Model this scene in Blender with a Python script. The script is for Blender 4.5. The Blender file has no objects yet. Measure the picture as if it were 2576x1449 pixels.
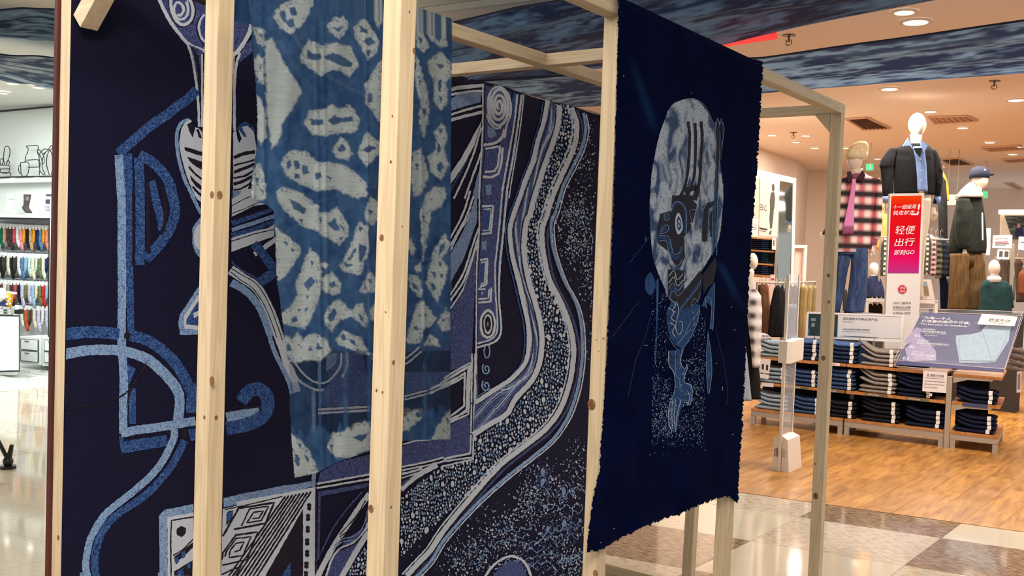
import bpy, math, random
import numpy as np
from mathutils import Vector, Matrix
random.seed(7); rng = np.random.default_rng(7)
SC = bpy.context.scene
COL = SC.collection
# ---------------- camera ----------------
IW, IH, FPX = 2576.0, 1449.0, 2443.8
CAMZ = 1.70
U = CAMZ / 2.385                      # size unit of the timber frame
_yaw, _pit, _rol = 0.62240, -0.040156, 0.036418
def _cam_rows():
    cy, sy = math.cos(_yaw), math.sin(_yaw)
    f = np.array([-sy*math.cos(_pit), cy*math.cos(_pit), math.sin(_pit)])
    r = np.array([cy, sy, 0.0]); u = np.cross(r, f)
    r2 = math.cos(_rol)*r + math.sin(_rol)*u
    u2 = -math.sin(_rol)*r + math.cos(_rol)*u
    return np.array([r2, -u2, f])
MR = _cam_rows()
CAMP = np.array([0.0, 0.0, CAMZ])
camd = bpy.data.cameras.new('camera'); cam = bpy.data.objects.new('camera', camd); COL.objects.link(cam)
camd.sensor_width = 36; camd.lens = FPX/IW*36; camd.clip_end = 200; camd.clip_start = 0.05
cam.matrix_world = Matrix(((MR[0][0], -MR[1][0], -MR[2][0], 0), (MR[0][1], -MR[1][1], -MR[2][1], 0),
                           (MR[0][2], -MR[1][2], -MR[2][2], CAMZ), (0, 0, 0, 1)))
SC.camera = cam
# ---------------- light and exposure ----------------
SC.view_settings.view_transform = 'Standard'; SC.view_settings.look = 'None'
SC.view_settings.gamma = 1; SC.view_settings.use_curve_mapping = False
SC.view_settings.exposure = 0.33
wd = bpy.data.worlds.new('world'); SC.world = wd; wd.use_nodes = True
wd.node_tree.nodes['Background'].inputs[0].default_value = (0.97, 0.97, 0.97, 1)
wd.node_tree.nodes['Background'].inputs[1].default_value = 0.48
def area(name, loc, size, power, color=(1, 1, 1), shape='DISK', rot=(0, 0, 0), sy=None):
    l = bpy.data.lights.new(name, 'AREA'); l.shape = shape; l.size = size; l.energy = power; l.color = color
    if sy: l.size_y = sy
    o = bpy.data.objects.new(name, l); o.location = loc; o.rotation_euler = rot; COL.objects.link(o); return o
# unseen fill lights added over the timber frame, mall floor and shop entry
area('mall_fill_light', (-0.3, 0.0, 3.45), 1.6, 42, (1, .93, .84), 'SQUARE')
sp_ = bpy.data.lights.new('near_post_fill_spot', 'SPOT'); sp_.energy = 420; sp_.color = (1, .90, .77); sp_.spot_size = math.radians(50); sp_.spot_blend = .55; sp_.shadow_soft_size = .55
spo = bpy.data.objects.new('near_post_fill_spot', sp_); spo.location = (0.4, -0.8, 3.4); spo.rotation_euler = Vector((-2.55, 2.4, -2.1)).to_track_quat('-Z', 'Y').to_euler(); COL.objects.link(spo)  # added spot, brightens the near posts and leaves the far ones dim
area('mall_fill_light', (1.2, 6.4, 3.5), 2.6, 75, (1, .94, .86), 'SQUARE')
area('mall_fill_light', (-3.2, 0.2, 3.45), 2.0, 70, (1, .96, .92), 'SQUARE')
# ---------------- pixel helpers: a pixel of the photograph -> a point on a real plane ----------------
def ray(x, y):
    return MR.T @ np.array([(x-IW/2)/FPX, (y-IH/2)/FPX, 1.0])
def onX(x, y, X): r = ray(x, y); return CAMP + r*(X/r[0])
def onY(x, y, Y): r = ray(x, y); return CAMP + r*(Y/r[1])
def onZ(x, y, Z): r = ray(x, y); return CAMP + r*((Z-CAMZ)/r[2])
def onD(x, y, D): return CAMP + ray(x, y)*D            # D: distance along the view axis
def onP(x, y, P, n):
    r = ray(x, y); P = np.array(P, float); n = np.array(n, float)
    return CAMP + r*(np.dot(P-CAMP, n)/np.dot(r, n))
VR, VD, VF = MR[0], MR[1], MR[2]
# ---------------- materials ----------------
def lin(c):
    c = [v/255.0 for v in c[:3]]
    return tuple(v/12.92 if v <= .04045 else ((v+.055)/1.055)**2.4 for v in c) + (1,)
MATS = {}
def mat(name, col, rough=.6, spec=.4, metal=0.0, emit=None, es=1.0, alpha=1.0, trans=0.0, noise=None):
    if name in MATS: return MATS[name]
    m = bpy.data.materials.new(name); m.use_nodes = True; nt = m.node_tree; b = nt.nodes['Principled BSDF']
    b.inputs['Base Color'].default_value = lin(col); b.inputs['Roughness'].default_value = rough
    b.inputs['Metallic'].default_value = metal; b.inputs['Specular IOR Level'].default_value = spec
    b.inputs['Alpha'].default_value = alpha; b.inputs['Transmission Weight'].default_value = trans
    if emit is not None:
        b.inputs['Emission Color'].default_value = lin(emit); b.inputs['Emission Strength'].default_value = es
    if noise:                      # (other colour, scale, distortion, lo, hi, (sx,sy,sz))
        c2, sc, dist, lo, hi, st = noise
        tc = nt.nodes.new('ShaderNodeTexCoord'); mp = nt.nodes.new('ShaderNodeMapping')
        mp.inputs['Scale'].default_value = st
        n = nt.nodes.new('ShaderNodeTexNoise'); n.inputs['Scale'].default_value = sc; n.inputs['Distortion'].default_value = dist
        n.inputs['Detail'].default_value = 4
        rp = nt.nodes.new('ShaderNodeValToRGB'); rp.color_ramp.elements[0].position = lo; rp.color_ramp.elements[1].position = hi
        rp.color_ramp.elements[0].color = lin(col); rp.color_ramp.elements[1].color = lin(c2)
        nt.links.new(tc.outputs['Object'], mp.inputs[0]); nt.links.new(mp.outputs[0], n.inputs['Vector'])
        nt.links.new(n.outputs['Fac'], rp.inputs[0]); nt.links.new(rp.outputs[0], b.inputs['Base Color'])
    MATS[name] = m; return m
def wood(name, base, dark, axis, rough=.62):
    """pine: long grain streaks running along the given axis, with arching growth lines"""
    if name in MATS: return MATS[name]
    m = bpy.data.materials.new(name); m.use_nodes = True; nt = m.node_tree; b = nt.nodes['Principled BSDF']
    b.inputs['Roughness'].default_value = rough; b.inputs['Specular IOR Level'].default_value = .3
    tc = nt.nodes.new('ShaderNodeTexCoord'); mp = nt.nodes.new('ShaderNodeMapping')
    s = [1, 1, 1]; s[axis] = .045; mp.inputs['Scale'].default_value = s
    n1 = nt.nodes.new('ShaderNodeTexNoise'); n1.inputs['Scale'].default_value = 22; n1.inputs['Detail'].default_value = 2
    mul = nt.nodes.new('ShaderNodeMath'); mul.operation = 'MULTIPLY'; mul.inputs[1].default_value = 55
    sn = nt.nodes.new('ShaderNodeMath'); sn.operation = 'SINE'
    n2 = nt.nodes.new('ShaderNodeTexNoise'); n2.inputs['Scale'].default_value = 160; n2.inputs['Detail'].default_value = 3
    add = nt.nodes.new('ShaderNodeMath'); add.operation = 'MULTIPLY_ADD'; add.inputs[1].default_value = .13; add.inputs[2].default_value = .10
    mx = nt.nodes.new('ShaderNodeMath'); mx.operation = 'MULTIPLY'
    rp = nt.nodes.new('ShaderNodeValToRGB'); rp.color_ramp.elements[0].color = lin(base); rp.color_ramp.elements[1].color = lin(dark)
    rp.color_ramp.elements[0].position = .05; rp.color_ramp.elements[1].position = 1.0
    L = nt.links.new
    L(tc.outputs['Object'], mp.inputs[0]); L(mp.outputs[0], n1.inputs['Vector']); L(mp.outputs[0], n2.inputs['Vector'])
    L(n1.outputs['Fac'], mul.inputs[0]); L(mul.outputs[0], sn.inputs[0]); L(sn.outputs[0], add.inputs[0])
    L(n2.outputs['Fac'], mx.inputs[1]); L(add.outputs[0], mx.inputs[0]); 
    ad2 = nt.nodes.new('ShaderNodeMath'); ad2.operation = 'ADD'; L(add.outputs[0], ad2.inputs[0]); L(mx.outputs[0], ad2.inputs[1])
    L(ad2.outputs[0], rp.inputs[0]); L(rp.outputs[0], b.inputs['Base Color'])
    MATS[name] = m; return m
# ---------------- mesh building ----------------
class MB:
    def __init__(s): s.v = []; s.f = []; s.smooth = False
    def add(s, v, f):
        k = len(s.v); s.v += [tuple(map(float, p)) for p in v]; s.f += [tuple(i+k for i in q) for q in f]; return s
    def box(s, lo, hi):
        x0, y0, z0 = lo; x1, y1, z1 = hi
        return s.add([(x0,y0,z0),(x1,y0,z0),(x1,y1,z0),(x0,y1,z0),(x0,y0,z1),(x1,y0,z1),(x1,y1,z1),(x0,y1,z1)],
                     [(0,3,2,1),(4,5,6,7),(0,1,5,4),(1,2,6,5),(2,3,7,6),(3,0,4,7)])
    def beam(s, lo, hi, ax, ch=.0018):
        """square timber with small chamfers along its length"""
        a, b = [i for i in range(3) if i != ax]
        A0, A1, B0, B1 = lo[a], hi[a], lo[b], hi[b]
        ring = [(A0+ch,B0),(A1-ch,B0),(A1,B0+ch),(A1,B1-ch),(A1-ch,B1),(A0+ch,B1),(A0,B1-ch),(A0,B0+ch)]
        vs = []
        for e in (lo[ax], hi[ax]):
            for p, q in ring:
                w = [0, 0, 0]; w[a] = p; w[b] = q; w[ax] = e; vs.append(w)
        fs = [(i, (i+1) % 8, 8+(i+1) % 8, 8+i) for i in range(8)] + [tuple(range(7, -1, -1)), tuple(range(8, 16))]
        return s.add(vs, fs)
    def tube(s, pts, r, n=8, cap=True):
        pts = [np.array(p, float) for p in pts]; rs = r if hasattr(r, '__len__') else [r]*len(pts); vs = []
        for i, p in enumerate(pts):
            d = pts[min(i+1, len(pts)-1)] - pts[max(i-1, 0)]; d = d/(np.linalg.norm(d)+1e-9)
            up = np.array([0, 0, 1.0]) if abs(d[2]) < .9 else np.array([1.0, 0, 0])
            a = np.cross(d, up); a /= np.linalg.norm(a); b = np.cross(d, a)
            for k in range(n):
                t = 2*math.pi*k/n; vs.append(p + rs[i]*(math.cos(t)*a + math.sin(t)*b))
        fs = [(i*n+k, i*n+(k+1) % n, (i+1)*n+(k+1) % n, (i+1)*n+k) for i in range(len(pts)-1) for k in range(n)]
        if cap: fs += [tuple(range(n-1, -1, -1)), tuple(range((len(pts)-1)*n, len(pts)*n))]
        return s.add(vs, fs)
    def rings(s, R, cap=True):
        n = len(R[0]); vs = [p for r in R for p in r]
        fs = [(i*n+k, i*n+(k+1) % n, (i+1)*n+(k+1) % n, (i+1)*n+k) for i in range(len(R)-1) for k in range(n)]
        if cap: fs += [tuple(range(n-1, -1, -1)), tuple(range((len(R)-1)*n, len(R)*n))]
        return s.add(vs, fs)
    def slab(s, quad, th, n=None):
        """a flat plate: front corners (in order) pushed back by th along n"""
        q = [np.array(p, float) for p in quad]
        if n is None:
            n = np.cross(q[1]-q[0], q[-1]-q[0]); n /= np.linalg.norm(n)
            if np.dot(n, q[0]-CAMP) < 0: n = -n
        k = len(q); vs = q + [p + np.array(n)*th for p in q]
        return s.add(vs, [tuple(range(k)), tuple(range(2*k-1, k-1, -1))] + [(i, k+i, k+(i+1) % k, (i+1) % k) for i in range(k)])
    def disc(s, c, a, b, n=16, th=0.0, nrm=None):
        c, a, b = map(lambda p: np.array(p, float), (c, a, b))
        q = [c + math.cos(2*math.pi*k/n)*a + math.sin(2*math.pi*k/n)*b for k in range(n)]
        if th: return s.slab(q, th, nrm)
        return s.add(q, [tuple(range(n))])
    def ball(s, c, r, nu=14, nv=10, ax=None):
        c = np.array(c, float); r = np.array(r if hasattr(r, '__len__') else (r, r, r), float)
        A = np.eye(3) if ax is None else np.array(ax)
        vs = []
        for j in range(nv+1):
            t = math.pi*j/nv
            for k in range(nu):
                p = 2*math.pi*k/nu
                q = np.array([math.sin(t)*math.cos(p)*r[0], math.sin(t)*math.sin(p)*r[1], math.cos(t)*r[2]]); vs.append(c + q @ A)
        fs = [(j*nu+k, (j+1)*nu+k, (j+1)*nu+(k+1) % nu, j*nu+(k+1) % nu) for j in range(nv) for k in range(nu)]
        return s.add(vs, fs)
    def build(s, name, m=None, parent=None, smooth=False, kind=None):
        base = np.array(parent.location) if parent is not None and not parent.get('_abs') else np.zeros(3)
        if parent is not None and parent.parent is not None: base = base + np.array(parent.parent.location)
        me = bpy.data.meshes.new(name); me.from_pydata([tuple(np.array(p)-base) for p in s.v], [], s.f); me.update()
        if m is not None: me.materials.append(m)
        if smooth: me.polygons.foreach_set('use_smooth', [True]*len(me.polygons))
        o = bpy.data.objects.new(name, me); COL.objects.link(o)
        if parent is not None: o.parent = parent
        if kind: o['kind'] = kind
        return o
def root(name, label, cat, loc=(0, 0, 0), group=None, kind=None, rz=0):
    o = bpy.data.objects.new(name, None); o.location = tuple(float(v) for v in loc); o.rotation_euler = (0, 0, rz); o.empty_display_size = .1
    COL.objects.link(o); return tag(o, label, cat, group, kind)
def tag(o, label=None, cat=None, group=None, kind=None):
    if label: o['label'] = label
    if cat: o['category'] = cat
    if group: o['group'] = group
    if kind: o['kind'] = kind
    return o
def struct(name, mb, m): o = mb.build(name, m); o['kind'] = 'structure'; return o
_TXT = {}
def textmesh(body, bold=False):
    key = (body, bold)
    if key in _TXT: return _TXT[key]
    c = bpy.data.curves.new('lettering', 'FONT'); c.body = body; c.resolution_u = 3
    if bold: c.offset = .007
    o = bpy.data.objects.new('lettering', c); COL.objects.link(o)
    dg = bpy.context.evaluated_depsgraph_get(); me = o.evaluated_get(dg).to_mesh()
    v = np.array([tuple(p.co) for p in me.vertices]).reshape(-1, 3); f = [tuple(p.vertices) for p in me.polygons]
    o.evaluated_get(dg).to_mesh_clear(); bpy.data.objects.remove(o); bpy.data.curves.remove(c)
    _TXT[key] = (v, f); return _TXT[key]
def text_on(TL, TR, BL, body, u, v, uw, vh, m, parent, name='lettering', slant=0.0, bold=False, eps=.002):
    """lettering laid on a panel: box starts at (u,v), uw wide, vh high, as fractions of the panel"""
    V, F = textmesh(body, bold)
    if len(V) == 0: return None
    TL, TR, BL = map(lambda p: np.array(p, float), (TL, TR, BL)); n = np.cross(TR-TL, BL-TL); n /= np.linalg.norm(n)
    if np.dot(n, TL-CAMP) > 0: n = -n
    x0, x1 = V[:, 0].min(), V[:, 0].max(); y0, y1 = V[:, 1].min(), V[:, 1].max()
    X = (V[:, 0]-x0)/max(x1-x0, 1e-6); Y = (y1-V[:, 1])/max(y1-y0, 1e-6)
    X = X + slant*(1-Y)
    P = TL + np.outer(u+uw*X, TR-TL) + np.outer(v+vh*Y, BL-TL) + n*eps
    mb = MB(); mb.add(P, F); return mb.build(name, m, parent)
# ---------------- palette ----------------
PINE_Z = wood('pine_upright', (216, 195, 162), (172, 144, 108), 2)
PINE_Y = wood('pine_lengthwise', (214, 196, 166), (170, 144, 110), 1)
PINE_X = wood('pine_crosswise', (212, 192, 162), (166, 140, 106), 0)
KNOT = mat('pine_knot', (148, 108, 74), .7, noise=((110, 76, 52), 60, 1, .4, .6, (1, 1, 1)))
WHITE = mat('white_paint', (236, 233, 228), .5)
BLACK = mat('black_trim', (22, 22, 24), .5)
PAPER = mat('white_paper', (232, 222, 220), .7)
INK = mat('dark_ink', (48, 44, 46), .7)
# ================= timber frame =================
W7 = .07*U; xF, xB, xM = -1.957*U, -2.80*U, -3.56*U
ZT = CAMZ + U
rowF = [2.12*U, 3.39*U, 4.775*U, 6.25*U]
def frame_post(x1, y0, label, group=None, z1=None, knots=(), top=ZT-.06*U, lean=0.0):
    r = root('frame_post', label, 'post', (x1-W7/2, y0+W7/2, 0), group)
    mb = MB(); mb.beam((x1-W7, y0, 0), (x1, y0+W7, top), 2)
    if lean: mb.v = [(p[0], p[1]+lean*(p[2]/top-1), p[2]) for p in mb.v]
    mb.build('timber', PINE_Z, r)
    for (px, py, rr, face) in knots:
        k = MB()
        if face == 'y': c = onY(px, py, y0-.0006); rr *= .62; k.disc(c, (rr, 0, 0), (0, 0, rr*1.25), 10)
        else: c = onX(px, py, x1+.0006); rr *= .62; k.disc(c, (0, rr, 0), (0, 0, rr*1.25), 10)
        k.build('knot', KNOT, r)
    return r
frame_post(xF, rowF[0], 'pale pine post nearest the camera, in front of the tie-dyed cloth', knots=[(987, 292, .004, 'y'), (983, 407, .005, 'y'), (960, 598, .010, 'y'), (970, 785, .003, 'y'), (962, 987, .004, 'y'), (947, 982, .005, 'y'), (933, 1280, .012, 'y'), (1030, 30, .004, 'x'), (1042, 128, .008, 'x'), (1012, 570, .003, 'x'), (990, 912, .007, 'x'), (984, 1276, .004, 'x')])
frame_post(xB, rowF[0], 'pale pine post standing in front of the folk mural, left of the tie-dyed cloth', knots=[(533, 490, .012, 'y'), (553, 491, .014, 'x'), (533, 958, .015, 'y'), (514, 1050, .007, 'y'), (544, 1051, .008, 'x')])
frame_post(xF, rowF[1], 'pine post along the left edge of the navy hanging', knots=[(1488, 1018, .022, 'y'), (1518, 852, .005, 'y'), (1500, 855, .003, 'y'), (1506, 884, .003, 'y'), (1498, 1443, .014, 'y')])
frame_post(xF, rowF[2], 'greyish pine post under the right end of the navy hanging', lean=.055)
frame_post(xF, rowF[3], 'grey pine end post right of the navy hanging, before the jeans display', knots=[(2084, 693, .012, 'y'), (2085, 760, .010, 'y'), (2071, 901, .016, 'y'), (2052, 1248, .020, 'y'), (2048, 1064, .006, 'y'), (2051, 1167, .006, 'y'), (2102, 590, .008, 'x')])
frame_post(xB, rowF[3], 'back pine post with splayed foot seen below the navy hanging', lean=.08)
rm = frame_post(xM-.004, 2.030*U, 'pine post at the near left edge of the folk mural', knots=[(146, 1352, .010, 'y')])
def frame_beam(lo, hi, ax, label, m):
    r = root('frame_beam', label, 'beam', ((lo[0]+hi[0])/2, (lo[1]+hi[1])/2, lo[2])); MB().beam(lo, hi, ax).build('timber', m, r); return r
h6 = .06*U
fb = frame_beam((xF-W7, 1.2*U, ZT-h6), (xF, 6.32*U, ZT), 1, 'front pine top rail carrying the navy hanging', PINE_Y)
bb = frame_beam((xB-W7, 1.2*U, ZT-h6), (xB, 6.32*U, ZT), 1, 'middle pine top rail with the tie-dyed cloth over it', PINE_Y)
frame_beam((xB, 4.13*U, ZT-h6), (xF-W7, 4.20*U, ZT), 0, 'short pine cross rail between front and middle rails', PINE_X)
frame_beam((xM-W7, 4.13*U, ZT-h6), (xB-W7, 4.20*U, ZT), 0, 'pine cross rail from the middle rail back over the mural', PINE_X)
frame_beam((xM-W7, 6.25*U, ZT-h6), (xF-W7, 6.31*U, ZT), 0, 'shaded pine end rail joining the last grey post', PINE_X)
frame_beam((xM, 2.030*U, ZT-h6), (xB-W7, 2.030*U+W7, ZT), 0, 'pine cross rail above the left edge of the mural', PINE_X)
frame_beam((xM, 6.25*U, 0), (xB-W7, 6.32*U, W7), 0, 'pine floor rail behind the navy hanging', PINE_X)
frame_beam((xB, 6.25*U, 0), (xF-W7, 6.32*U, W7), 0, 'pine floor rail near the grey end post', PINE_X)
frame_beam((xM-W7, 2.10*U, ZT-h6-.02*U), (xM-.012*U, 6.25*U, ZT-.02*U), 1, 'pine top rail hidden behind the mural edge', PINE_Y)
# diagonal braces
def brace(p0, p1, wdir, w, th, label):
    r = root('corner_brace', label, 'brace', p0); p0 = np.array(p0); p1 = np.array(p1); d = p1-p0; d /= np.linalg.norm(d)
    wd_ = np.array(wdir, float); t = np.cross(d, wd_); t /= np.linalg.norm(t); R = []
    for p in (p0, p1): R.append([p-wd_*w/2-t*th/2, p+wd_*w/2-t*th/2, p+wd_*w/2+t*th/2, p-wd_*w/2+t*th/2])
    MB().rings(R).build('timber', PINE_X, r)
brace((xM+.037*U, 2.065*U, ZT-.20*U), (xM+.19*U, 2.065*U, ZT-.055*U), (0, 1, 0), W7, W7, 'short diagonal pine brace at the top of the mural edge')
gr = root('corner_brace', 'small triangular brace in the top corner of the grey end post', 'brace', (xF-W7-.002, 6.26*U, ZT-h6))
MB().slab([(xF-W7-.002, 6.255*U, ZT-h6-.002), (xF-W7-.075, 6.255*U, ZT-h6-.002), (xF-W7-.002, 6.255*U, ZT-h6-.085)], .045*U, (0, 1, 0)).build('timber', PINE_X, gr)
MB().box((xM-W7-.0235*U-.004, 2.018*U, 0), (xM-W7-.0055, 6.3*U, ZT)).build('backing_board', mat('red_brown_board', (92, 44, 38), .7, noise=((60, 30, 30), 12, 1, .3, .7, (1, 1, .1))), rm)
# ================= folk mural =================
def cloth_mat(name, stops, scale, dist=1.2, rough=.85, detail=3, stretch=(1, 1, 1), spec=.18):
    """printed denim: two or three inks broken up by a fine squiggly weave"""
    m = bpy.data.materials.new(name); m.use_nodes = True; nt = m.node_tree; b = nt.nodes['Principled BSDF']
    b.inputs['Roughness'].default_value = rough; b.inputs['Specular IOR Level'].default_value = spec
    tc = nt.nodes.new('ShaderNodeTexCoord'); mp = nt.nodes.new('ShaderNodeMapping'); mp.inputs['Scale'].default_value = stretch
    n = nt.nodes.new('ShaderNodeTexNoise'); n.inputs['Scale'].default_value = scale; n.inputs['Distortion'].default_value = dist; n.inputs['Detail'].default_value = detail
    rp = nt.nodes.new('ShaderNodeValToRGB'); e = rp.color_ramp.elements
    while len(e) < len(stops): e.new(.5)
    for i, (p, c) in enumerate(stops): e[i].position = p; e[i].color = lin(c)
    nt.links.new(tc.outputs['Object'], mp.inputs[0]); nt.links.new(mp.outputs[0], n.inputs['Vector'])
    nt.links.new(n.outputs['Fac'], rp.inputs[0]); nt.links.new(rp.outputs[0], b.inputs['Base Color']); return m
M_GROUND = cloth_mat('mural_ground', [(.3, (15, 15, 42)), (.6, (22, 21, 50)), (.75, (36, 34, 68))], 260, .5)
INKS = {
 'W': ('pale_linework', cloth_mat('mural_pale', [(.3, (182, 192, 210)), (.7, (202, 210, 222))], 150)),
 'L': ('light_blue_bands', cloth_mat('mural_light_blue', [(.36, (58, 92, 152)), (.50, (132, 162, 204)), (.7, (160, 184, 214))], 150, 2.0)),
 'M': ('mid_blue_bands', cloth_mat('mural_mid_blue', [(.38, (16, 30, 80)), (.50, (42, 74, 136)), (.66, (88, 126, 182))], 150, 2.0)),
 'V': ('violet_denim_fields', cloth_mat('mural_violet', [(.36, (38, 42, 88)), (.52, (64, 74, 126)), (.68, (108, 122, 170))], 190, 1.6)),
 'D': ('dark_linework', cloth_mat('mural_dark', [(.3, (22, 19, 34)), (.7, (40, 34, 50))], 200)),
 'G': ('grey_blue_fields', cloth_mat('mural_grey_blue', [(.36, (80, 102, 150)), (.52, (120, 146, 186)), (.68, (150, 170, 200))], 130, 2.0)),
}
VW = {'1': (0, 0, 2.8986), '2': (0, 480, 2.8986), '3': (0, 949, 2.8986), '4': (600, 0, 2.8986), '5': (600, 480, 2.8986), '6': (600, 949, 2.8986),
      'a': (1120, 0, 2.5875), 'b': (1120, 480, 2.5875), 'c': (1120, 889, 2.5875), 'f': (0, 0, 1.0)}
def P2(view, s):
    ox, oy, k = VW[view]
    return [(ox+float(a)/k, oy+float(b)/k) for a, b in (t.split(',') for t in s.split())]
def smooth(pts, step=5.0, closed=False):
    P = [np.array(p) for p in pts]; out = []; n = len(P)
    rngi = range(n if closed else n-1)
    for i in rngi:
        p0 = P[(i-1) % n] if closed or i > 0 else P[0]*2-P[1]; p1 = P[i]; p2 = P[(i+1) % n]
        p3 = P[(i+2) % n] if closed or i+2 < n else P[-1]*2-P[-2]
        k = max(1, int(np.linalg.norm(p2-p1)/step))
        for j in range(k):
            t = j/k; out.append(.5*((2*p1)+(-p0+p2)*t+(2*p0-5*p1+4*p2-p3)*t*t+(-p0+3*p1-3*p2+p3)*t**3))
    if not closed: out.append(P[-1])
    return out
def densify(pts, step=6.0):
    P = [np.array(p, float) for p in pts]; out = []
    for a, b in zip(P[:-1], P[1:]):
        k = max(1, int(np.linalg.norm(b-a)/step)); out += [a+(b-a)*j/k for j in range(k)]
    return out+[P[-1]]
class Print:
    """ink shapes laid on a flat cloth, each a hair in front of the one before"""
    def __init__(s, to3d, step=.000014, base=.0005):
        s.to = to3d; s.k = 0; s.step = step; s.base = base; s.mb = {}
    def _mb(s, ink): return s.mb.setdefault(ink, MB())
    def ribbon(s, ink, pts, w, jit=.7):
        s.k += 1; off = s.base + s.k*s.step; n = len(pts); L = []; R = []
        ws = w if hasattr(w, '__len__') else [w]*n
        for i, p in enumerate(pts):
            d = np.array(pts[min(i+1, n-1)])-np.array(pts[max(i-1, 0)]); d = d/(np.linalg.norm(d)+1e-9); q = np.array([-d[1], d[0]])
            hw = ws[int(i*len(ws)/n)]/2
            L.append(p+q*(hw+random.uniform(-jit, jit)*min(1, hw/2))); R.append(p-q*(hw+random.uniform(-jit, jit)*min(1, hw/2)))
        vs = [s.to(x, y, off) for x, y in L]+[s.to(x, y, off) for x, y in R]
        s._mb(ink).add(vs, [(i, i+1, n+i+1, n+i) for i in range(n-1)])
    def fill(s, ink, pts, jit=.6):
        s.k += 1; off = s.base + s.k*s.step
        q = densify(list(pts)+[pts[0]], 8)[:-1]
        s._mb(ink).add([s.to(x+random.uniform(-jit, jit), y+random.uniform(-jit, jit), off) for x, y in q], [tuple(range(len(q)))])
    def blob(s, ink, x, y, rx, ry, n=7, jit=.25, rot=0.0, newlayer=False):
        if newlayer: s.k += 1
        off = s.base + s.k*s.step; V = []
        for i in range(n):
            t = 2*math.pi*i/n; r = 1+random.uniform(-jit, jit); a, b = math.cos(t)*rx*r, math.sin(t)*ry*r
            V.append(s.to(x+a*math.cos(rot)-b*math.sin(rot), y+a*math.sin(rot)+b*math.cos(rot), off))
        s._mb(ink).add(V, [tuple(range(n))])
    def spiral(s, ink, view, cx, cy, rx, ry, turns, w, dirn=1, start=0.0, r0=.08):
        ox, oy, k = VW[view]; n = int(turns*26); P = []
        for i in range(n+1):
            t = i/n; a = start+dirn*2*math.pi*turns*t; r = r0+(1-r0)*t
            P.append(np.array([ox+(cx+rx*r*math.cos(a))/k, oy+(cy+ry*r*math.sin(a))/k]))
        s.ribbon(ink, P, w, .5)
    def run(s, text):
        for ln in text.strip().splitlines():
            ln = ln.split('#')[0].strip()
            if not ln: continue
            view, ink, op, rest = ln.split(None, 3)
            for part in rest.split('|'):
                p = P2(view, part)
                if op == 'F': s.fill(ink, p)
                elif op == 'B': s.fill(ink, smooth(p, 7, True))
                elif op[0] == 's': s.ribbon(ink, smooth(p), float(op[1:]))
                elif op[0] == 'l': s.ribbon(ink, densify(p), float(op[1:]))
    def emit(s, names, parent, kind=None):
        for ink, mb in s.mb.items():
            nm, m = names[ink]; o = mb.build(nm, m, parent)
            if kind: o['kind'] = kind
MY0, MY1 = 2.030*U, 6.25*U
def mur3(x, y, off):
    p = onX(x, y, xM+off); 
    return (p[0], min(max(p[1], MY0+.001), MY1), max(p[2], .03))
mural = root('wall_mural', 'large dark blue folk-pattern mural cloth stretched behind the pine posts', 'mural', (xM, (MY0+MY1)/2, 0))
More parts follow.
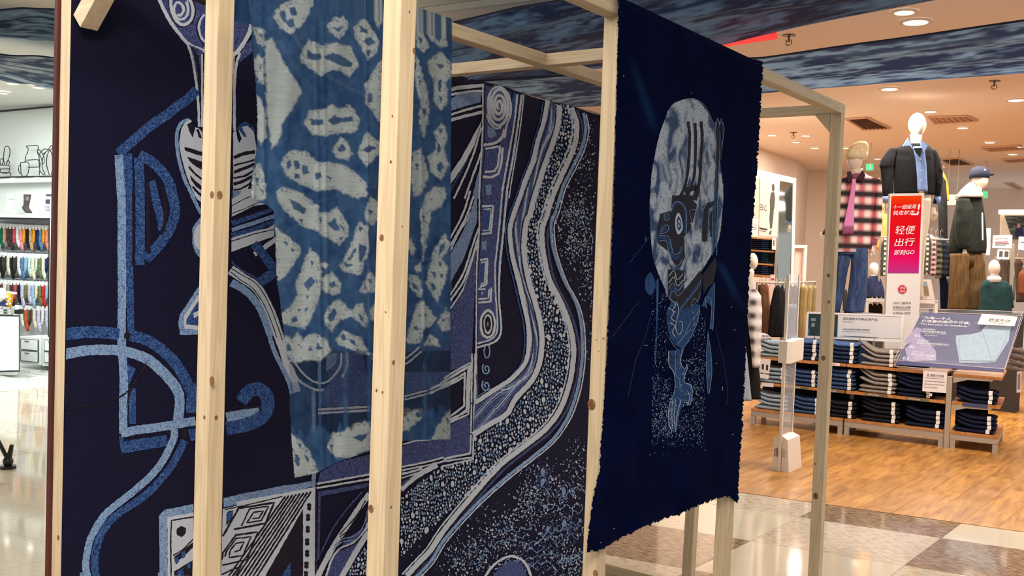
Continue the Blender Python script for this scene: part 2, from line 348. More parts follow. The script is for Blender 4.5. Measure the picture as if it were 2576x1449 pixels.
# printed cloth: slightly uneven top edge taken from the way it hangs
top = []
for i in range(41):
    y = MY0+(MY1-MY0)*i/40; top.append((xM, y, ZT-.02*U-.004*math.sin(i*.9)-.006*math.sin(i*.23)-(.02*U if i < 2 else 0)))
g = MB(); n = len(top); g.add([(xM, p[1], .03) for p in top]+top+[(xM-.003, p[1], .03) for p in top]+[(p[0]-.003, p[1], p[2]) for p in top],
      [(i, i+1, n+i+1, n+i) for i in range(n-1)]+[(2*n+i, 3*n+i, 3*n+i+1, 2*n+i+1) for i in range(n-1)]+[(n+i, n+i+1, 3*n+i+1, 3*n+i) for i in range(n-1)])
g.build('printed_cloth', M_GROUND, mural)
mp = Print(mur3)
mp.run('''
# continuation behind the gauze and below knee height
f M s26 640,720 760,640 880,600 1010,590 1120,566
f W s12 640,640 760,560 880,520 1010,500 1120,458
f W s8 640,600 770,520 890,480 1020,455 1120,412
f D s3 640,622 765,542 885,500 1015,478
f L s14 700,100 780,220 900,300 1040,330 1120,330
f W s10 720,60 800,170 920,240 1060,270 1120,268
f V F 700,700 900,660 1130,640 1150,880 760,900
f W s6 700,710 900,668 1140,648
f W s6 710,730 900,690 1140,668
f L l14 404,1440 398,1900
f W F 420,1440 792,1440 780,1900 416,1900
f D l5 430,1460 560,1840|470,1460 600,1840|510,1460 640,1840|550,1460 680,1840|590,1460 720,1840
f D F 650,1500 760,1500 755,1800
f L s22 212,1440 216,1540 260,1640 350,1720
f W s10 795,1440 760,1560 740,1700 735,1880
f W s12 1040,1440 960,1530 880,1640 820,1800
f L s8 1065,1446 990,1535 910,1650 850,1810
f W s6 1220,1449 1215,1520 1240,1590 1290,1610 1330,1560 1335,1470
# --- tall bird-like figure, top left
1 V F 1170,0 1400,0 1485,35 1820,130 1826,175 1800,265 1720,395 1485,385 1375,325 1250,170
1 D s4 1235,-20 1235,60 1262,140 1320,195 1390,170 1425,90 1405,0
1 W s8 1248,-20 1248,60 1280,140 1330,180 1385,155 1408,90 1395,20 1360,-20
1 W s7 1290,110 1318,112 1340,70 1318,25 1285,20 1268,60 1275,110 1305,140 1350,130 1372,80 1360,10
1 D s4 1470,115 1442,160 1436,220 1460,290 1490,330
1 W s6 1490,105 1460,150 1450,215 1472,280 1495,305
1 W s9 1160,-10 1190,60 1250,170 1320,262 1365,312 1420,345 1490,372
1 V F 1740,405 1800,315 1838,285 1842,375 1748,455
1 W s10 1836,150 1820,230 1780,310 1735,372 1695,402
1 V F 1370,320 1480,372 1480,925 1450,920 1445,750 1420,500
1 D s5 1400,345 1430,420 1452,600 1458,900
1 D s4 1440,400 1462,600 1466,900
1 W s6 1362,310 1395,400 1415,500 1432,620 1446,760 1452,925
1 W s5 1474,395 1474,925
1 W s6 1750,385 1727,455 1715,560 1710,700 1712,955
1 W s3 1706,405 1702,935
# long slanting mid blue band
1 M s25 1435,655 1370,720 1300,770 1220,835 1150,880 1075,935 1000,1000 930,1060 862,1120
# cup
1 L s9 1378,872 1322,900 1292,960 1290,1050 1300,1140 1325,1240 1360,1340 1415,1440
2 L s9 1395,20 1430,95 1465,165
1 W F 1325,930 1350,895 1385,868 1400,885 1372,905 1378,950 1405,1000 1425,930 1450,935 1475,965 1475,1480 1435,1449 1400,1380 1350,1250 1320,1130 1305,1040
1 W F 1700,965 1722,955 1730,1010 1745,1045 1762,1010 1740,950 1752,920 1795,905 1850,960 1870,1080 1855,1220 1820,1340 1785,1449 1700,1460
1 M F 1725,945 1750,905 1790,885 1850,925 1862,960 1850,960 1800,915 1765,925 1800,1000 1780,1000 1742,945
1 D F 1365,905 1395,895 1425,935 1405,1005 1378,955
1 D F 1430,945 1450,940 1472,1010 1450,1000
1 D F 1345,1072 1400,1085 1475,1108 1475,1140 1400,1118 1348,1095
1 D F 1365,1140 1420,1160 1475,1180 1475,1240 1430,1215 1380,1175
1 D s5 1378,1215 1420,1265 1475,1310
1 D F 1385,1275 1425,1320 1475,1360 1475,1390 1430,1360 1395,1315
1 D s6 1405,1360 1440,1400 1475,1430
1 D s9 1705,1150 1780,1120 1860,1108
1 D s5 1705,1205 1790,1185 1855,1165
1 D s8 1705,1255 1800,1220 1855,1195
1 D s5 1703,1300 1790,1280 1845,1245
1 D s8 1703,1345 1780,1318 1838,1285
1 D s4 1703,1385 1760,1375 1825,1335
2 G F 1695,0 1760,0 1740,40 1700,70
2 W F 1690,60 1740,30 1800,-10 1850,-20 1990,30 1990,90 1850,110 1690,190
2 D l2 1690,110 1780,60 1860,30 1960,15
2 D l2 1692,165 1800,125 1880,85 1990,75
# beams of the folk cart
2 M l14 1690,235 1850,180 1995,125
2 L l10 1690,285 1850,235 1998,185
2 D l6 1690,212 1850,158 1995,110
2 M l11 1690,325 1850,280 1998,225
2 W F 1688,345 1850,295 1998,262 2000,330 1850,385 1688,445
2 D l2.5 1688,368 1850,315 1998,282
2 M s23 1850,385 1900,440 1960,520 2012,590
2 L F 1450,200 1405,270 1402,380 1425,450 1450,485 1470,485 1470,200
2 W B 1470,240 1430,270 1415,330 1425,400 1470,430 1490,330
2 L F 1455,688 1310,905 1300,960 1312,1050 1455,1050 1455,1000 1345,985 1345,930 1455,745
2 W F 1455,745 1340,915 1345,1005 1455,1015 1455,985 1360,972 1362,935 1455,790
2 M F 1455,790 1362,935 1360,972 1455,985
2 W F 1455,870 1410,890 1415,930 1455,905
# big arm from post down right
2 V s5 1688,515 1760,580 1850,625 1905,690 1950,780 1995,880 2030,980
2 W s24 1680,575 1760,630 1840,680 1900,745 1950,840 1990,930 2030,1050 2075,1180 2120,1330 2160,1470
2 D s2.2 1680,560 1760,612 1850,662 1910,730 1962,825 2005,930 2060,1090
2 D s2.2 1680,590 1755,650 1830,700 1885,765 1935,850 1975,945 2020,1070
2 L s12 1680,680 1760,720 1830,780 1890,865 1930,960 1965,1060 2005,1180 2060,1290 2110,1400 2130,1480
2 L s12 1692,660 1770,705 1840,765 1900,850 1942,950 1978,1060
# D-shaped leaf and uprights
1 M s24 930,1120 935,1449
2 M s18 940,0 945,200 945,500 950,800 955,1040
1 L s21 865,1130 885,1449
2 L s21 885,-10 888,250 888,500 890,800 885,1090
1 M s26 1015,1130 1100,1175 1180,1250 1235,1340 1262,1460
2 M s26 1250,0 1272,90 1270,190 1230,290 1180,370 1120,440 1060,500
1 M s24 1010,1150 1018,1300 1022,1460
2 M s24 1022,-10 1022,250 1022,400 1020,540
1 M s17 1105,1320 1125,1390 1130,1470
2 M s20 1120,0 1145,100 1170,200 1185,290
2 M s16 1110,470 1150,400 1185,330
2 D s4 968,0 970,400 965,550
2 D s10 1075,-60 1080,200 1085,460
2 D s9 1190,-30 1205,120 1200,240 1175,320
# crossing arch
2 M s30 455,1048 620,1032 760,1035 870,1045
2 M s28 950,1055 1060,1085 1180,1160 1280,1260 1350,1370 1400,1480
3 M s28 1385,50 1400,130 1395,260
2 L s26 455,1195 620,1165 760,1160 870,1165 1000,1195 1100,1245 1200,1335 1280,1430 1310,1500
3 L s25 1255,30 1300,110 1310,200 1295,330
3 L s21 905,-20 900,120 898,300 900,410
3 M s18 965,80 965,340
3 L s22 880,410 1000,385 1130,368 1260,348 1425,318
3 M s29 880,515 1000,495 1110,478 1220,460
3 M s29 1380,425 1440,410
3 M F 865,430 900,440 900,540 890,572
3 L s24 1650,292 1760,272 1890,250
3 M s34 1650,376 1740,360 1830,335 1910,290 1950,220 1945,140 1895,90 1835,92 1790,130 1755,180
3 D l6 1650,250 1720,215 1820,222 1890,212 1905,250
3 D F 915,240 940,80 950,60 965,80
2 D F 905,1040 940,1020 935,1100 905,1120
2 D F 945,1440 1075,1235 1060,1290 970,1420
2 L s21 885,1080 892,1200 900,1330 905,1460
2 M F 930,1265 990,1295 955,1380 935,1430
3 D s4 470,237 600,215 700,195 800,165 900,130 960,60 1000,0
3 L s18 1270,380 1270,430 1235,520 1180,620 1100,720 1000,810 900,890 810,960 750,1020 700,1100 660,1180 635,1280 625,1380 640,1460
3 M s19 1345,460 1300,560 1240,660 1160,760 1060,860 960,930 870,990 800,1050 745,1130 710,1220 690,1330 700,1460
3 D B 1320,400 1350,370 1375,385 1350,440 1325,445
# patterned panel, lower middle
3 L F 1165,1449 1158,1010 1200,965 1410,925 1410,1010 1240,1030 1222,1060 1220,1449
3 L F 1630,880 2087,785 2087,850 1630,950
6 G F -10,855 300,800 545,755 560,790 300,860 -10,910
3 W F 1222,1020 1410,988 1410,1480 1222,1480
3 D l3.5 1410,1018 1250,1045 1245,1200 1248,1470
3 D l3 1262,1300 1330,1260 1410,1180
3 D F 1270,1310 1410,1200 1410,1240 1300,1340 1275,1350
3 M F 1275,1320 1300,1300 1305,1345 1280,1370 |1320,1280 1350,1260 1350,1310 1325,1325
3 W l3 1262,1400 1340,1360 1410,1290
3 D F 1270,1415 1410,1330 1410,1449 1270,1449
3 M F 1360,1360 1390,1340 1390,1390 1365,1400 |1290,1415 1340,1390 1340,1449 1290,1449
3 D B 1322,1082 1355,1100 1356,1135 1325,1165 1292,1150 1290,1105
3 W F 1610,1480 1625,960 2087,850 2087,1480
6 W F -10,905 300,850 560,800 570,1470 -10,1470
3 D l3 1640,965 1850,920 2060,870
3 D F 1650,1010 1660,980 1700,970 1690,1040 1650,1080
3 M F 1650,1000 1665,985 1695,978 1685,1035 1655,1065
3 D l5 1625,1160 1740,955 2000,915 1935,1065 1705,1110
3 D l4 1760,1085 1820,960 1960,940 1905,1045 1800,1062 1850,985 1920,975 1890,1025 1840,1030
3 D l4.5 1620,1330 1625,1280 1720,1150 1880,1130 1800,1330 1620,1370
3 D l4 1640,1310 1650,1270 1720,1175 1830,1165 1770,1300 1670,1315 1680,1260 1720,1210 1780,1200 1750,1260 1710,1275
3 D l4 1615,1440 1700,1400 1760,1380 1720,1449
''')
for k_ in range(8):
    a = 340+k_*27; mp.run(f'6 D l{4.6} {a},{868-k_*5} {a-410},{1449+k_*4}')
mp.run('''
6 D F 470,960 472,1460 190,1460
6 M F 378,1350 380,1460 310,1460
6 W F 478,960 500,930 545,850 552,1460 470,1460
''')
for (x, y) in [(515, 945), (508, 1022), (505, 1110), (500, 1200), (500, 1285), (495, 1370), (492, 1440)]:
    mp.run(f'6 D l3 {x-14},{y} {x+14},{y}\n6 D l3 {x},{y-28} {x},{y+28}')
    for dx, dy in ((-9, -14), (9, -14), (-9, 14), (9, 14)): mp.blob('D', 600+(x+dx)/2.8986, 949+(y+dy)/2.8986, 2.6, 4.2)
mp.run('''
6 D s5 566,790 560,1460
6 W l2.5 556,800 552,1460
6 V l6 590,830 585,1180 580,1330
6 G l10 545,100 550,420
5 G l8 590,1180 590,1449
6 G l10 550,690 545,800
# lower violet field with double pale border
6 V F 575,775 600,690 720,620 965,560 1200,505 1545,350 1675,262 1680,555 1190,655 955,720
6 V F 590,835 955,770 955,800 590,870
6 D l2.5 572,790 955,715
6 W l4.5 570,778 955,708
6 W l5 570,808 955,742
6 W l4.5 1190,655 1350,622 1500,585 1685,560 1690,430
6 W l4.5 1190,680 1350,648 1500,612 1705,585 1710,250
4 W F 1545,640 1600,625 1790,610 1790,635 1600,655 1545,670
4 W l7 1545,690 1660,672 1785,662
4 G F 1545,720 1600,690 1700,672 1772,670 1765,745 1650,775 1545,810
4 W l6 1545,838 1660,800 1785,768
4 W l8 1545,875 1660,845 1785,815
4 D l2.5 1545,856 1660,822 1785,790
4 W F 1780,870 1720,1060 1640,1210 1545,1345 1545,1265 1620,1160 1700,1010
4 M F 1690,1110 1640,1230 1545,1400 1545,1365 1640,1215
4 W s5 1770,930 1710,1130 1640,1300 1570,1449
4 W s5 1782,1080 1720,1250 1650,1449
4 D s3 1775,1010 1715,1190 1640,1360 1600,1449
4 G F 1770,1200 1740,1290 1700,1449 1770,1449
5 W s5 1690,0 1640,160 1545,345
5 W s5 1715,40 1660,190 1545,400
5 W s4 1730,60 1690,170 1600,320 1545,440
5 G F 1740,40 1740,220 1640,500 1545,670 1545,460 1640,290 1700,140
5 W s5 1750,270 1700,420 1640,600 1545,760
5 W s5 1752,330 1700,500 1640,660 1545,800
5 W s4 1740,400 1690,570 1640,710 1545,860
5 V F 1735,420 1700,1240 1690,1290 1545,1310 1545,880 1640,730
5 W l5 1400,1440 1545,1360 1680,1275 1680,1449
5 W l5 1400,1480 1545,1395 1650,1330 1650,1449
6 W l5 1680,-20 1670,230 1550,325
6 W l5 1650,-40 1645,210 1545,285
6 D l2.5 1665,-30 1657,220 1548,305
6 W l5 1210,140 1380,95 1530,35 1600,0
6 W l5 1210,165 1380,120 1540,55 1640,0
6 V F 1215,60 1215,130 1380,85 1540,10 1560,-40 1215,-40
6 W l4 1200,490 1300,460 1400,455
# arcs seen through and left of the sheer cloth
5 V F 650,1190 900,1180 960,1449 660,1449
5 G F 640,1190 720,1180 710,1260 640,1320
5 W s6 360,1250 440,1380 560,1449 660,1440 740,1380 790,1290 790,1180
5 W s5 400,1240 480,1340 570,1400 650,1390 710,1330 745,1270 750,1180
5 D s3 380,1245 460,1360 565,1425 655,1415 725,1355 768,1280 770,1180
6 W l6 580,235 960,215
6 W l6 580,262 960,240
6 V F 585,130 580,220 960,200 960,0 700,0
5 W s5 960,1180 1050,1240 1200,1230 1330,1130
5 W s5 960,1215 1080,1275 1210,1265 1335,1170
# lower right arcs
6 D s4 590,1290 680,1120 780,980 880,860 950,790
6 V s4 585,1310 690,1100 790,960 900,835
6 W s14 575,1460 640,1330 720,1190 800,1070 880,950 955,850
6 V F 640,1440 700,1290 800,1170 920,1090 950,900 950,1130 850,1290 740,1470
6 D s3 735,1150 860,1010 925,900 |740,1165 870,1060 930,930 |745,1180 880,1095 940,960
6 G s3 700,1230 760,1180 860,1150 920,1060 945,960 |690,1255 760,1200 870,1180 935,1090
6 W s5 640,1449 680,1330 740,1250 850,1200 920,1120 945,1060
6 D s4 740,1260 850,1210 935,1120
6 W s14 745,1470 830,1320 900,1200 950,1130
6 W s13 1185,820 1260,750 1350,690 1450,640
6 W s5 1190,705 1260,690 1340,665
6 W s4 1190,735 1240,720 1300,700
6 V F 1190,760 1250,740 1300,705 1220,770 1190,800
# columns of squares on the tall figure
a V F 255,560 300,565 430,600 435,800 410,1000 375,1242 225,1242
b V F 225,0 420,0 370,300 350,600 350,900 340,960 300,990 205,1010 205,600
a M F 440,600 490,620 460,1000 405,1242 380,1242 415,1000
b M F 380,0 405,0 375,350 345,700 350,880 330,900 325,700 345,350
a W l4 245,550 245,820 222,1242
b W l4 222,0 222,250 205,500 200,1449
a D l2.5 255,560 255,1000 233,1242
b D l2.5 233,10 230,300 212,560 210,1020
c W l4 175,0 170,350 165,650 -10,690
c W l4 195,0 190,330 180,690 -20,735
c D l2.5 186,0 180,340 172,670
c W l5 -10,185 60,140 150,90 138,380 -10,450
c W l4 -10,165 60,118 165,60 152,395 -10,470
c V F 165,420 160,640 -10,680 -10,490
b W l4 -30,1250 60,1205 155,1140 152,1449
''')
mp.spiral('W', 'a', 350, 690, 72, 140, 3.4, 7.5, 1, 1.2)
mp.run('''
a W s5 285,640 300,590 345,565 395,590 425,660 425,740 400,820 385,900
a W s4 270,740 285,790 325,835 365,830
a G F 275,815 320,840 335,880 300,900 275,890
a W s7 250,945 315,935 350,915 372,885 388,840
a D s3 260,955 330,945 360,930
a W l5 262,968 358,952 342,1080 320,1115 258,1120
a W l6 245,1150 300,1155 345,1130 365,1060 375,960
a G F 262,1205 300,1200 300,1265 270,1270
b W l5 240,100 312,98 297,275 236,282
b W l4 250,122 298,118 285,255 245,258
b M F 252,125 295,121 283,252 247,254
b G F 238,330 270,325 268,385 238,385
b W l5 228,452 275,440 268,610 225,628
b W l4 232,470 262,462 255,600 230,608
b M F 234,474 259,466 252,596 232,604
b W l5 215,640 262,640 |300,630 296,720 215,728
b W l4 215,705 280,700 285,640
b G B 235,650 250,660 248,680 232,680
b W B 277,768 310,790 330,850 325,920 300,955 275,965 245,950 228,910 225,850 240,800
b D B 278,785 300,800 316,850 312,905 295,940 276,948 255,935 242,900 240,850 252,808
b W B 278,798 298,815 306,855 303,900 290,928 276,935 260,922 252,890 250,850 262,812
b D B 278,812 292,830 298,860 294,900 276,920 262,900 258,860 264,828
b G B 277,850 284,865 277,885 270,868
a W s5 498,615 475,800 445,1000 418,1150 402,1242
a W s5 470,615 450,800 415,1000 388,1150 372,1242
a D s3 485,615 462,800 430,1000 403,1150 388,1242
a W s3 512,615 490,820 460,1010 430,1190 416,1290
b W s5 402,0 375,300 355,500 350,700 362,850 360,930 320,985 205,1020
b W s4 372,0 345,300 325,500 330,700 340,850 335,920 300,965 210,995
b D s2.5 388,0 360,300 340,500 341,700 352,850 348,925 310,975 208,1008
b L s3.5 260,1005 252,1050 262,1085 280,1085 290,1050 284,1005
c V s4 205,135 210,240 208,300
''')
mp.spiral('L', 'b', 268, 1160, 28, 40, 1.4, 4, 1, 1.5, .15); mp.spiral('L', 'b', 266, 1268, 28, 40, 1.4, 4, 1, 1.5, .15)
# flowing ribbons on the right of the mural
Acurve = 'a 665,655 645,780 605,910 570,1050 530,1150 490,1270;b 425,220 428,360 450,480 480,600 510,730 538,860 545,980 525,1110 440,1215 330,1290 195,1378'
def multi(spec):
    out = []
    for seg in spec.split(';'): v, r = seg.split(' ', 1); out += P2(v, r)
    return smooth(out)
A = multi(Acurve)
B = multi('a 745,685 738,800 705,920 660,1040 620,1160 580,1290 550,1400;b 530,200 515,330 520,450 548,600 590,740 622,870 630,1000 612,1130 560,1240 460,1350;c 400,395 300,455 180,530')
Cc = multi('a 820,700 855,800 848,920 805,1040 745,1170 695,1290 655,1420;b 630,260 638,400 675,570 755,730 808,870 834,1000 832,1120;c 805,210 745,370 650,495 500,615 350,735 200,900 0,1140;6 1400,1262 1300,1368 1225,1449')
Dc = multi('a 900,735 915,840 890,960 830,1090 765,1220 720,1380;b 692,200 695,330 720,440 775,590 845,720 882,850 893,1000 888,1130;c 860,240 800,410 700,560 560,680 400,805 200,985 0,1205;6 1400,1345 1280,1470')
def between(P, Q, s):
    m = min(len(P), len(Q)); 
    P = [P[int(i*(len(P)-1)/(m-1))] for i in range(m)]; Q = [Q[int(i*(len(Q)-1)/(m-1))] for i in range(m)]
    return [p+(q-p)*s for p, q in zip(P, Q)]
mp.fill('V', A+B[::-1], 0)
for sgn, ph in ((.25, 0), (.5, 1.1), (.75, 2.0)):
    for dk in (0, .09, .18):
        c = between(A, B, sgn); c = [c[i]+(B[int(i*(len(B)-1)/(len(c)-1))]-A[int(i*(len(A)-1)/(len(c)-1))])*(.30*math.sin(i*.11+ph)+dk-.1) for i in range(len(c))]
        mp.ribbon('G' if dk != .09 else 'W', c, 2.2)
mp.ribbon('D', [p+np.array([10, 0]) for p in A], 3); mp.ribbon('D', [p+np.array([-9, 0]) for p in B], 3); mp.ribbon('D', [p+np.array([11, 0]) for p in B], 3)
mp.ribbon('M', [p+np.array([-11, 3]) for p in A], 3.5)
mp.ribbon('W', A, 11); mp.ribbon('W', B, 13)
mp.ribbon('D', [p+np.array([11, 4]) for p in Cc], 7); mp.ribbon('V', [p+np.array([15, 6]) for p in Cc], 5)
mp.ribbon('D', [p+np.array([-7, -3]) for p in Cc], 2); mp.ribbon('W', [p+np.array([-11, -4]) for p in Cc], 4); mp.ribbon('W', Cc, 13)
mp.ribbon('L', Dc, 8); mp.ribbon('W', [p+np.array([7.5, 3]) for p in Dc], 3.2); mp.ribbon('D', [p+np.array([-5, -2]) for p in Dc], 2)
# pebble dots between the two pale ribbons
mp.k += 1
mB = B[:]; mC = Cc[:min(i for i, p in enumerate(Cc) if p[1] > 1090 and p[0] < 1262)]
def dots(P, Q, num, lo=.1, hi=.9):
    n = 400; P = [P[int(i*(len(P)-1)/n)] for i in range(n+1)]; Q = [Q[int(i*(len(Q)-1)/n)] for i in range(n+1)]
    wd_ = np.array([np.linalg.norm(q-p) for p, q in zip(P, Q)]); cum = np.cumsum(wd_); got = []
    tries = 0
    while len(got) < num and tries < num*12:
        tries += 1
        i = int(np.searchsorted(cum, random.random()*cum[-1])); i = min(i, n); s = random.uniform(lo, hi); p = P[i]+(Q[i]-P[i])*s
        r = random.choice([2.1, 2.6, 3.2, 3.8]) if random.random() < .8 else random.uniform(4, 6.5)
        ga = np.array(got) if got else np.zeros((0, 3))
        if not len(ga) or np.all((np.abs(ga[:, 0]-p[0]) > (r+ga[:, 2])*.86) | (np.abs(ga[:, 1]-p[1]) > (r+ga[:, 2])*1.32)):
            got.append((p[0], p[1], r)); mp.blob('W' if random.random() < .45 or r > 4 else 'L', p[0], p[1], r*.8, r*1.35, 7, .22, random.uniform(-.4, .4))
dots(B, mC, 2300, .12, .87)
E6 = P2('6', '1190,860 1300,770 1450,665 1600,620 1700,600 1715,440'); F6 = P2('6', '1190,1420 1300,1320 1450,1170 1600,1015 1760,850 1880,740 1990,640')
dots([np.array(p) for p in smooth(E6)], [np.array(p) for p in smooth(F6)], 1250, .03, .78)
E7 = P2('6', '950,1200 850,1330 770,1449'); F7 = P2('6', '955,1300 950,1380 950,1449')
dots([np.array(p) for p in smooth(E7)], [np.array(p) for p in smooth(F7)], 110, .1, .9)
# wax spatter clusters and wandering lines, lower and far right
def spat(cx, cy, sx, sy, num, inks='WL', big=1.0):
    for _ in range(int(num*1.25)):
        x, y = random.gauss(cx, sx), random.gauss(cy, sy)
        if x > 1512 - (y*.03): continue
        r = random.choice([.8, 1.1, 1.5, 2.2])*big; mp.blob(random.choice(inks), x, y, r, r*1.25, 6, .35)
mp.k += 1
spat(1180, 1600, 110, 90, 500); spat(1400, 1560, 50, 80, 300)
for c in [(1450, 540, 26, 30, 300), (1455, 620, 22, 26, 160), (1480, 690, 14, 40, 90), (1470, 420, 16, 50, 90), (1425, 600, 14, 50, 60), (1490, 820, 8, 60, 50), (1475, 340, 12, 40, 30),
          (1330, 1265, 20, 26, 190), (1260, 1330, 34, 28, 220), (1400, 1240, 28, 22, 120), (1180, 1400, 40, 26, 260), (1410, 1330, 36, 44, 200), (1450, 1180, 16, 44, 90), (1440, 1420, 30, 20, 160), (1360, 1200, 30, 24, 90), (1300, 1390, 50, 24, 120)]:
    spat(*c)
for i in range(56):
    x, y = random.uniform(1130, 1420), random.uniform(1170, 1430)
    if y < 1449-(x-1150)*.80-10: continue
    a = random.uniform(-.55, .25); P = []; L_ = random.uniform(60, 150); am = random.uniform(4, 9); fr = random.uniform(.22, .34)
    for t in range(int(L_/2)):
        q = t*2.0; P.append(np.array([x+q*math.cos(a)+3*math.sin(q*fr*2+i), y+q*math.sin(a)+am*math.sin(q*fr+i)]))
    P = [p for p in P if p[0] < 1466]
    if len(P) > 8: mp.ribbon('L' if i % 4 else 'V', P, 1.7, .3)
for cx, cy, r in ((1365, 1188, 12), (1365, 1212, 10), (1418, 1236, 11), (1378, 1330, 9), (1420, 1318, 12)):
    for q in (1.0, 1.6): mp.ribbon('V', [np.array([cx+r*q*math.cos(t), cy+r*1.4*q*math.sin(t)]) for t in np.linspace(0, 6.3, 26)], 1.6)
    mp.blob('G', cx, cy, r*.55, r*.9, 9)
mp.run('''
c V F 300,1460 350,1400 430,1345 500,1370 540,1460
c W s6 255,1460 300,1395 360,1345 430,1320 500,1345 540,1400 560,1460
''')
mp.emit(INKS, mural, 'stuff')
# loose threads along the mural's top hem
th = MB()
for x0 in (1178, 1240):
    p = onX(x0, 198+(x0-1165)*.27, xM+.004); th.tube([p, p+np.array([.002, .012, .010]), p+np.array([0, .022, .008])], .0007, 4)
th.build('loose_threads', mat('pale_thread', (205, 205, 205), .8), mural, kind='stuff')
# ================= tie-dyed sheer cloth over the middle rail =================
def in_poly(px, py, poly):
    inside = np.zeros(px.shape, bool); n = len(poly)
    for i in range(n):
        x1, y1 = poly[i]; x2, y2 = poly[(i+1) % n]
        c = ((y1 > py) != (y2 > py)); t = (x2-x1)*(py-y1)/((y2-y1) if abs(y2-y1) > 1e-9 else 1e-9)+x1
        inside ^= c & (px < t)
    return inside
def sdist(px, py, poly):
    d = np.full(px.shape, 1e9); n = len(poly)
    for i in range(n):
        a = np.array(poly[i]); b = np.array(poly[(i+1) % n]); ab = b-a; L2 = max(ab @ ab, 1e-9)
        t = np.clip(((px-a[0])*ab[0]+(py-a[1])*ab[1])/L2, 0, 1)
        d = np.minimum(d, np.hypot(px-a[0]-t*ab[0], py-a[1]-t*ab[1]))
    return np.where(in_poly(px, py, poly), d, -d)
def vnoise(x, y, seed=0):
    """smooth value noise on arrays"""
    r = np.random.default_rng(seed); T = r.random((257, 257))
    xi = np.floor(x).astype(int); yi = np.floor(y).astype(int); fx = x-xi; fy = y-yi; fx = fx*fx*(3-2*fx); fy = fy*fy*(3-2*fy)
    g = lambda a, b: T[a % 256, b % 256]
    return (g(xi, yi)*(1-fx)+g(xi+1, yi)*fx)*(1-fy)+(g(xi, yi+1)*(1-fx)+g(xi+1, yi+1)*fx)*fy
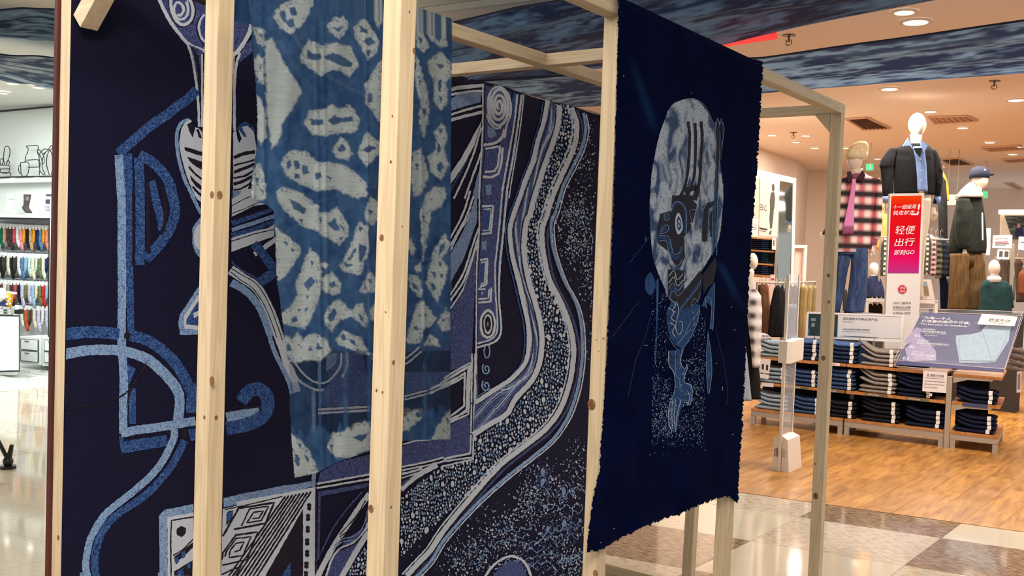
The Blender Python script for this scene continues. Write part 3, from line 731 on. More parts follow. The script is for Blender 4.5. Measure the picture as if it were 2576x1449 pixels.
# pale dyed-out shapes: outline | holes
TD = '''4 195,300 240,280 330,450 400,560 462,660 400,780 320,900 290,1030 240,1090 215,900 200,650
4 255,120 300,40 450,-20 600,-20 525,60 490,140 440,200 380,245 310,210|300,90 340,70 350,150 320,160|370,60 410,50 430,110 385,120|345,160 400,130 410,190 370,205
4 640,190 700,130 765,125 800,180 770,250 735,290 690,250|680,190 715,205 760,185 765,200 728,240
4 840,195 920,130 970,200 1030,300 1010,380 940,440 905,360 855,270|885,190 935,215 940,240 890,235|900,300 960,270 1000,310 950,335|925,370 965,365 950,410
4 450,400 510,290 600,330 720,315 820,340 875,470 810,560 755,520 700,510 640,520 600,555 520,500 460,450|500,360 540,390 600,395 605,425 560,440 500,430|620,415 680,385 740,400 830,462 820,485 770,485 660,440
4 480,900 520,810 640,790 680,760 740,790 810,770 890,870 850,970 740,965 640,990 540,985|525,870 620,870 622,905 560,915 528,910|648,880 700,842 740,862 830,848 838,885 760,890 690,908
4 680,1100 745,1005 800,1040 830,1120 800,1170 720,1150|722,1090 758,1050 788,1095 745,1110
4 868,1100 940,955 1030,1050 1040,1100 935,1215 890,1160|900,1095 955,1060 1005,1080 940,1112
4 925,610 1040,440 1052,900 1000,860 930,750|940,690 975,675 980,740 945,745
4 310,1200 350,1120 400,1100 500,1110 570,1180 740,1190 850,1250 930,1330 935,1430 860,1445 700,1380 560,1390 440,1340 350,1280|345,1190 375,1165 390,1210 360,1230|400,1170 440,1175 450,1230 415,1240|460,1200 500,1210 510,1260 475,1270|400,1260 440,1270 450,1300 415,1300|560,1262 600,1258 608,1285 570,1310|640,1280 680,1300 670,1315
4 1310,110 1380,80 1440,130 1500,180 1520,330 1480,350 1400,290 1350,200|1430,230 1480,260 1462,300 1430,280
4 1295,210 1350,250 1390,340 1350,390 1300,330|1310,270 1340,290 1330,330
4 1380,450 1470,380 1545,450 1545,560 1510,600 1530,730 1480,810 1430,740 1430,600 1390,530|1440,460 1500,480 1470,510|1458,580 1480,582 1476,670 1455,660|1465,700 1485,710 1475,750
4 1290,390 1330,500 1370,650 1390,800 1375,900 1350,1000 1320,900 1330,750 1290,600|1310,560 1330,600 1320,640|1340,790 1370,800 1355,850
4 1430,960 1480,900 1530,980 1500,1080 1535,1200 1480,1315 1400,1250 1380,1150 1440,1080|1450,1030 1480,1085 1450,1130|1440,1200 1480,1180 1500,1220 1460,1260|1465,930 1490,950 1470,980
4 1270,1120 1330,1080 1385,1280 1340,1400 1280,1445 1262,1300|1290,1190 1320,1200 1300,1240
4 1385,1445 1420,1370 1500,1360 1510,1449 1480,1510 1410,1520|1430,1400 1480,1390 1480,1430
4 80,1380 130,1200 160,1190 200,1340 200,1449 100,1470|120,1290 150,1300 140,1350|160,1380 185,1390 180,1420
4 105,200 190,215 200,330 180,350 130,300|150,240 170,250 165,290
4 110,440 150,400 185,430 190,620 150,600 110,500|150,460 165,480 160,520
4 130,700 160,720 200,840 205,1000 160,1060 130,960
4 960,10 1020,-20 1060,40 1055,140 1020,210 980,120|1000,40 1030,60 1020,100
5 280,10 330,-30 470,20 580,110 590,300 450,250 330,130 285,70|368,60 410,75 492,130 480,172 405,130|440,205 470,210 460,240|520,60 550,80 545,110
5 580,150 640,160 720,120 800,250 800,320 740,400 660,345 588,310|650,240 700,200 740,280 700,292|585,195 612,200 600,240|740,250 775,270 770,300|730,330 760,340 745,370
5 272,270 350,330 460,410 440,480 400,540 350,610 300,660 272,640|330,370 365,380 350,410|385,420 410,430 395,445
5 735,560 820,400 850,290 880,225 940,250 945,450 890,610 800,600|842,420 862,425 812,512 800,500|880,380 935,410 925,460 885,520 875,450|875,260 905,270 890,300|760,520 830,540 790,560
5 925,150 960,35 1020,100 1020,200 970,260 930,220|940,140 980,150 965,175
5 605,540 630,520 652,545 630,562
5 608,640 680,595 755,680 740,740 680,765 612,720|652,680 695,658 720,690 682,712
5 415,690 450,600 490,480 520,418 580,480 605,560 603,730 560,850 520,950 480,1000 400,990 330,970 305,900 370,850 430,760|475,672 525,628 560,658 510,722 485,705|490,760 510,765 500,790|430,870 450,860 450,890|480,860 505,850 490,900|380,930 420,920 430,950 390,960|525,510 545,520 535,560|560,640 580,650 572,680
5 878,730 920,660 960,580 1005,660 1000,740 900,745|940,640 970,645 960,675|915,680 935,700 920,720
5 620,920 660,840 740,785 780,840 830,880 860,830 900,820 940,930 925,1000 870,950 820,915 740,940 680,1025 632,980|650,920 700,850 718,890 700,940 665,958|880,900 900,910 915,960 890,940|640,960 665,985 660,1000
5 325,1090 345,1050 390,1080 430,1040 470,1090 520,1040 560,1035 640,1090 680,1170 600,1235 510,1240 400,1255 340,1180|345,1135 365,1110 385,1160 355,1170|425,1120 445,1115 465,1150|510,1145 525,1135 540,1165 515,1170|560,1150 580,1110 610,1150 585,1165
5 715,1070 760,1020 900,1080 960,1200 850,1170 720,1115|745,1050 765,1045 790,1085 760,1090|800,1080 840,1090 870,1140 820,1110
5 1325,150 1370,20 1490,-10 1500,80 1400,160 1385,280 1350,510 1335,300|1390,50 1430,40 1410,90|1340,180 1360,190 1350,230|1450,30 1480,40 1460,70
5 1418,450 1510,310 1545,400 1480,500 1530,560 1500,680 1450,805 1365,680 1390,570|1470,400 1510,370 1500,420 1460,470|1460,520 1485,520 1470,550|1410,600 1440,590 1430,640|1400,680 1420,670 1440,720 1420,725|1465,600 1490,610 1480,640
5 1240,610 1290,610 1335,660 1335,780 1260,720|1262,665 1300,690 1320,730 1280,715
5 1228,1060 1290,850 1345,795 1400,880 1450,930 1400,980 1345,1020 1330,1100 1228,1120|1270,990 1300,980 1310,1010 1280,1015|1310,900 1330,900 1320,930|1355,905 1370,900 1365,930
5 1448,960 1510,860 1542,900 1542,1010 1490,1028|1490,940 1512,930 1505,960
5 1355,1120 1400,1040 1450,1080 1465,1135|1385,1080 1400,1075 1395,1105
5 1282,560 1330,515 1333,590 1300,595
5 1240,340 1298,430 1262,470 1240,430
5 955,870 1000,810 1005,960 970,940
6 368,400 440,455 520,540 582,690 500,725 405,735 378,560|410,550 450,590 440,650 415,640|430,480 460,485 450,520|480,560 520,600 500,620|550,640 570,650 560,670
6 640,510 690,405 760,400 830,350 880,330 960,320 962,530 900,545 840,585 710,585|660,490 690,500 680,540|835,440 880,420 940,410 935,440 900,465 860,450
6 1200,230 1240,225 1260,245 1340,220 1342,300 1280,345 1240,390 1200,385|1225,300 1245,302 1240,325|1290,275 1310,245 1340,285 1310,292
6 1546,225 1546,455 1410,462 1440,375|1490,380 1510,390 1495,415|1520,300 1535,310 1525,340
'''
shapes = []
for ln in TD.strip().splitlines():
    v, r = ln.split(' ', 1); parts = r.split('|'); shapes.append((P2(v, parts[0]), [P2(v, q) for q in parts[1:]]))
tdL = [(-30, 622), (0, 625), (60, 632), (130, 636), (210, 643), (300, 648), (380, 645), (440, 634), (500, 632), (514, 668), (530, 688), (600, 692), (710, 697), (760, 705), (850, 715), (930, 728), (1000, 728), (1100, 733), (1202, 741)]
tdR = [(-30, 1139), (50, 1138), (200, 1136), (400, 1134), (700, 1133), (900, 1134), (1108, 1133)]
tdBx = [741, 798, 848, 900, 965, 1016, 1060, 1134]; tdBy = [1202, 1190, 1163, 1146, 1124, 1109, 1107, 1105]
NX, NY = 236, 560
uu, vv = np.meshgrid(np.linspace(0, 1, NX), np.linspace(0, 1, NY))
def td_px(u, v):
    xb = 741+u*(1134-741); yb = np.interp(xb, tdBx, tdBy); yt = 5+(u*500)*.19-30*(1-u)      # top drapes over the rail
    y = yt+(yb-yt)*v
    xl = np.interp(y, [a for a, b in tdL], [b for a, b in tdL]); xr = np.interp(y, [a for a, b in tdR], [b for a, b in tdR])
    return xl+(xr-xl)*u, y
X0, Y0 = td_px(uu, vv)
X0[:, 0] += np.random.default_rng(3).normal(0, .8, NY); X0[:, -1] += np.random.default_rng(4).normal(0, .5, NY)
nz = (vnoise(X0/9, Y0/9, 1)-.5)*7+(vnoise(X0/3.2, Y0/3.2, 2)-.5)*5
hn = (vnoise(X0/5, Y0/5, 5)-.5)*4
pale = np.zeros(X0.shape)
for out, holes in shapes:
    xs = [p[0] for p in out]; ys = [p[1] for p in out]
    sel = (X0 > min(xs)-12) & (X0 < max(xs)+12) & (Y0 > min(ys)-12) & (Y0 < max(ys)+12)
    if not sel.any(): continue
    x, y = X0[sel], Y0[sel]; d = sdist(x, y, out)+nz[sel]*.75
    a = np.clip(d/5.5+.5, 0, 1)
    for h in holes:
        dh = sdist(x, y, h)+hn[sel]; a = a*(1-np.clip(dh/3+.6, 0, 1)*.95)
    # crinkled resist lines round the rim
    if len(holes) >= 1:
        rim = np.exp(-((d-2.5)/1.4)**2); web = (vnoise(x/3.0, y/3.6, 11) < .33)*(d > 3)*(d < 9); a = np.where(web & (a > .3), a*.45, a); a = np.maximum(a, rim*.85)
    pale[sel] = np.maximum(pale[sel], a)
mott = vnoise(X0/22, Y0/30, 7)*.6+vnoise(X0/8, Y0/12, 8)*.4
weave = vnoise(X0/26, Y0/1.9, 9)
def L3(c): return np.array(lin(c)[:3])
blue = L3((22, 56, 104))[None, None]*(1-mott[..., None])+L3((62, 98, 140))[None, None]*mott[..., None]
pal = L3((168, 180, 184))[None, None]*(.86+.22*weave[..., None])
colr = blue*(1-pale[..., None])+pal*pale[..., None]
# single sheer layer at the bottom lets the mural through
sh_top = np.interp(X0, [728, 805, 830, 935, 1135], [905, 905, 880, 880, 868]); sh_bot = np.interp(X0, [728, 830, 935, 1135], [1088, 1082, 1060, 1028])+(vnoise(X0/9, Y0*0, 3)-.5)*30
edge = (vnoise(X0/12, Y0/12, 21)-.5)*10
inz = np.clip((Y0-sh_top+edge)/5, 0, 1)*np.clip((sh_bot-Y0+edge)/5, 0, 1)
alpha = .95+.03*pale
streak = (np.abs(X0-870) < 6) | (np.abs(X0-805) < 3) | (np.abs(X0-1075-6*np.sin(Y0/15)) < 5) | (np.abs(X0-930) < 7)
alpha = alpha*(1-inz)+inz*np.where(streak, .75, np.where(X0 < 935, .20, .26)+.16*weave)
alpha = np.where((inz > .5) & (X0 < 785) & (Y0 > 960), .55, alpha)
folds = .012*np.sin(X0/37+Y0/400)+.007*np.sin(X0/17+1.3+Y0/230)+.004*np.sin(X0/9+Y0/90)+.004*(vnoise(X0/40, Y0/60, 31)-.5)
for fx in (640, 668, 803, 822, 928, 1064): folds += .012*np.exp(-((X0-fx-(Y0-600)*.018)/5)**2)
wgt = np.clip(vv*10, 0.15, 1)
xoff = .020+.5*folds*wgt+.02*vv
rays = np.stack([(X0-IW/2)/FPX, (Y0-IH/2)/FPX, np.ones_like(X0)], -1) @ MR
T = (xB+xoff)/rays[..., 0]
PT = CAMP + rays*T[..., None]
def grid_mesh(name, P, colors, alphas, m, parent, smooth=True):
    ny, nx = P.shape[:2]; me = bpy.data.meshes.new(name); idx = np.arange(ny*nx).reshape(ny, nx)
    q = np.stack([idx[:-1, :-1], idx[:-1, 1:], idx[1:, 1:], idx[1:, :-1]], -1).reshape(-1, 4)
    me.vertices.add(ny*nx); me.vertices.foreach_set('co', (P-np.array(parent.location)).reshape(-1).astype(np.float32))
    me.loops.add(q.size); me.loops.foreach_set('vertex_index', q.reshape(-1).astype(np.int32))
    me.polygons.add(len(q)); me.polygons.foreach_set('loop_start', np.arange(0, q.size, 4, dtype=np.int32))
    me.update(calc_edges=True); me.validate()
    me.polygons.foreach_set('use_smooth', [smooth]*len(me.polygons))
    ca = me.color_attributes.new('dye', 'FLOAT_COLOR', 'POINT')
    ca.data.foreach_set('color', np.concatenate([colors, alphas[..., None]], -1).reshape(-1).astype(np.float32))
    me.materials.append(m); o = bpy.data.objects.new(name, me); COL.objects.link(o); o.parent = parent; return o
def dye_mat(name, rough=.85, transl=.25, spec=.25):
    m = bpy.data.materials.new(name); m.use_nodes = True; nt = m.node_tree; b = nt.nodes['Principled BSDF']; out = nt.nodes['Material Output']
    b.inputs['Roughness'].default_value = rough; b.inputs['Specular IOR Level'].default_value = spec
    at = nt.nodes.new('ShaderNodeAttribute'); at.attribute_name = 'dye'
    nt.links.new(at.outputs['Color'], b.inputs['Base Color'])
    tr = nt.nodes.new('ShaderNodeBsdfTransparent'); tl = nt.nodes.new('ShaderNodeBsdfTranslucent'); nt.links.new(at.outputs['Color'], tl.inputs[0])
    m1 = nt.nodes.new('ShaderNodeMixShader'); m1.inputs[0].default_value = transl; nt.links.new(b.outputs[0], m1.inputs[1]); nt.links.new(tl.outputs[0], m1.inputs[2])
    m2 = nt.nodes.new('ShaderNodeMixShader'); nt.links.new(at.outputs['Alpha'], m2.inputs[0]); nt.links.new(tr.outputs[0], m2.inputs[1]); nt.links.new(m1.outputs[0], m2.inputs[2])
    nt.links.new(m2.outputs[0], out.inputs[0]); return m
M_DYE = dye_mat('sheer_dyed_gauze')
td = root('tie_dyed_cloth', 'sheer blue and white tie-dyed cloth draped over the middle rail', 'cloth', (xB, 2.9*U, ZT))
grid_mesh('cloth', PT, colr, alpha, M_DYE, td)
# the part that folds over the rail and hangs behind it
top = PT[0]; back = []
for s_, (dx, dz) in enumerate([(0, 0), (-.004, .012), (-.02, .018), (-W7-.03, .016), (-W7-.04, 0), (-W7-.045, -.03), (-W7-.046, -.06)]):
    row = top.copy(); row[:, 0] += dx; row[:, 2] = np.where(s_ == 0, row[:, 2], np.maximum(row[:, 2]+dz, ZT+.004) if s_ < 4 else row[:, 2]+dz); back.append(row)
BK = np.stack(back); cb = np.repeat(colr[:1], len(back), 0); cb = np.concatenate([cb[:1]]*len(back)) if False else cb
grid_mesh('back_fold', BK, cb, np.full(BK.shape[:2], .95), M_DYE, td)

# ================= navy batik hanging on the front rail =================
ntT = [(1555, 1), (1600, 27), (1660, 55), (1700, 75), (1760, 108), (1800, 118), (1850, 142), (1885, 158), (1919, 160)]
nL = [(0, 1556), (150, 1553), (430, 1546), (700, 1536), (900, 1526), (1100, 1513), (1180, 1508), (1240, 1494), (1320, 1482), (1389, 1475)]
nR = [(160, 1919), (300, 1912), (420, 1905), (600, 1890), (850, 1878), (1050, 1868), (1180, 1860), (1266, 1857)]
nB = [(1475, 1389), (1500, 1386), (1530, 1372), (1560, 1352), (1610, 1328), (1660, 1307), (1700, 1296), (1740, 1277), (1780, 1261), (1815, 1251), (1833, 1250), (1857, 1266)]
IX = lambda v, t: np.interp(v, [a for a, b in t], [b for a, b in t])
MX, MY = 96, 300
u2, v2 = np.meshgrid(np.linspace(0, 1, MX), np.linspace(0, 1, MY))
xt = 1555+u2*(1919-1555); xbm = 1475+u2*(1857-1475)
yt = IX(xt, ntT); yb = IX(xbm, nB); Y2 = yt+(yb-yt)*v2
X2 = IX(Y2, nL)+(IX(Y2, nR)-IX(Y2, nL))*u2
r_ = np.random.default_rng(12)
X2[:, 0] += r_.normal(0, 1.3, MY); X2[:, -1] += r_.normal(0, 1.5, MY); Y2[0] += r_.normal(0, 1.0, MX); Y2[-1] += r_.normal(0, 2.2, MX)
def navy_off(x, y):
    w = np.clip((1600-x)/60, 0, 1)*np.clip((y-200)/600, 0, 1)
    b = np.clip((y-1150)/120, 0, 1)
    return .010+w*(.010+.010*np.sin(y/60.0))+b*(.006*np.sin(x/21.0)+.004)
NXF = .004
rays = np.stack([(X2-IW/2)/FPX, (Y2-IH/2)/FPX, np.ones_like(X2)], -1) @ MR
PN = CAMP + rays*((xF+NXF+navy_off(X2, Y2))/rays[..., 0])[..., None]
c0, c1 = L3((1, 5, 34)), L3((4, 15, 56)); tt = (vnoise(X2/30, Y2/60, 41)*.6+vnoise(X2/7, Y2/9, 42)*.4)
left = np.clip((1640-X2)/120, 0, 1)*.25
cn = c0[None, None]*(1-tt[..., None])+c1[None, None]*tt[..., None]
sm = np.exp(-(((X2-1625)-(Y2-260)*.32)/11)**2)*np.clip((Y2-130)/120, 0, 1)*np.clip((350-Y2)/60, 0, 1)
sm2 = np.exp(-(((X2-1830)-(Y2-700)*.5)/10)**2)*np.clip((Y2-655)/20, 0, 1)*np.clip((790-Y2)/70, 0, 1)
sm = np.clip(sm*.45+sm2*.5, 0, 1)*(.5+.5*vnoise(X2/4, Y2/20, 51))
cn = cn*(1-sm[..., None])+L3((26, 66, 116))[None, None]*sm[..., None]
M_NAVY = dye_mat('indigo_cotton', .95, .06, .03)
nh = root('batik_hanging', 'navy batik hanging with a pale oval, hung from the front rail', 'cloth', (xF, 4.1*U, ZT))
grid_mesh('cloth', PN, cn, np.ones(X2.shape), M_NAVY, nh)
top = PN[0]; rows = []
for dx, dz in [(0, 0), (-.002, .010), (-.02, .016), (-W7+.004, .012), (-W7+.003, .008), (-W7+.002, .006)]:
    row = top.copy(); row[:, 0] += dx; row[:, 2] = np.maximum(row[:, 2]+dz, ZT+.003) if -W7-.02 < dx < -.001 else row[:, 2]+dz; rows.append(row)
BN = np.stack(rows); grid_mesh('back_fold', BN, np.repeat(cn[:1], len(rows), 0), np.ones(BN.shape[:2]), M_NAVY, nh)
# frayed threads along the raw edges
fr = MB()
def fray(x, y, dx, dy):
    p = onX(x, y, xF+NXF+float(navy_off(x, y))+.001); q = onX(x+dx, y+dy, xF+NXF+float(navy_off(x, y))+.003); s_ = onX(x+.7, y+.7, xF+NXF+float(navy_off(x, y))+.001)
    fr.add([p, q, s_], [(0, 1, 2)])
for _ in range(420):
    x = random.uniform(1476, 1857); fray(x, IX(x, nB)-1, random.uniform(-2, 2), random.uniform(2, 6.5))
for _ in range(200):
    x = random.uniform(1590, 1919); fray(x, IX(x, ntT)+1, random.uniform(-2, 3), random.uniform(-4, -1.5))
for _ in range(260):
    y = random.uniform(165, 1262); fray(IX(y, nR)-1, y, random.uniform(1.5, 4.5), random.uniform(-2, 2))
for _ in range(160):
    y = random.uniform(1100, 1385); fray(IX(y, nL)+1, y, random.uniform(-5, -1.5), random.uniform(-2, 2))
fr.build('frayed_edge', mat('navy_thread', (8, 20, 52), .9), nh, kind='stuff')
# batik drawing
def nav3(x, y, off): return tuple(onX(x, y, xF+NXF+float(navy_off(x, y))+off))
def crackle():
    m = bpy.data.materials.new('crackled_wax_moon'); m.use_nodes = True; nt = m.node_tree; b = nt.nodes['Principled BSDF']; b.inputs['Roughness'].default_value = .9
    tc = nt.nodes.new('ShaderNodeTexCoord'); mp_ = nt.nodes.new('ShaderNodeMapping'); mp_.inputs['Scale'].default_value = (1, .85, .7)
    nw = nt.nodes.new('ShaderNodeTexNoise'); nw.inputs['Scale'].default_value = 40
    mx = nt.nodes.new('ShaderNodeVectorMath'); mx.operation = 'MULTIPLY_ADD'; mx.inputs[1].default_value = (.02, .02, .02)
    vo = nt.nodes.new('ShaderNodeTexVoronoi'); vo.feature = 'DISTANCE_TO_EDGE'; vo.inputs['Scale'].default_value = 95
    r1 = nt.nodes.new('ShaderNodeValToRGB'); r1.color_ramp.elements[0].position = .0; r1.color_ramp.elements[1].position = .05
    n2 = nt.nodes.new('ShaderNodeTexNoise'); n2.inputs['Scale'].default_value = 16; n2.inputs['Detail'].default_value = 6; n2.inputs['Distortion'].default_value = .8
    r2 = nt.nodes.new('ShaderNodeValToRGB'); r2.color_ramp.elements[0].position = .45; r2.color_ramp.elements[1].position = .60
    r2.color_ramp.elements[0].color = lin((166, 180, 196)); r2.color_ramp.elements[1].color = lin((28, 60, 106))
    mm = nt.nodes.new('ShaderNodeMix'); mm.data_type = 'RGBA'; mm.inputs[6].default_value = lin((44, 66, 100))
    L = nt.links.new
    L(tc.outputs['Object'], mp_.inputs[0]); L(mp_.outputs[0], nw.inputs['Vector']); L(nw.outputs['Color'], mx.inputs[0]); L(mp_.outputs[0], mx.inputs[2]); L(mx.outputs[0], vo.inputs['Vector'])
    L(mp_.outputs[0], n2.inputs['Vector']); L(vo.outputs['Distance'], r1.inputs[0]); L(n2.outputs['Fac'], r2.inputs[0]); L(r1.outputs[0], mm.inputs[0]); L(r2.outputs[0], mm.inputs[7]); L(mm.outputs[2], b.inputs['Base Color']); return m
NINK = {'W': ('white_wax_lines', mat('wax_white', (170, 186, 206), .9)), 'O': ('crackled_oval', crackle()), 'N': ('navy_figure', mat('batik_navy', (3, 9, 34), .9)),
        'B': ('mid_blue_shapes', cloth_mat('batik_blue', [(.3, (14, 44, 92)), (.6, (30, 72, 124))], 60, .6)), 'F': ('faint_lines', mat('batik_faint', (22, 46, 96), .9)), 'T': ('thin_wax_lines', mat('batik_line', (108, 138, 178), .9))}
npn = Print(nav3, step=.00002, base=.0008)
VW['n'] = (1600, 230, 4.024); 
npn.run('''
a O B 1590,640 1480,680 1420,800 1375,960 1345,1130 1333,1300 1332,1460 1350,1660 1380,1760 1430,1880 1455,1935 1560,1880 1650,1790 1720,1680 1780,1560 1800,1420 1810,1240 1790,1060 1755,830 1700,720 1650,660
''')
npn.run('''
b F l1.2 1330,300 1200,470|1260,720 1080,960|1345,780 1300,960 1240,1100 1190,1340|1760,900 1810,1100 1840,1300 1830,1400
b B B 1335,530 1365,580 1367,640 1335,682 1302,640 1305,570
b B B 1303,295 1311,312 1305,332 1296,315
b B B 1383,1180 1392,1205 1383,1222 1376,1200
''')
npn.run('''
a N s8 1580,790 1592,900 1585,1050 1570,1180 1535,1270 1510,1330
a N s8 1625,800 1630,900 1628,1050 1615,1180 1585,1250 1560,1300
a N s8 1665,790 1672,900 1662,1050 1655,1180 1630,1260 1590,1320
a W s1.4 1590,750 1602,830 1600,1000 1590,1120 1575,1200
a W s1.4 1632,760 1642,830 1640,1000 1632,1150 1600,1230
a T s1.2 1580,745 1570,800 1575,1000 1560,1130 1530,1230
a N F 1480,1290 1540,1260 1600,1290 1640,1330 1610,1449 1480,1449
a N s9 1770,800 1778,950 1770,1100 1765,1250 1762,1449
a N s5 1800,800 1805,900 1790,1050
a T s1.2 1760,790 1757,900 1762,1100 1755,1280 1700,1290 1670,1330
a T s1.2 1785,790 1790,900 1782,1100 1778,1300|1812,800 1815,860 1800,960|1772,770 1765,810|1797,770 1790,810
a T s1.2 1775,770 1785,810|1797,770 1810,810
b N F 1480,30 1610,30 1590,140 1600,240 1555,300 1560,430 1530,500 1490,480 1460,400 1385,340 1380,240 1400,150 1470,130
b B s4 1478,130 1490,90 1520,78 1555,110 1565,180 1560,280
b T s1.4 1470,140 1485,85 1520,70 1560,105 1572,180 1567,290
b W B 1518,140 1540,185 1545,250 1520,285 1500,250 1500,180
b B B 1519,160 1534,190 1537,240 1520,265 1508,235 1508,190
b W B 1520,185 1530,205 1530,230 1518,238 1513,215
b N B 1520,200 1526,212 1524,226 1518,226 1516,212
b T s1.4 1425,150 1455,150 1455,185 1428,190 1425,150|1412,235 1450,222 1448,262 1402,278 1412,235
b B F 1428,156 1450,156 1450,182 1430,184 |1415,240 1444,230 1443,256 1407,270
b B s7 1390,300 1450,320 1470,380 1485,430 1520,430 1540,360
b T s1.3 1388,288 1455,300 1475,370 1495,415 1530,400|1395,325 1440,330 1455,400 1480,460 1515,490 1545,440
b N s14 1560,0 1640,-20 1620,60
b T s1.2 1590,215 1605,200 1592,130 1640,120
b N s14 1690,330 1690,180 1700,110 1760,80
b N s8 1735,300 1735,160 1760,140
b T s1.3 1670,340 1672,180 1690,100 1720,70 1765,60|1715,330 1715,170 1730,110 1765,100
b B s6 1760,0 1752,200 1745,400
b T s1.2 1775,-10 1770,200 1768,420|1740,150 1738,420
b N F 1680,540 1760,430 1770,480 1745,600 1700,640 1680,680
b N F 1450,510 1555,520 1555,650 1660,520 1680,560 1660,700 1520,800 1450,700
b W s1.6 1455,555 1490,520 1510,580 1548,540|1455,600 1490,560 1510,620 1550,580
b B s5 1460,690 1480,630 1510,660 1555,610
b T s1.3 1455,640 1480,600 1512,650 1552,600|1458,700 1485,650 1515,685 1560,640
b B s4 1530,760 1600,670 1650,600
b T s1.2 1525,780 1650,620 1660,580|1545,785 1640,720 1662,660
b B F 1510,785 1640,735 1660,760 1640,870 1590,980 1540,1030 1490,1000 1450,920 1440,800 1470,720 1510,720
b N s3 1460,790 1490,760 1500,810 1475,830|1455,840 1490,820 1490,870 1465,890|1460,900 1492,880 1492,930
b W s1.5 1460,700 1500,740 1478,780 1500,790|1452,760 1490,790 1470,830 1500,850|1462,860 1495,880 1478,920 1500,950|1505,720 1520,780 1500,880 1520,935 1545,900 1540,850 1525,850
b T s1.3 1655,740 1650,820 1610,930 1560,1010 1530,1035 1490,1010 1455,950|1560,930 1600,850 1640,800|1510,1000 1560,940 1600,900
b T s1.2 1600,750 1620,700 1650,730
b B F 1455,1040 1550,1030 1530,1130 1565,1160 1580,1130 1565,1190 1555,1250 1600,1260 1608,1330 1590,1390 1560,1350 1530,1380 1510,1449 1460,1449 1500,1290 1500,1210 1450,1120
b N s4 1465,1060 1478,1095 1500,1060 1500,1100|1460,1105 1480,1130 1495,1105
b W s1.4 1455,1040 1455,1130 1490,1190 1495,1290 1470,1370 1455,1449|1550,1030 1530,1110 1560,1160 1575,1125 1575,1160 1560,1200 1555,1245 1600,1265 1608,1330 1590,1395 1565,1360
b T s1.2 1500,1040 1500,1180 1530,1260 1500,1390|1512,1130 1530,1110 1540,1140 1520,1160
c B F 1500,230 1530,210 1565,190 1608,225 1600,290 1575,345 1555,310 1525,390 1500,510 1475,510 1455,450 1458,340
c W s1.4 1470,300 1455,360 1455,450 1475,508|1480,300 1475,400 1480,490|1500,300 1490,400 1495,480|1535,300 1510,400 1500,510|1580,250 1592,290 1576,340
c T s1.2 1560,190 1600,215 1608,250
b T s1.3 1385,570 1385,700 1378,900 1368,1130
b B s4 1378,580 1376,900 1366,1110
b B F 1750,600 1745,900 1720,900 1735,760 1700,720 1690,760 1665,750 1720,640
b T s1.3 1755,600 1750,760 1742,910|1700,765 1695,690 1712,690 1735,740 1725,900
b B F 1712,900 1730,1060 1735,1200 1718,1320 1705,1250 1700,1080 1706,930
b T s1.2 1712,930 1730,1060 1735,1190 1716,1320 1704,1240 1700,1080 1710,930|1712,1180 1722,1190 1716,1210 1708,1195
a T s1.2 1590,640 1650,655 1700,705 1755,820
''')
npn.k += 2
for cx0, cx1, cy0, cy1, num in ((1640, 1680, 740, 1090, 260), (1740, 1775, 780, 1050, 330), (1700, 1770, 900, 1100, 520), (1640, 1690, 950, 1100, 380), (1640, 1770, 1050, 1120, 260), (1635, 1775, 1110, 1145, 40), (1650, 1700, 1000, 1100, 200)):
    for _ in range(num):
        x, y = random.uniform(cx0, cx1), random.uniform(cy0, cy1)
        npn.blob('W' if random.random() < .3 else 'T' if random.random() < .5 else 'B', x, y, random.uniform(.4, 1.1), random.uniform(.8, 2.0), 5, .3)
for (x, y) in [(1623, 869), (1628, 869), (1569, 191), (1739, 234), (1817, 980), (1802, 914), (1848, 830), (1840, 773), (1843, 1093), (1740, 1300), (1512, 1365), (1545, 1330), (1706, 1312), (1818, 975)]: npn.blob('W', x, y, 1.2, 1.8, 5)
npn.emit(NINK, nh, 'stuff')
# ================= setting: floors, ceilings, walls =================
def q2(p): return np.array([p[0], p[1]])
O0 = q2(onZ(2417.2, 1316.8, 0)); E1 = q2(onZ(2576, 1337.1, 0))-q2(onZ(1859.4, 1237.3, 0)); E1 /= np.linalg.norm(E1)
E2 = q2(onZ(2368.6, 1353.5, 0))-q2(onZ(2275.9, 1422.6, 0)); E2 /= np.linalg.norm(E2)
def speck(name, base, c1, c2, lo):
    m = bpy.data.materials.new(name); m.use_nodes = True; nt = m.node_tree; b = nt.nodes['Principled BSDF']
    b.inputs['Roughness'].default_value = .07; b.inputs['Specular IOR Level'].default_value = .55; b.inputs['Coat Weight'].default_value = .1; b.inputs['Coat Roughness'].default_value = .04
    tc = nt.nodes.new('ShaderNodeTexCoord'); mp_ = nt.nodes.new('ShaderNodeMapping'); mp_.inputs['Scale'].default_value = (1, 4.2, 1); mp_.inputs['Rotation'].default_value = (0, 0, .35)
    n = nt.nodes.new('ShaderNodeTexNoise'); n.inputs['Scale'].default_value = 17; n.inputs['Detail'].default_value = 5; n.inputs['Roughness'].default_value = .65
    rp = nt.nodes.new('ShaderNodeValToRGB'); e = rp.color_ramp.elements; e.new(.5)
    e[0].position = lo; e[0].color = lin(c1); e[1].position = .5; e[1].color = lin(base); e[2].position = 1-lo; e[2].color = lin(c2)
    nt.links.new(tc.outputs['Object'], mp_.inputs[0]); nt.links.new(mp_.outputs[0], n.inputs['Vector']); nt.links.new(n.outputs['Fac'], rp.inputs[0]); nt.links.new(rp.outputs[0], b.inputs['Base Color']); return m
TILE = [speck('cream_tile', (214, 200, 176), (208, 192, 168), (220, 208, 186), .3), speck('light_speckled_tile', (208, 190, 168), (164, 142, 118), (226, 212, 192), .34), speck('dark_speckled_tile', (146, 120, 94), (90, 70, 52), (186, 160, 134), .36)]
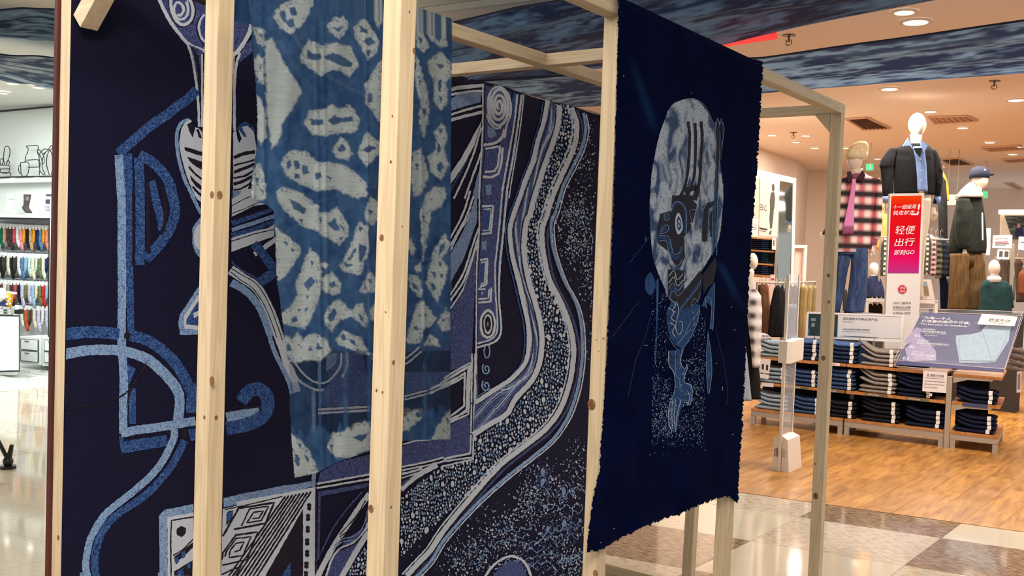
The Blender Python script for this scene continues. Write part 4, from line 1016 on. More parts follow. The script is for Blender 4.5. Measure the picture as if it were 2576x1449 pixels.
fl_ = struct('floor', MB().box((-17, -4, -.06), (6, 20, -.021)), mat('floor_bed', (120, 108, 92), .8))
tw, tl_ = .86, .739
def P3(a, z=0): return (a[0], a[1], z)
cut = .46
for j in range(-3, 13):
    for i in range(-16, 5):
        if j < 0 and i > -7: continue
        y0 = 0 if j == 0 else -(cut+(j-1)*tl_) if j > 0 else -j*tl_; y1 = -(cut+j*tl_) if j >= 0 else (-j-1)*tl_
        a = O0+E1*(i*tw+.0015)+E2*(y0-.0015); b = O0+E1*((i+1)*tw-.0015)+E2*(y0-.0015); c = O0+E1*((i+1)*tw-.0015)+E2*(y1+.0015); d = O0+E1*(i*tw+.0015)+E2*(y1+.0015)
        ctr = (a+c)/2; v = MR @ (np.array([ctr[0], ctr[1], 0])-CAMP)
        if v[2] < .8 or abs(v[0])/v[2] > .85 or v[1]/v[2] > .95: continue
        MB().slab([P3(a), P3(b), P3(c), P3(d)], .02, (0, 0, -1)).build('floor_tile', TILE[(i-j) % 3 if i > -4 else (1 if (i-j) % 6 == 1 else 0)], fl_)
def plank_mat():
    m = bpy.data.materials.new('oak_laminate'); m.use_nodes = True; nt = m.node_tree; b = nt.nodes['Principled BSDF']
    b.inputs['Roughness'].default_value = .32; b.inputs['Specular IOR Level'].default_value = .4
    tc = nt.nodes.new('ShaderNodeTexCoord'); mp_ = nt.nodes.new('ShaderNodeMapping'); mp_.inputs['Scale'].default_value = (1, .16, 1)
    oi = nt.nodes.new('ShaderNodeObjectInfo'); ad = nt.nodes.new('ShaderNodeVectorMath'); ad.operation = 'MULTIPLY_ADD'; ad.inputs[1].default_value = (40, 40, 40)
    cb = nt.nodes.new('ShaderNodeCombineXYZ')
    for k in range(3): nt.links.new(oi.outputs['Random'], cb.inputs[k])
    n = nt.nodes.new('ShaderNodeTexNoise'); n.inputs['Scale'].default_value = 17; n.inputs['Detail'].default_value = 8; n.inputs['Distortion'].default_value = .7
    rp = nt.nodes.new('ShaderNodeValToRGB'); e = rp.color_ramp.elements; e.new(.55)
    e[0].position = .25; e[0].color = lin((132, 84, 34)); e[1].position = .52; e[1].color = lin((182, 126, 60)); e[2].position = .78; e[2].color = lin((206, 154, 84))
    hs = nt.nodes.new('ShaderNodeHueSaturation'); mr = nt.nodes.new('ShaderNodeMapRange'); mr.inputs[3].default_value = .86; mr.inputs[4].default_value = 1.1
    L = nt.links.new
    L(tc.outputs['Object'], mp_.inputs[0]); L(cb.outputs[0], ad.inputs[0]); L(mp_.outputs[0], ad.inputs[2]); L(ad.outputs[0], n.inputs['Vector']); L(n.outputs['Fac'], rp.inputs[0])
    L(oi.outputs['Random'], mr.inputs[0]); L(mr.outputs[0], hs.inputs['Value']); L(rp.outputs[0], hs.inputs['Color']); L(hs.outputs[0], b.inputs['Base Color']); return m
M_OAK = plank_mat(); sf = struct('floor_2', MB().slab([P3(O0-E1*8+E2*.0), P3(O0+E1*10), P3(O0+E1*10+E2*16), P3(O0-E1*8+E2*16)], .004, (0, 0, -1)), mat('plank_joint', (96, 56, 30), .8))
sf.location.z = -.014
for i in range(-24, 30):
    st = (i*.47) % 1.3
    for j in range(-1, 6):
        y0 = max(j*1.3-st, .004); y1 = (j+1)*1.3-st
        if y1 < .1: continue
        a = O0+E1*(i*.215+.001)+E2*(y0+.001); b = O0+E1*((i+1)*.215-.001)+E2*(y0+.001); c = O0+E1*((i+1)*.215-.001)+E2*(y1-.001); d = O0+E1*(i*.215+.001)+E2*(y1-.001)
        v = MR @ (np.array([(a[0]+c[0])/2, (a[1]+c[1])/2, 0])-CAMP)
        if not (.10 < v[0]/v[2] < .70): continue
        o = MB().slab([(p[0]-a[0], p[1]-a[1], 0) for p in (a, b, c, d)], .012, (0, 0, -1)).build('floor_plank', M_OAK, sf); o.location = (a[0], a[1], .002)
# far part of the shop floor, too far away to tell planks apart
MB().slab([P3(O0-E1*8+E2*6.0, -.001), P3(O0+E1*11+E2*6.0, -.001), P3(O0+E1*11+E2*13, -.001), P3(O0-E1*8+E2*13, -.001)], .006, (0, 0, -1)).build('far_boards', M_OAK, sf).location = (0, 0, -.001)
# ceilings
ZC = 3.6; PEACH = mat('peach_ceiling', (252, 238, 224), .85, .1); CREAM = mat('mall_ceiling', (232, 226, 212), .85, .1)
pa, pb = q2(onZ(1120, 17, ZC)), q2(onZ(1251, 0, ZC)); dd = (pb-pa)/np.linalg.norm(pb-pa); dn = np.array([-dd[1], dd[0]])
if dn[1] < 0: dn = -dn
def cq(a0, a1, n0, n1, z): return [P3(pa+dd*a0+dn*n0, z), P3(pa+dd*a1+dn*n0, z), P3(pa+dd*a1+dn*n1, z), P3(pa+dd*a0+dn*n1, z)]
struct('ceiling', MB().slab(cq(-3.4, 12, 0, 24, ZC), .05, (0, 0, 1)), PEACH)
struct('ceiling_2', MB().slab(cq(-16, 12, -12, 0, ZC+.003), .05, (0, 0, 1)), CREAM)
struct('trim_1', MB().slab(cq(-3.4, 12, .42, .75, ZC-.03), .03, (0, 0, 1)), mat('grey_trim', (196, 190, 172), .8))
struct('trim_2', MB().slab(cq(-3.4, 12, -.05, .0, ZC-.05), .05, (0, 0, 1)), CREAM)
LP0 = np.array([-12.05, 6.62, 0]); LN = np.array([-.139, .990, 0]); LX = np.array([.990, .139, 0])
LWHITE = mat('cool_white_wall', (226, 232, 228), .8)
struct('ceiling_3', MB().slab([(-17, 1.0, 3.32), (-6.2, 1.0, 3.32), (-6.2, 8.2, 3.32), (-17, 8.2, 3.32)], .1, (0, 0, 1)), mat('left_ceiling', (214, 212, 206), .85, .1))
struct('wall_left', MB().slab([tuple(LP0+LX*-5+np.array([0, 0, 0])), tuple(LP0+LX*5.2), tuple(LP0+LX*5.2+np.array([0, 0, 3.32])), tuple(LP0+LX*-5+np.array([0, 0, 3.32]))], .1, tuple(LN)), LWHITE)
# shop walls
SKIN = mat('pink_beige_wall', (246, 230, 214), .85, .1)
wl = [onZ(1700, 300, ZC), onZ(2006, 405, ZC), onZ(2034, 430, ZC), onZ(2120, 433, ZC)]
W = [(q2(p)) for p in wl]; W = [W[0]+np.array([-4.5, -.6]), W[0]]+W[1:]; wl = None; W += [W[4]+np.array([1.6, .3]), W[4]+np.array([1.7, 5.0]), W[4]+np.array([9.5, 5.6])]
for k in range(len(W)-1):
    a, b = W[k], W[k+1]; struct('wall_back' if k > 3 else 'wall_side', MB().slab([P3(a, 0), P3(b, 0), P3(b, ZC), P3(a, ZC)], .1), SKIN)
# ceiling cloth strips
def strip(near, far, z, label, c0, c1, seed, sag=0.0, nx=320, ny=110, tr=.3, bands=1.0):
    xs = np.linspace(0, 1, nx)
    def ln(P):
        P = [onZ(x, y, z) for x, y in P]; L = [0]
        for a, b in zip(P[:-1], P[1:]): L.append(L[-1]+np.linalg.norm(b-a))
        L = np.array(L)/L[-1]; return np.stack([np.interp(xs, L, [p[k] for p in P]) for k in range(3)], 1)
    A_, B_ = ln(near), ln(far); t = np.linspace(0, 1, ny)[:, None, None]; P = A_[None]*(1-t)+B_[None]*t
    T_, S_ = np.meshgrid(np.linspace(0, 1, ny), xs, indexing='ij'); Ls = np.linalg.norm(A_[-1]-A_[0])
    P[..., 2] += .018*np.sin(T_*19+vnoise(S_*5, T_*2, seed)*5)-sag*np.sin(S_*math.pi)-.03*np.sin(T_*math.pi)
    f = vnoise(S_*Ls*2.6+T_*3, T_*15*bands, seed)*.42+vnoise(S_*Ls*8, T_*44*bands, seed+1)*.33+vnoise(S_*Ls*20, T_*95, seed+2)*.25
    f = np.clip((f-.40)*4.2, 0, 1); line = (vnoise(S_*Ls*.25, T_*70, seed+5) < .18)*(T_ < .35); f = f*(1-.8*line)
    ca = L3(c0)[None, None]*(1-f[..., None])+L3(c1)[None, None]*f[..., None]
    o = root('ceiling_cloth_strip', label, 'cloth', (0, 0, 0), 'dyed cloth strips slung under the ceiling')
    grid_mesh('cloth', P, ca, np.full(P.shape[:2], .96), dye_mat('strip_gauze_%d' % seed, .9, tr), o)
    e = MB(); e.tube([p+np.array([0, 0, .004]) for p in P[0][::4]], .006, 6); e.build('hem', mat('strip_hem', (24, 40, 66), .8), o)
    return o
strip([(1000, 97), (1345, 19), (1700, -66), (2700, -330)], [(980, 262), (1500, 168), (1810, 112), (2400, 0), (2760, -70)], 2.98, 'dark indigo cloth strip overhead, just behind the front top rail', (12, 42, 90), (98, 140, 190), 61)
strip([(1000, 215), (1384, 187), (1925, 150), (2250, 108), (2576, 62), (2800, 30)], [(1000, 300), (1440, 272), (1915, 236), (2250, 213), (2576, 188), (2800, 172)], 2.95, 'pale streaked cloth strip stretched overhead towards the upper right corner', (22, 58, 106), (146, 184, 222), 71, nx=520)
strip([(-220, 18), (0, 28), (138, 33), (300, 40)], [(-220, 84), (0, 93), (138, 102), (300, 112)], 2.98, 'upper dark cloth strip left of the mural', (18, 48, 84), (120, 152, 184), 81, nx=200)
strip([(-220, 112), (0, 134), (138, 153), (320, 180)], [(-220, 178), (0, 200), (60, 212), (138, 224), (320, 245)], 2.98, 'lower pale-marbled cloth strip left of the mural', (36, 66, 104), (176, 194, 210), 91, nx=200)
# downlights
M_LAMP = mat('lamp_glow', (255, 250, 240), .5, emit=(255, 246, 232), es=6); RIM = mat('lamp_rim', (238, 228, 214), .5)
def downlight(x, y, z, r, label, power=0, on=True, tilt=False):
    p = onZ(x, y, z); o = root('downlight', label, 'light', p, 'round recessed downlights')
    m = MB(); n = 20; R0 = [(p[0]+r*math.cos(t), p[1]+r*math.sin(t), p[2]-.012) for t in np.linspace(0, 2*math.pi, n, endpoint=False)]
    R1 = [(p[0]+r*.72*math.cos(t), p[1]+r*.72*math.sin(t), p[2]-.016) for t in np.linspace(0, 2*math.pi, n, endpoint=False)]
    R2 = [(a[0], a[1], p[2]-.001) for a in R0]; m.rings([R2, R0, R1], False); m.build('rim', RIM, o)
    MB().disc((p[0], p[1], p[2]-.010), (r*.7, 0, 0), (0, r*.7, 0), 16).build('lamp', M_LAMP if on else RIM, o)
    if power:
        l = area('lamp_beam', (p[0], p[1], p[2]-.03), r*1.5, power, (1, .90, .78)); 
where = ['nearest the top edge', 'above the black-jacketed mannequin', 'over the back of the shop', 'near the left shop wall', 'beside a ceiling vent']
DL = [(2304, 53, .13, 22), (2275, 28, .10, 0), (2238, 222, .12, 16), (2341, 279, .10, 12), (2422, 320, .10, 12), (2490, 357, .10, 12), (2557, 250, .12, 12), (2571, 368, .1, 0), (2548, 387, .1, 0), (1943, 339, .09, 8), (2027, 340, .09, 8), (2003, 356, .09, 0), (2050, 371, .09, 8), (2128, 371, .08, 0), (2208, 399, .08, 8), (2392, 461, .1, 0), (2400, 482, .1, 8), (2506, 487, .1, 0)]
DLN = ['large downlight nearest the top edge, right of centre', 'recessed downlight grazing the dark strip by the top edge', 'large downlight just under the streaked strip, left of the tall mannequin', 'downlight above and right of the tall bald mannequin', 'downlight right of the pale access panel', 'downlight straight above the cap mannequin', 'large downlight cut by the right edge, under the streaked strip', 'small downlight at the right edge, between two pale grilles', 'small downlight left of the right-edge pale grille', 'downlight beside the navy hanging, left of the first sprinkler', 'downlight between a sprinkler and the end post', 'flat unlit-looking downlight lowest beside the navy hanging', 'downlight touching the left side of the end post', 'small downlight between end post and cream beanie', 'downlight between the beanie and the black jacket', 'small downlight left of the far sprinkler', 'downlight behind the black jacket shoulder, near the fitting-room sign', 'small downlight right of the green exit sign by the cap']
for (x, y, r, pw), lb in zip(DL, DLN): downlight(x, y, ZC, r, lb, pw*1.9)
for (x, y), lb in zip([(30, 208), (96, 218), (5, 232)], ['left of two downlights just below the pale cloth strip', 'right of two downlights just below the pale cloth strip', 'lowest downlight at the left edge, over the sock shop']): downlight(x, y, 3.31, .08, lb)
# fill lights added to brighten the sock shop and the clothing shop
area('shop_fill_light', (-10.4, 4.6, 3.25), 3.2, 185, (.95, 1, .98), 'RECTANGLE', sy=2.2)
area('shop_fill_light', (-1.0, 8.0, 3.5), 3.0, 80, (1, .93, .85), 'RECTANGLE', sy=1.0)
area('shop_fill_light', (-2.6, 12.5, 3.55), 4.0, 190, (1, .93, .85), 'RECTANGLE', sy=2.0)
# ceiling vents, sprinklers, red hanging board
def vent(pts, label, col):
    P = [onZ(x, y, ZC-.004) for x, y in pts]; c = sum(P)/4; o = root('ceiling_vent', label, 'vent', c, 'square ceiling vents')
    MB().slab(P, .02, (0, 0, 1)).build('panel', col, o)
    mb = MB()
    for k in range(4): mb.tube([P[k]-np.array([0, 0, .004]), P[(k+1) % 4]-np.array([0, 0, .004])], .018, 4)
    mb.build('frame', mat('vent_frame', (226, 190, 160), .7), o)
    for k in range(1, 7):
        t = k/7; MB().tube([P[0]*(1-t)+P[1]*t-np.array([0, 0, .006]), P[3]*(1-t)+P[2]*t-np.array([0, 0, .006])], .008, 4).build('slat', col, o)
VB = mat('vent_brown', (120, 92, 74), .8, noise=((90, 68, 54), 60, 0, .4, .6, (8, 1, 1))); VP = mat('vent_pale', (206, 170, 146), .8)
vent([(2128, 298), (2180, 294), (2240, 322), (2172, 325)], 'dark brown slatted ceiling vent beside the frame end post', VB)
vent([(2365, 400), (2410, 397), (2448, 413), (2392, 415)], 'smaller brown slatted ceiling vent right of the black jacket', VB)
vent([(2335, 293), (2432, 290), (2458, 303), (2352, 310)], 'pale ceiling access panel behind the tall mannequin head', VP)
vent([(2468, 370), (2560, 364), (2590, 374), (2492, 380)], 'pale ceiling grille near the right edge, upper one', VP)
vent([(2520, 400), (2580, 396), (2600, 404), (2536, 408)], 'pale ceiling grille near the right edge, middle one', VP)
vent([(2526, 460), (2548, 459), (2575, 474), (2556, 475)], 'narrow pale ceiling grille above the cap mannequin', VP)
STEEL = mat('sprinkler_steel', (120, 100, 84), .4, metal=.7)
for x, y, l_ in ((1985, 88, 'below the dark strip by the red board'), (2502, 203, 'right, under the streaked strip'), (1996, 333, 'left, near two small downlights'), (2414, 470, 'far back by the fitting sign')):
    p = onZ(x, y, ZC); s_ = 1.0; o = root('fire_sprinkler', 'small fire sprinkler head on the shop ceiling '+l_, 'sprinkler', p)
    MB().disc(p-np.array([0, 0, .008]), (.055, 0, 0), (0, .055, 0), 12, .008, (0, 0, 1)).build('plate', STEEL, o)
    MB().tube([p, p-np.array([0, 0, .06])], .010, 6).build('stem', STEEL, o)
    MB().tube([p-np.array([.02, 0, .04]), p-np.array([.024, 0, .075]), p-np.array([0, 0, .09]), p-np.array([-.024, 0, .075]), p-np.array([-.02, 0, .04])], .005, 5).build('deflector', STEEL, o)
rb = MB().slab([onZ(1795, 122, 3.45), onZ(1957, 98, 3.45), onZ(1953, 84, 3.45), onZ(1795, 100, 3.45)], .03, (0, 0, 1)).build('hanging_board', mat('red_board', (240, 30, 44), .5, emit=(255, 20, 40), es=.5))
for dx in (.05, .95):
    a = onZ(1795+162*dx, 100-12*dx, 3.45); rd = MB().tube([a, (a[0], a[1], ZC)], .006, 5).build('hanging_rod', STEEL, rb)
tag(rb, 'bright red board under the ceiling, half hidden by the dark cloth strip', 'sign')
# ================= clothing shop =================
def M_(name, c, r=.8, **k): return mat(name, c, r, .25, **k)
def plaid(name, base, c1, c2, sc=22, soft=.35):
    """woven check: two bands of coloured yarn crossing at right angles"""
    if name in MATS: return MATS[name]
    m = bpy.data.materials.new(name); m.use_nodes = True; nt = m.node_tree; b = nt.nodes['Principled BSDF']; b.inputs['Roughness'].default_value = .9
    tc = nt.nodes.new('ShaderNodeTexCoord'); mp_ = nt.nodes.new('ShaderNodeMapping'); mp_.inputs['Rotation'].default_value = (0, 0, -_yaw); L = nt.links.new
    L(tc.outputs['Object'], mp_.inputs[0]); ws = []
    for ax in ('X', 'Z'):
        w = nt.nodes.new('ShaderNodeTexWave'); w.bands_direction = ax; w.inputs['Scale'].default_value = sc; w.inputs['Distortion'].default_value = .6; w.inputs['Detail Scale'].default_value = 1
        L(mp_.outputs[0], w.inputs['Vector']); r = nt.nodes.new('ShaderNodeMapRange'); r.inputs[1].default_value = .5-soft; r.inputs[2].default_value = .5+soft; L(w.outputs['Fac'], r.inputs[0]); ws.append(r)
    a = nt.nodes.new('ShaderNodeMix'); a.data_type = 'RGBA'; a.inputs[6].default_value = lin(base); a.inputs[7].default_value = lin(c1); L(ws[0].outputs[0], a.inputs[0])
    c = nt.nodes.new('ShaderNodeMix'); c.data_type = 'RGBA'; c.inputs[7].default_value = lin(c2); L(a.outputs[2], c.inputs[6]); L(ws[1].outputs[0], c.inputs[0]); L(c.outputs[2], b.inputs['Base Color'])
    MATS[name] = m; return m
def loft(rows, D, dr, name, m, parent, n=18, fold=.05, seed=1, dmax=None, lean=0.0):
    """a garment or limb: ellipse sections; rows = 'y xl xr;...' in photo pixels at view depth D"""
    R = []; rr = [tuple(float(v) for v in r.split()) for r in rows.split(';')]
    ys = [r[0] for r in rr]; k = max(2, int((ys[-1]-ys[0])/7)); Y = np.linspace(ys[0], ys[-1], k) if len(rr) > 2 else np.array(ys)
    Y = np.unique(np.concatenate([Y, ys]))
    XL = np.interp(Y, ys, [r[1] for r in rr]); XR = np.interp(Y, ys, [r[2] for r in rr])
    for i, y in enumerate(Y):
        c = onD((XL[i]+XR[i])/2, y, D); hw = (XR[i]-XL[i])/2*D/FPX; dp = hw*dr
        if dmax: dp = min(dp, dmax)
        ring = []
        for q in range(n):
            t = 2*math.pi*q/n; f = 1+fold*math.sin(q*2.4+seed+i*.12)+fold*.6*math.sin(q*1.1+i*.7+seed)
            cs, sn = math.cos(t), math.sin(t); cs = math.copysign(abs(cs)**.85, cs); sn = math.copysign(abs(sn)**.85, sn)
            ring.append(c+VR*cs*hw*(1 if abs(cs) > .9 else f)+VF*sn*dp*f)
        R.append(ring)
    mb = MB().rings(R); return mb.build(name, m, parent, smooth=True)
def panel(px, D, th, name, m, parent=None, kind=None): return MB().slab([onD(x, y, D) for x, y in px], th, VF).build(name, m, parent, kind=kind)
def ell(cx, cy, rx, ry, D, dr=1.0): k = D/FPX; return onD(cx, cy, D), (rx*k, rx*k*dr, ry*k), np.array([VR, VF, -VD])
PORC = mat('mannequin_gloss', (216, 198, 180), .25, .4); PORC2 = mat('mannequin_matt', (228, 220, 206), .5)
def head(cx, cy, rx, ry, D, parent, m=PORC, look=0.0, name='head'):
    c, r, ax = ell(cx, cy, rx, ry, D, 1.12); mb = MB(); mb.ball(c, r, 18, 14, ax)
    V = []
    for p in mb.v:       # narrow the jaw, push out the face, hint a nose ridge
        q = (np.array(p)-c) @ ax.T; t = -q[2]/r[2]; s = 1-.20*max(t, 0)**1.5
        q[0] *= s; q[1] *= (1-.12*max(t, 0)); q[0] += look*r[0]*.18*max(0, t+.35)
        if q[1] < -.75*r[1] and abs(q[0]) < .3*r[0] and -.35 < t < .45: q[1] -= r[1]*.07
        V.append(c+q @ ax)
    mb.v = V; return mb.build(name, m, parent, smooth=True)
def hand(x, y, D, parent, s=1.0, m=PORC, flip=1):
    k = D/FPX*s; mb = MB(); c = onD(x, y, D)
    def L(a, b, z=0): return c+VR*a*k*flip+VD*b*k+VF*z*k
    mb.rings([[L(cx+w*math.cos(t), yy, .5*w*math.sin(t)) for t in np.linspace(0, 2*math.pi, 8, endpoint=False)] for cx, yy, w in ((0, -14, 4.5), (0, -6, 6), (0, 2, 7.5), (0, 8, 7))])
    for i, (a, ln) in enumerate(((-5.4, 10), (-1.9, 13), (1.7, 12), (5.2, 9.5))):
        mb.tube([L(a, 6), L(a*1.1, 8+ln*.5), L(a*1.05-.8, 8+ln)], [2.0*k, 1.8*k, 1.3*k], 6)
    mb.tube([L(-6, -1), L(-10, 4), L(-10.5, 10)], [2.2*k, 2*k, 1.5*k], 6)
    return mb.build('hand', m, parent, smooth=True)
def mann(label, x, y, D, z0=None): p = onD(x, y, D); return root('mannequin', label, 'mannequin', p)
# --- jeans gondola -------------------------------------------------------
GA = onZ(1888, 1066.5, 0); GB = onZ(2509, 1142.5, 0); GX = (GB-GA)/np.linalg.norm(GB-GA); GN = np.array([-GX[1], GX[0], 0]); GL = np.linalg.norm(GB-GA)
def G(u, v, z): return GA+GX*u+GN*v+np.array([0, 0, z])
def gu(x, y): p = onP(x, y, GA, GN); return float(np.dot(p-GA, GX)), float(p[2])
METAL = mat('beige_metal', (178, 164, 148), .38, .5, metal=.35); OAKB = mat('oak_board', (196, 134, 76), .5, noise=((164, 102, 54), 30, 1, .35, .7, (1, 1, .3)))
def gbox(mb, u0, u1, v0, v1, z0, z1):
    q = [G(u, v, z) for z in (z0, z1) for u, v in ((u0, v0), (u1, v0), (u1, v1), (u0, v1))]
    return mb.add(q, [(0, 3, 2, 1), (4, 5, 6, 7), (0, 1, 5, 4), (1, 2, 6, 5), (2, 3, 7, 6), (3, 0, 4, 7)])
gon = root('display_shelf_unit', 'low wood and metal shelf unit of folded jeans on the oak floor', 'shelf', G(GL/2, .4, 0))
U1_, U2_ = gu(2120, 1101)[0], gu(2382, 1129)[0]
mods = [(0.0, U1_-.008, .44), (U1_+.008, U2_-.035, .44), (U2_+.02, GL, .78)]
for k, (a, b, dpt) in enumerate(mods):
    fr = MB(); gbox(fr, a, b, 0, .04, .085, .138); gbox(fr, a, b, dpt-.04, dpt, .085, .138); gbox(fr, a, a+.04, .04, dpt-.04, .085, .138); gbox(fr, b-.04, b, .04, dpt-.04, .085, .138)
    fo = fr.build('base_frame', METAL, gon)
    for uu_, vv_ in ((a, 0), (b-.045, 0), (a, dpt-.045), (b-.045, dpt-.045)): MB_ = MB(); gbox(MB_, uu_, uu_+.045, vv_, vv_+.045, 0, .09); MB_.build('leg', METAL, gon)
    m = MB(); gbox(m, a, b, -.004, dpt, .139, .163); m.build('deck_board', OAKB, gon)
    m = MB(); gbox(m, a, b, .0, dpt-.06, .410, .436); m.build('shelf_board', OAKB, gon)
    m = MB(); gbox(m, a-.004, b+.004, -.004, dpt, .672, .700); m.build('top_board', OAKB, gon)
    if k < 2:
        m = MB(); gbox(m, a, b, dpt-.05, dpt-.03, .165, .670); m.build('back_panel', mat('black_back_panel', (14, 13, 15), .8), gon)
m = MB(); gbox(m, mods[2][0], mods[2][1]-.12, .42, .44, .165, .670); m.build('back_panel', MATS['black_back_panel'], gon)
m = MB(); gbox(m, U2_-.03, U2_+.015, -.012, .035, 0, .668); m.build('upright', METAL, gon)
m = MB(); gbox(m, U1_-.02, U1_+.02, .36, .40, 0, .668); m.build('upright', METAL, gon)
for zt in (.672, .410):
    a, b = mods[2][0]+.002, mods[2][1]-.06
    q = [G(a, -.002, zt-.001), G(b, -.002, zt-.001), G(b-.02, -.002, zt-.018), G(a+.12, -.002, zt-.022), G(a, -.002, zt-.062)]
    MB().slab(q, .012, GN).build('bracket', METAL, gon)
    for dz in (.02, .05): MB().disc(G(a+.008, -.004, zt-dz), GX*.004, np.array([0, 0, .004]), 8, .004, GN).build('screw', mat('brass', (220, 180, 110), .3, metal=.8), gon)
# shelf-edge labels
def slabel(u0, u1, z0, z1, m, body=None, tm=None, name='shelf_label'):
    o = MB().slab([G(u0, -.007, z1), G(u1, -.007, z1), G(u1, -.007, z0), G(u0, -.007, z0)], .003, GN).build(name, m, gon)
    if body: text_on(G(u0, -.007, z1), G(u1, -.007, z1), G(u0, -.007, z0), body, .05, .22, .55, .56, tm, gon)
OLV = M_('olive_label', (112, 100, 72)); NAVL = M_('navy_label', (70, 74, 110))
for x0, x1, y in ((1984, 2034, 975), (2078, 2122, 982), (2177, 2234, 990), (2280, 2338, 1000)):
    a, z = gu(x0, y); b, _ = gu(x1, y); slabel(a, b, .411, .436, OLV, '大棒宽松直筒', PAPER)
a, z = gu(2422, 1012); b, _ = gu(2485, 1018); slabel(a, b, .405, .44, NAVL)
a, z = gu(1916, 968); b, _ = gu(1946, 971); slabel(a, b, .40, .44, PAPER)
a, z = gu(2090, 914); b, _ = gu(2113, 917); slabel(a, b, .672, .70, PAPER, '299.', M_('red_ink', (190, 50, 50)))
# folded jeans ---------------------------------------------------------------
def folded_mesh(seed, curl):
    r = random.Random(seed); nx, ns = 14, 16; mb = MB(); R = []
    for i in range(nx+1):
        u = -1+2*i/nx; ring = []
        lift = curl*max(0, -u-.1)**1.4*.05-.004*(1-u*u); hh = .0205*(1-.18*abs(u)**6)*(1+.05*math.sin(i*.9+seed))
        for q in range(ns):
            t = 2*math.pi*q/ns; cs, sn = math.cos(t), math.sin(t); cs = math.copysign(abs(cs)**.5, cs); sn = math.copysign(abs(sn)**.75, sn)
            e = min(1, (1-abs(u))*9+.35)
            ring.append((u*.168+.004*math.sin(seed+q), .135+.135*cs*(1-.03*abs(u)**4), .0215+hh*sn*e+lift*(.3+.7*(cs < .2))))
        R.append(ring)
    mb.rings(R); return mb
DEN = lambda nm, a, b: mat(nm, a, .9, .15, noise=(b, 90, 1, .35, .65, (1, 1, 1)))
JC = {'pale blue': DEN('jeans_pale_blue', (132, 146, 158), (160, 172, 180)), 'mid blue': DEN('jeans_mid_blue', (44, 62, 96), (64, 84, 120)), 'bright blue': DEN('jeans_bright_blue', (62, 92, 146), (92, 124, 172)),
      'dark blue': DEN('jeans_dark_blue', (30, 44, 68), (44, 60, 86)), 'grey': DEN('jeans_grey', (124, 114, 106), (148, 138, 130)), 'black': DEN('jeans_black', (22, 21, 26), (34, 33, 38)), 'navy': DEN('jeans_navy', (16, 18, 40), (28, 32, 58))}
PROTO = {}
def jeans_at(u, v, z, color, curl, label, rz=0.0, wd=1.0):
    key = (color, curl)
    if key not in PROTO:
        r0 = root('folded_jeans', label, 'jeans', (0, 0, 0)); folded_mesh(len(PROTO)+3, curl).build('denim', JC[color], r0, smooth=True)
        lb = MB(); lb.rings([[(x, -.002, zz) for x, zz in ((.098, .006), (.130, .006), (.130, .037), (.098, .037))], [(x, .012, zz) for x, zz in ((.098, .004), (.130, .004), (.130, .042), (.098, .042))], [(x, .030, zz) for x, zz in ((.098, .030), (.130, .030), (.130, .0445), (.098, .0445))]]).build('size_label', mat('size_strip', (238, 232, 224), .6), r0)
        PROTO[key] = [r0, False]
    r0, used = PROTO[key]
    if used:
        r = r0.copy(); COL.objects.link(r)
        for ch in r0.children:
            c = ch.copy(); COL.objects.link(c); c.parent = r
    else: r = r0; PROTO[key][1] = True
    r['label'] = label; p = G(u, v, z); r.location = p; r.rotation_euler = (0, 0, math.atan2(GX[1], GX[0])+rz); r.scale = (wd, 1, 1); r['group'] = 'folded jeans on the shelf unit'; return r
ORD = ['topmost', 'second from the top', 'third from the top', 'fourth from the top', 'fifth from the top', 'sixth from the top']
POS = ['leftmost', 'second', 'third', 'fourth', 'fifth', 'rightmost']
LEV = {'top': (.701, .040), 'middle': (.437, .0405), 'bottom': (.164, .0405)}
STK = [('top', 0, 1942, 4, 'pale blue', 'pale blue'), ('top', 1, 2016, 5, 'dark blue', 'bright blue'), ('top', 2, 2108, 5, 'dark blue', 'bright blue'), ('top', 3, 2207, 4, 'grey', 'grey'),
       ('middle', 0, 1938, 4, 'pale blue', 'pale blue'), ('middle', 1, 2014, 4, 'mid blue', 'mid blue'), ('middle', 2, 2102, 5, 'mid blue', 'mid blue'), ('middle', 3, 2204, 5, 'grey', 'grey'), ('middle', 4, 2300, 5, 'navy', 'navy'), ('middle', 5, 2462, 3, 'navy', 'navy'),
       ('bottom', 0, 1936, 4, 'pale blue', 'pale blue'), ('bottom', 1, 2022, 4, 'mid blue', 'mid blue'), ('bottom', 2, 2104, 4, 'black', 'black'), ('bottom', 3, 2212, 5, 'black', 'black'), ('bottom', 4, 2322, 4, 'navy', 'navy'), ('bottom', 5, 2455, 4, 'navy', 'navy')]
for lv, k, px, n_, col, tc_ in STK:
    z0, dz = LEV[lv]; yy = 900 if lv == 'top' else 970 if lv == 'middle' else 1050; u = gu(px, yy+(px-1900)*.11)[0]
    u = min(max(u, .17), GL-.20)
    for i in range(n_):
        topi = n_-1-i; c = tc_ if topi == 0 else col
        jeans_at(u+random.uniform(-.006, .006), .012+random.uniform(0, .012), z0+i*dz, c, 2 if col == 'grey' and topi < 2 else 1 if topi < 3 else 0, f'folded {c} jeans, {ORD[topi]} in the {POS[k]} stack on the {lv} shelf', random.uniform(-.02, .02), 1.0)
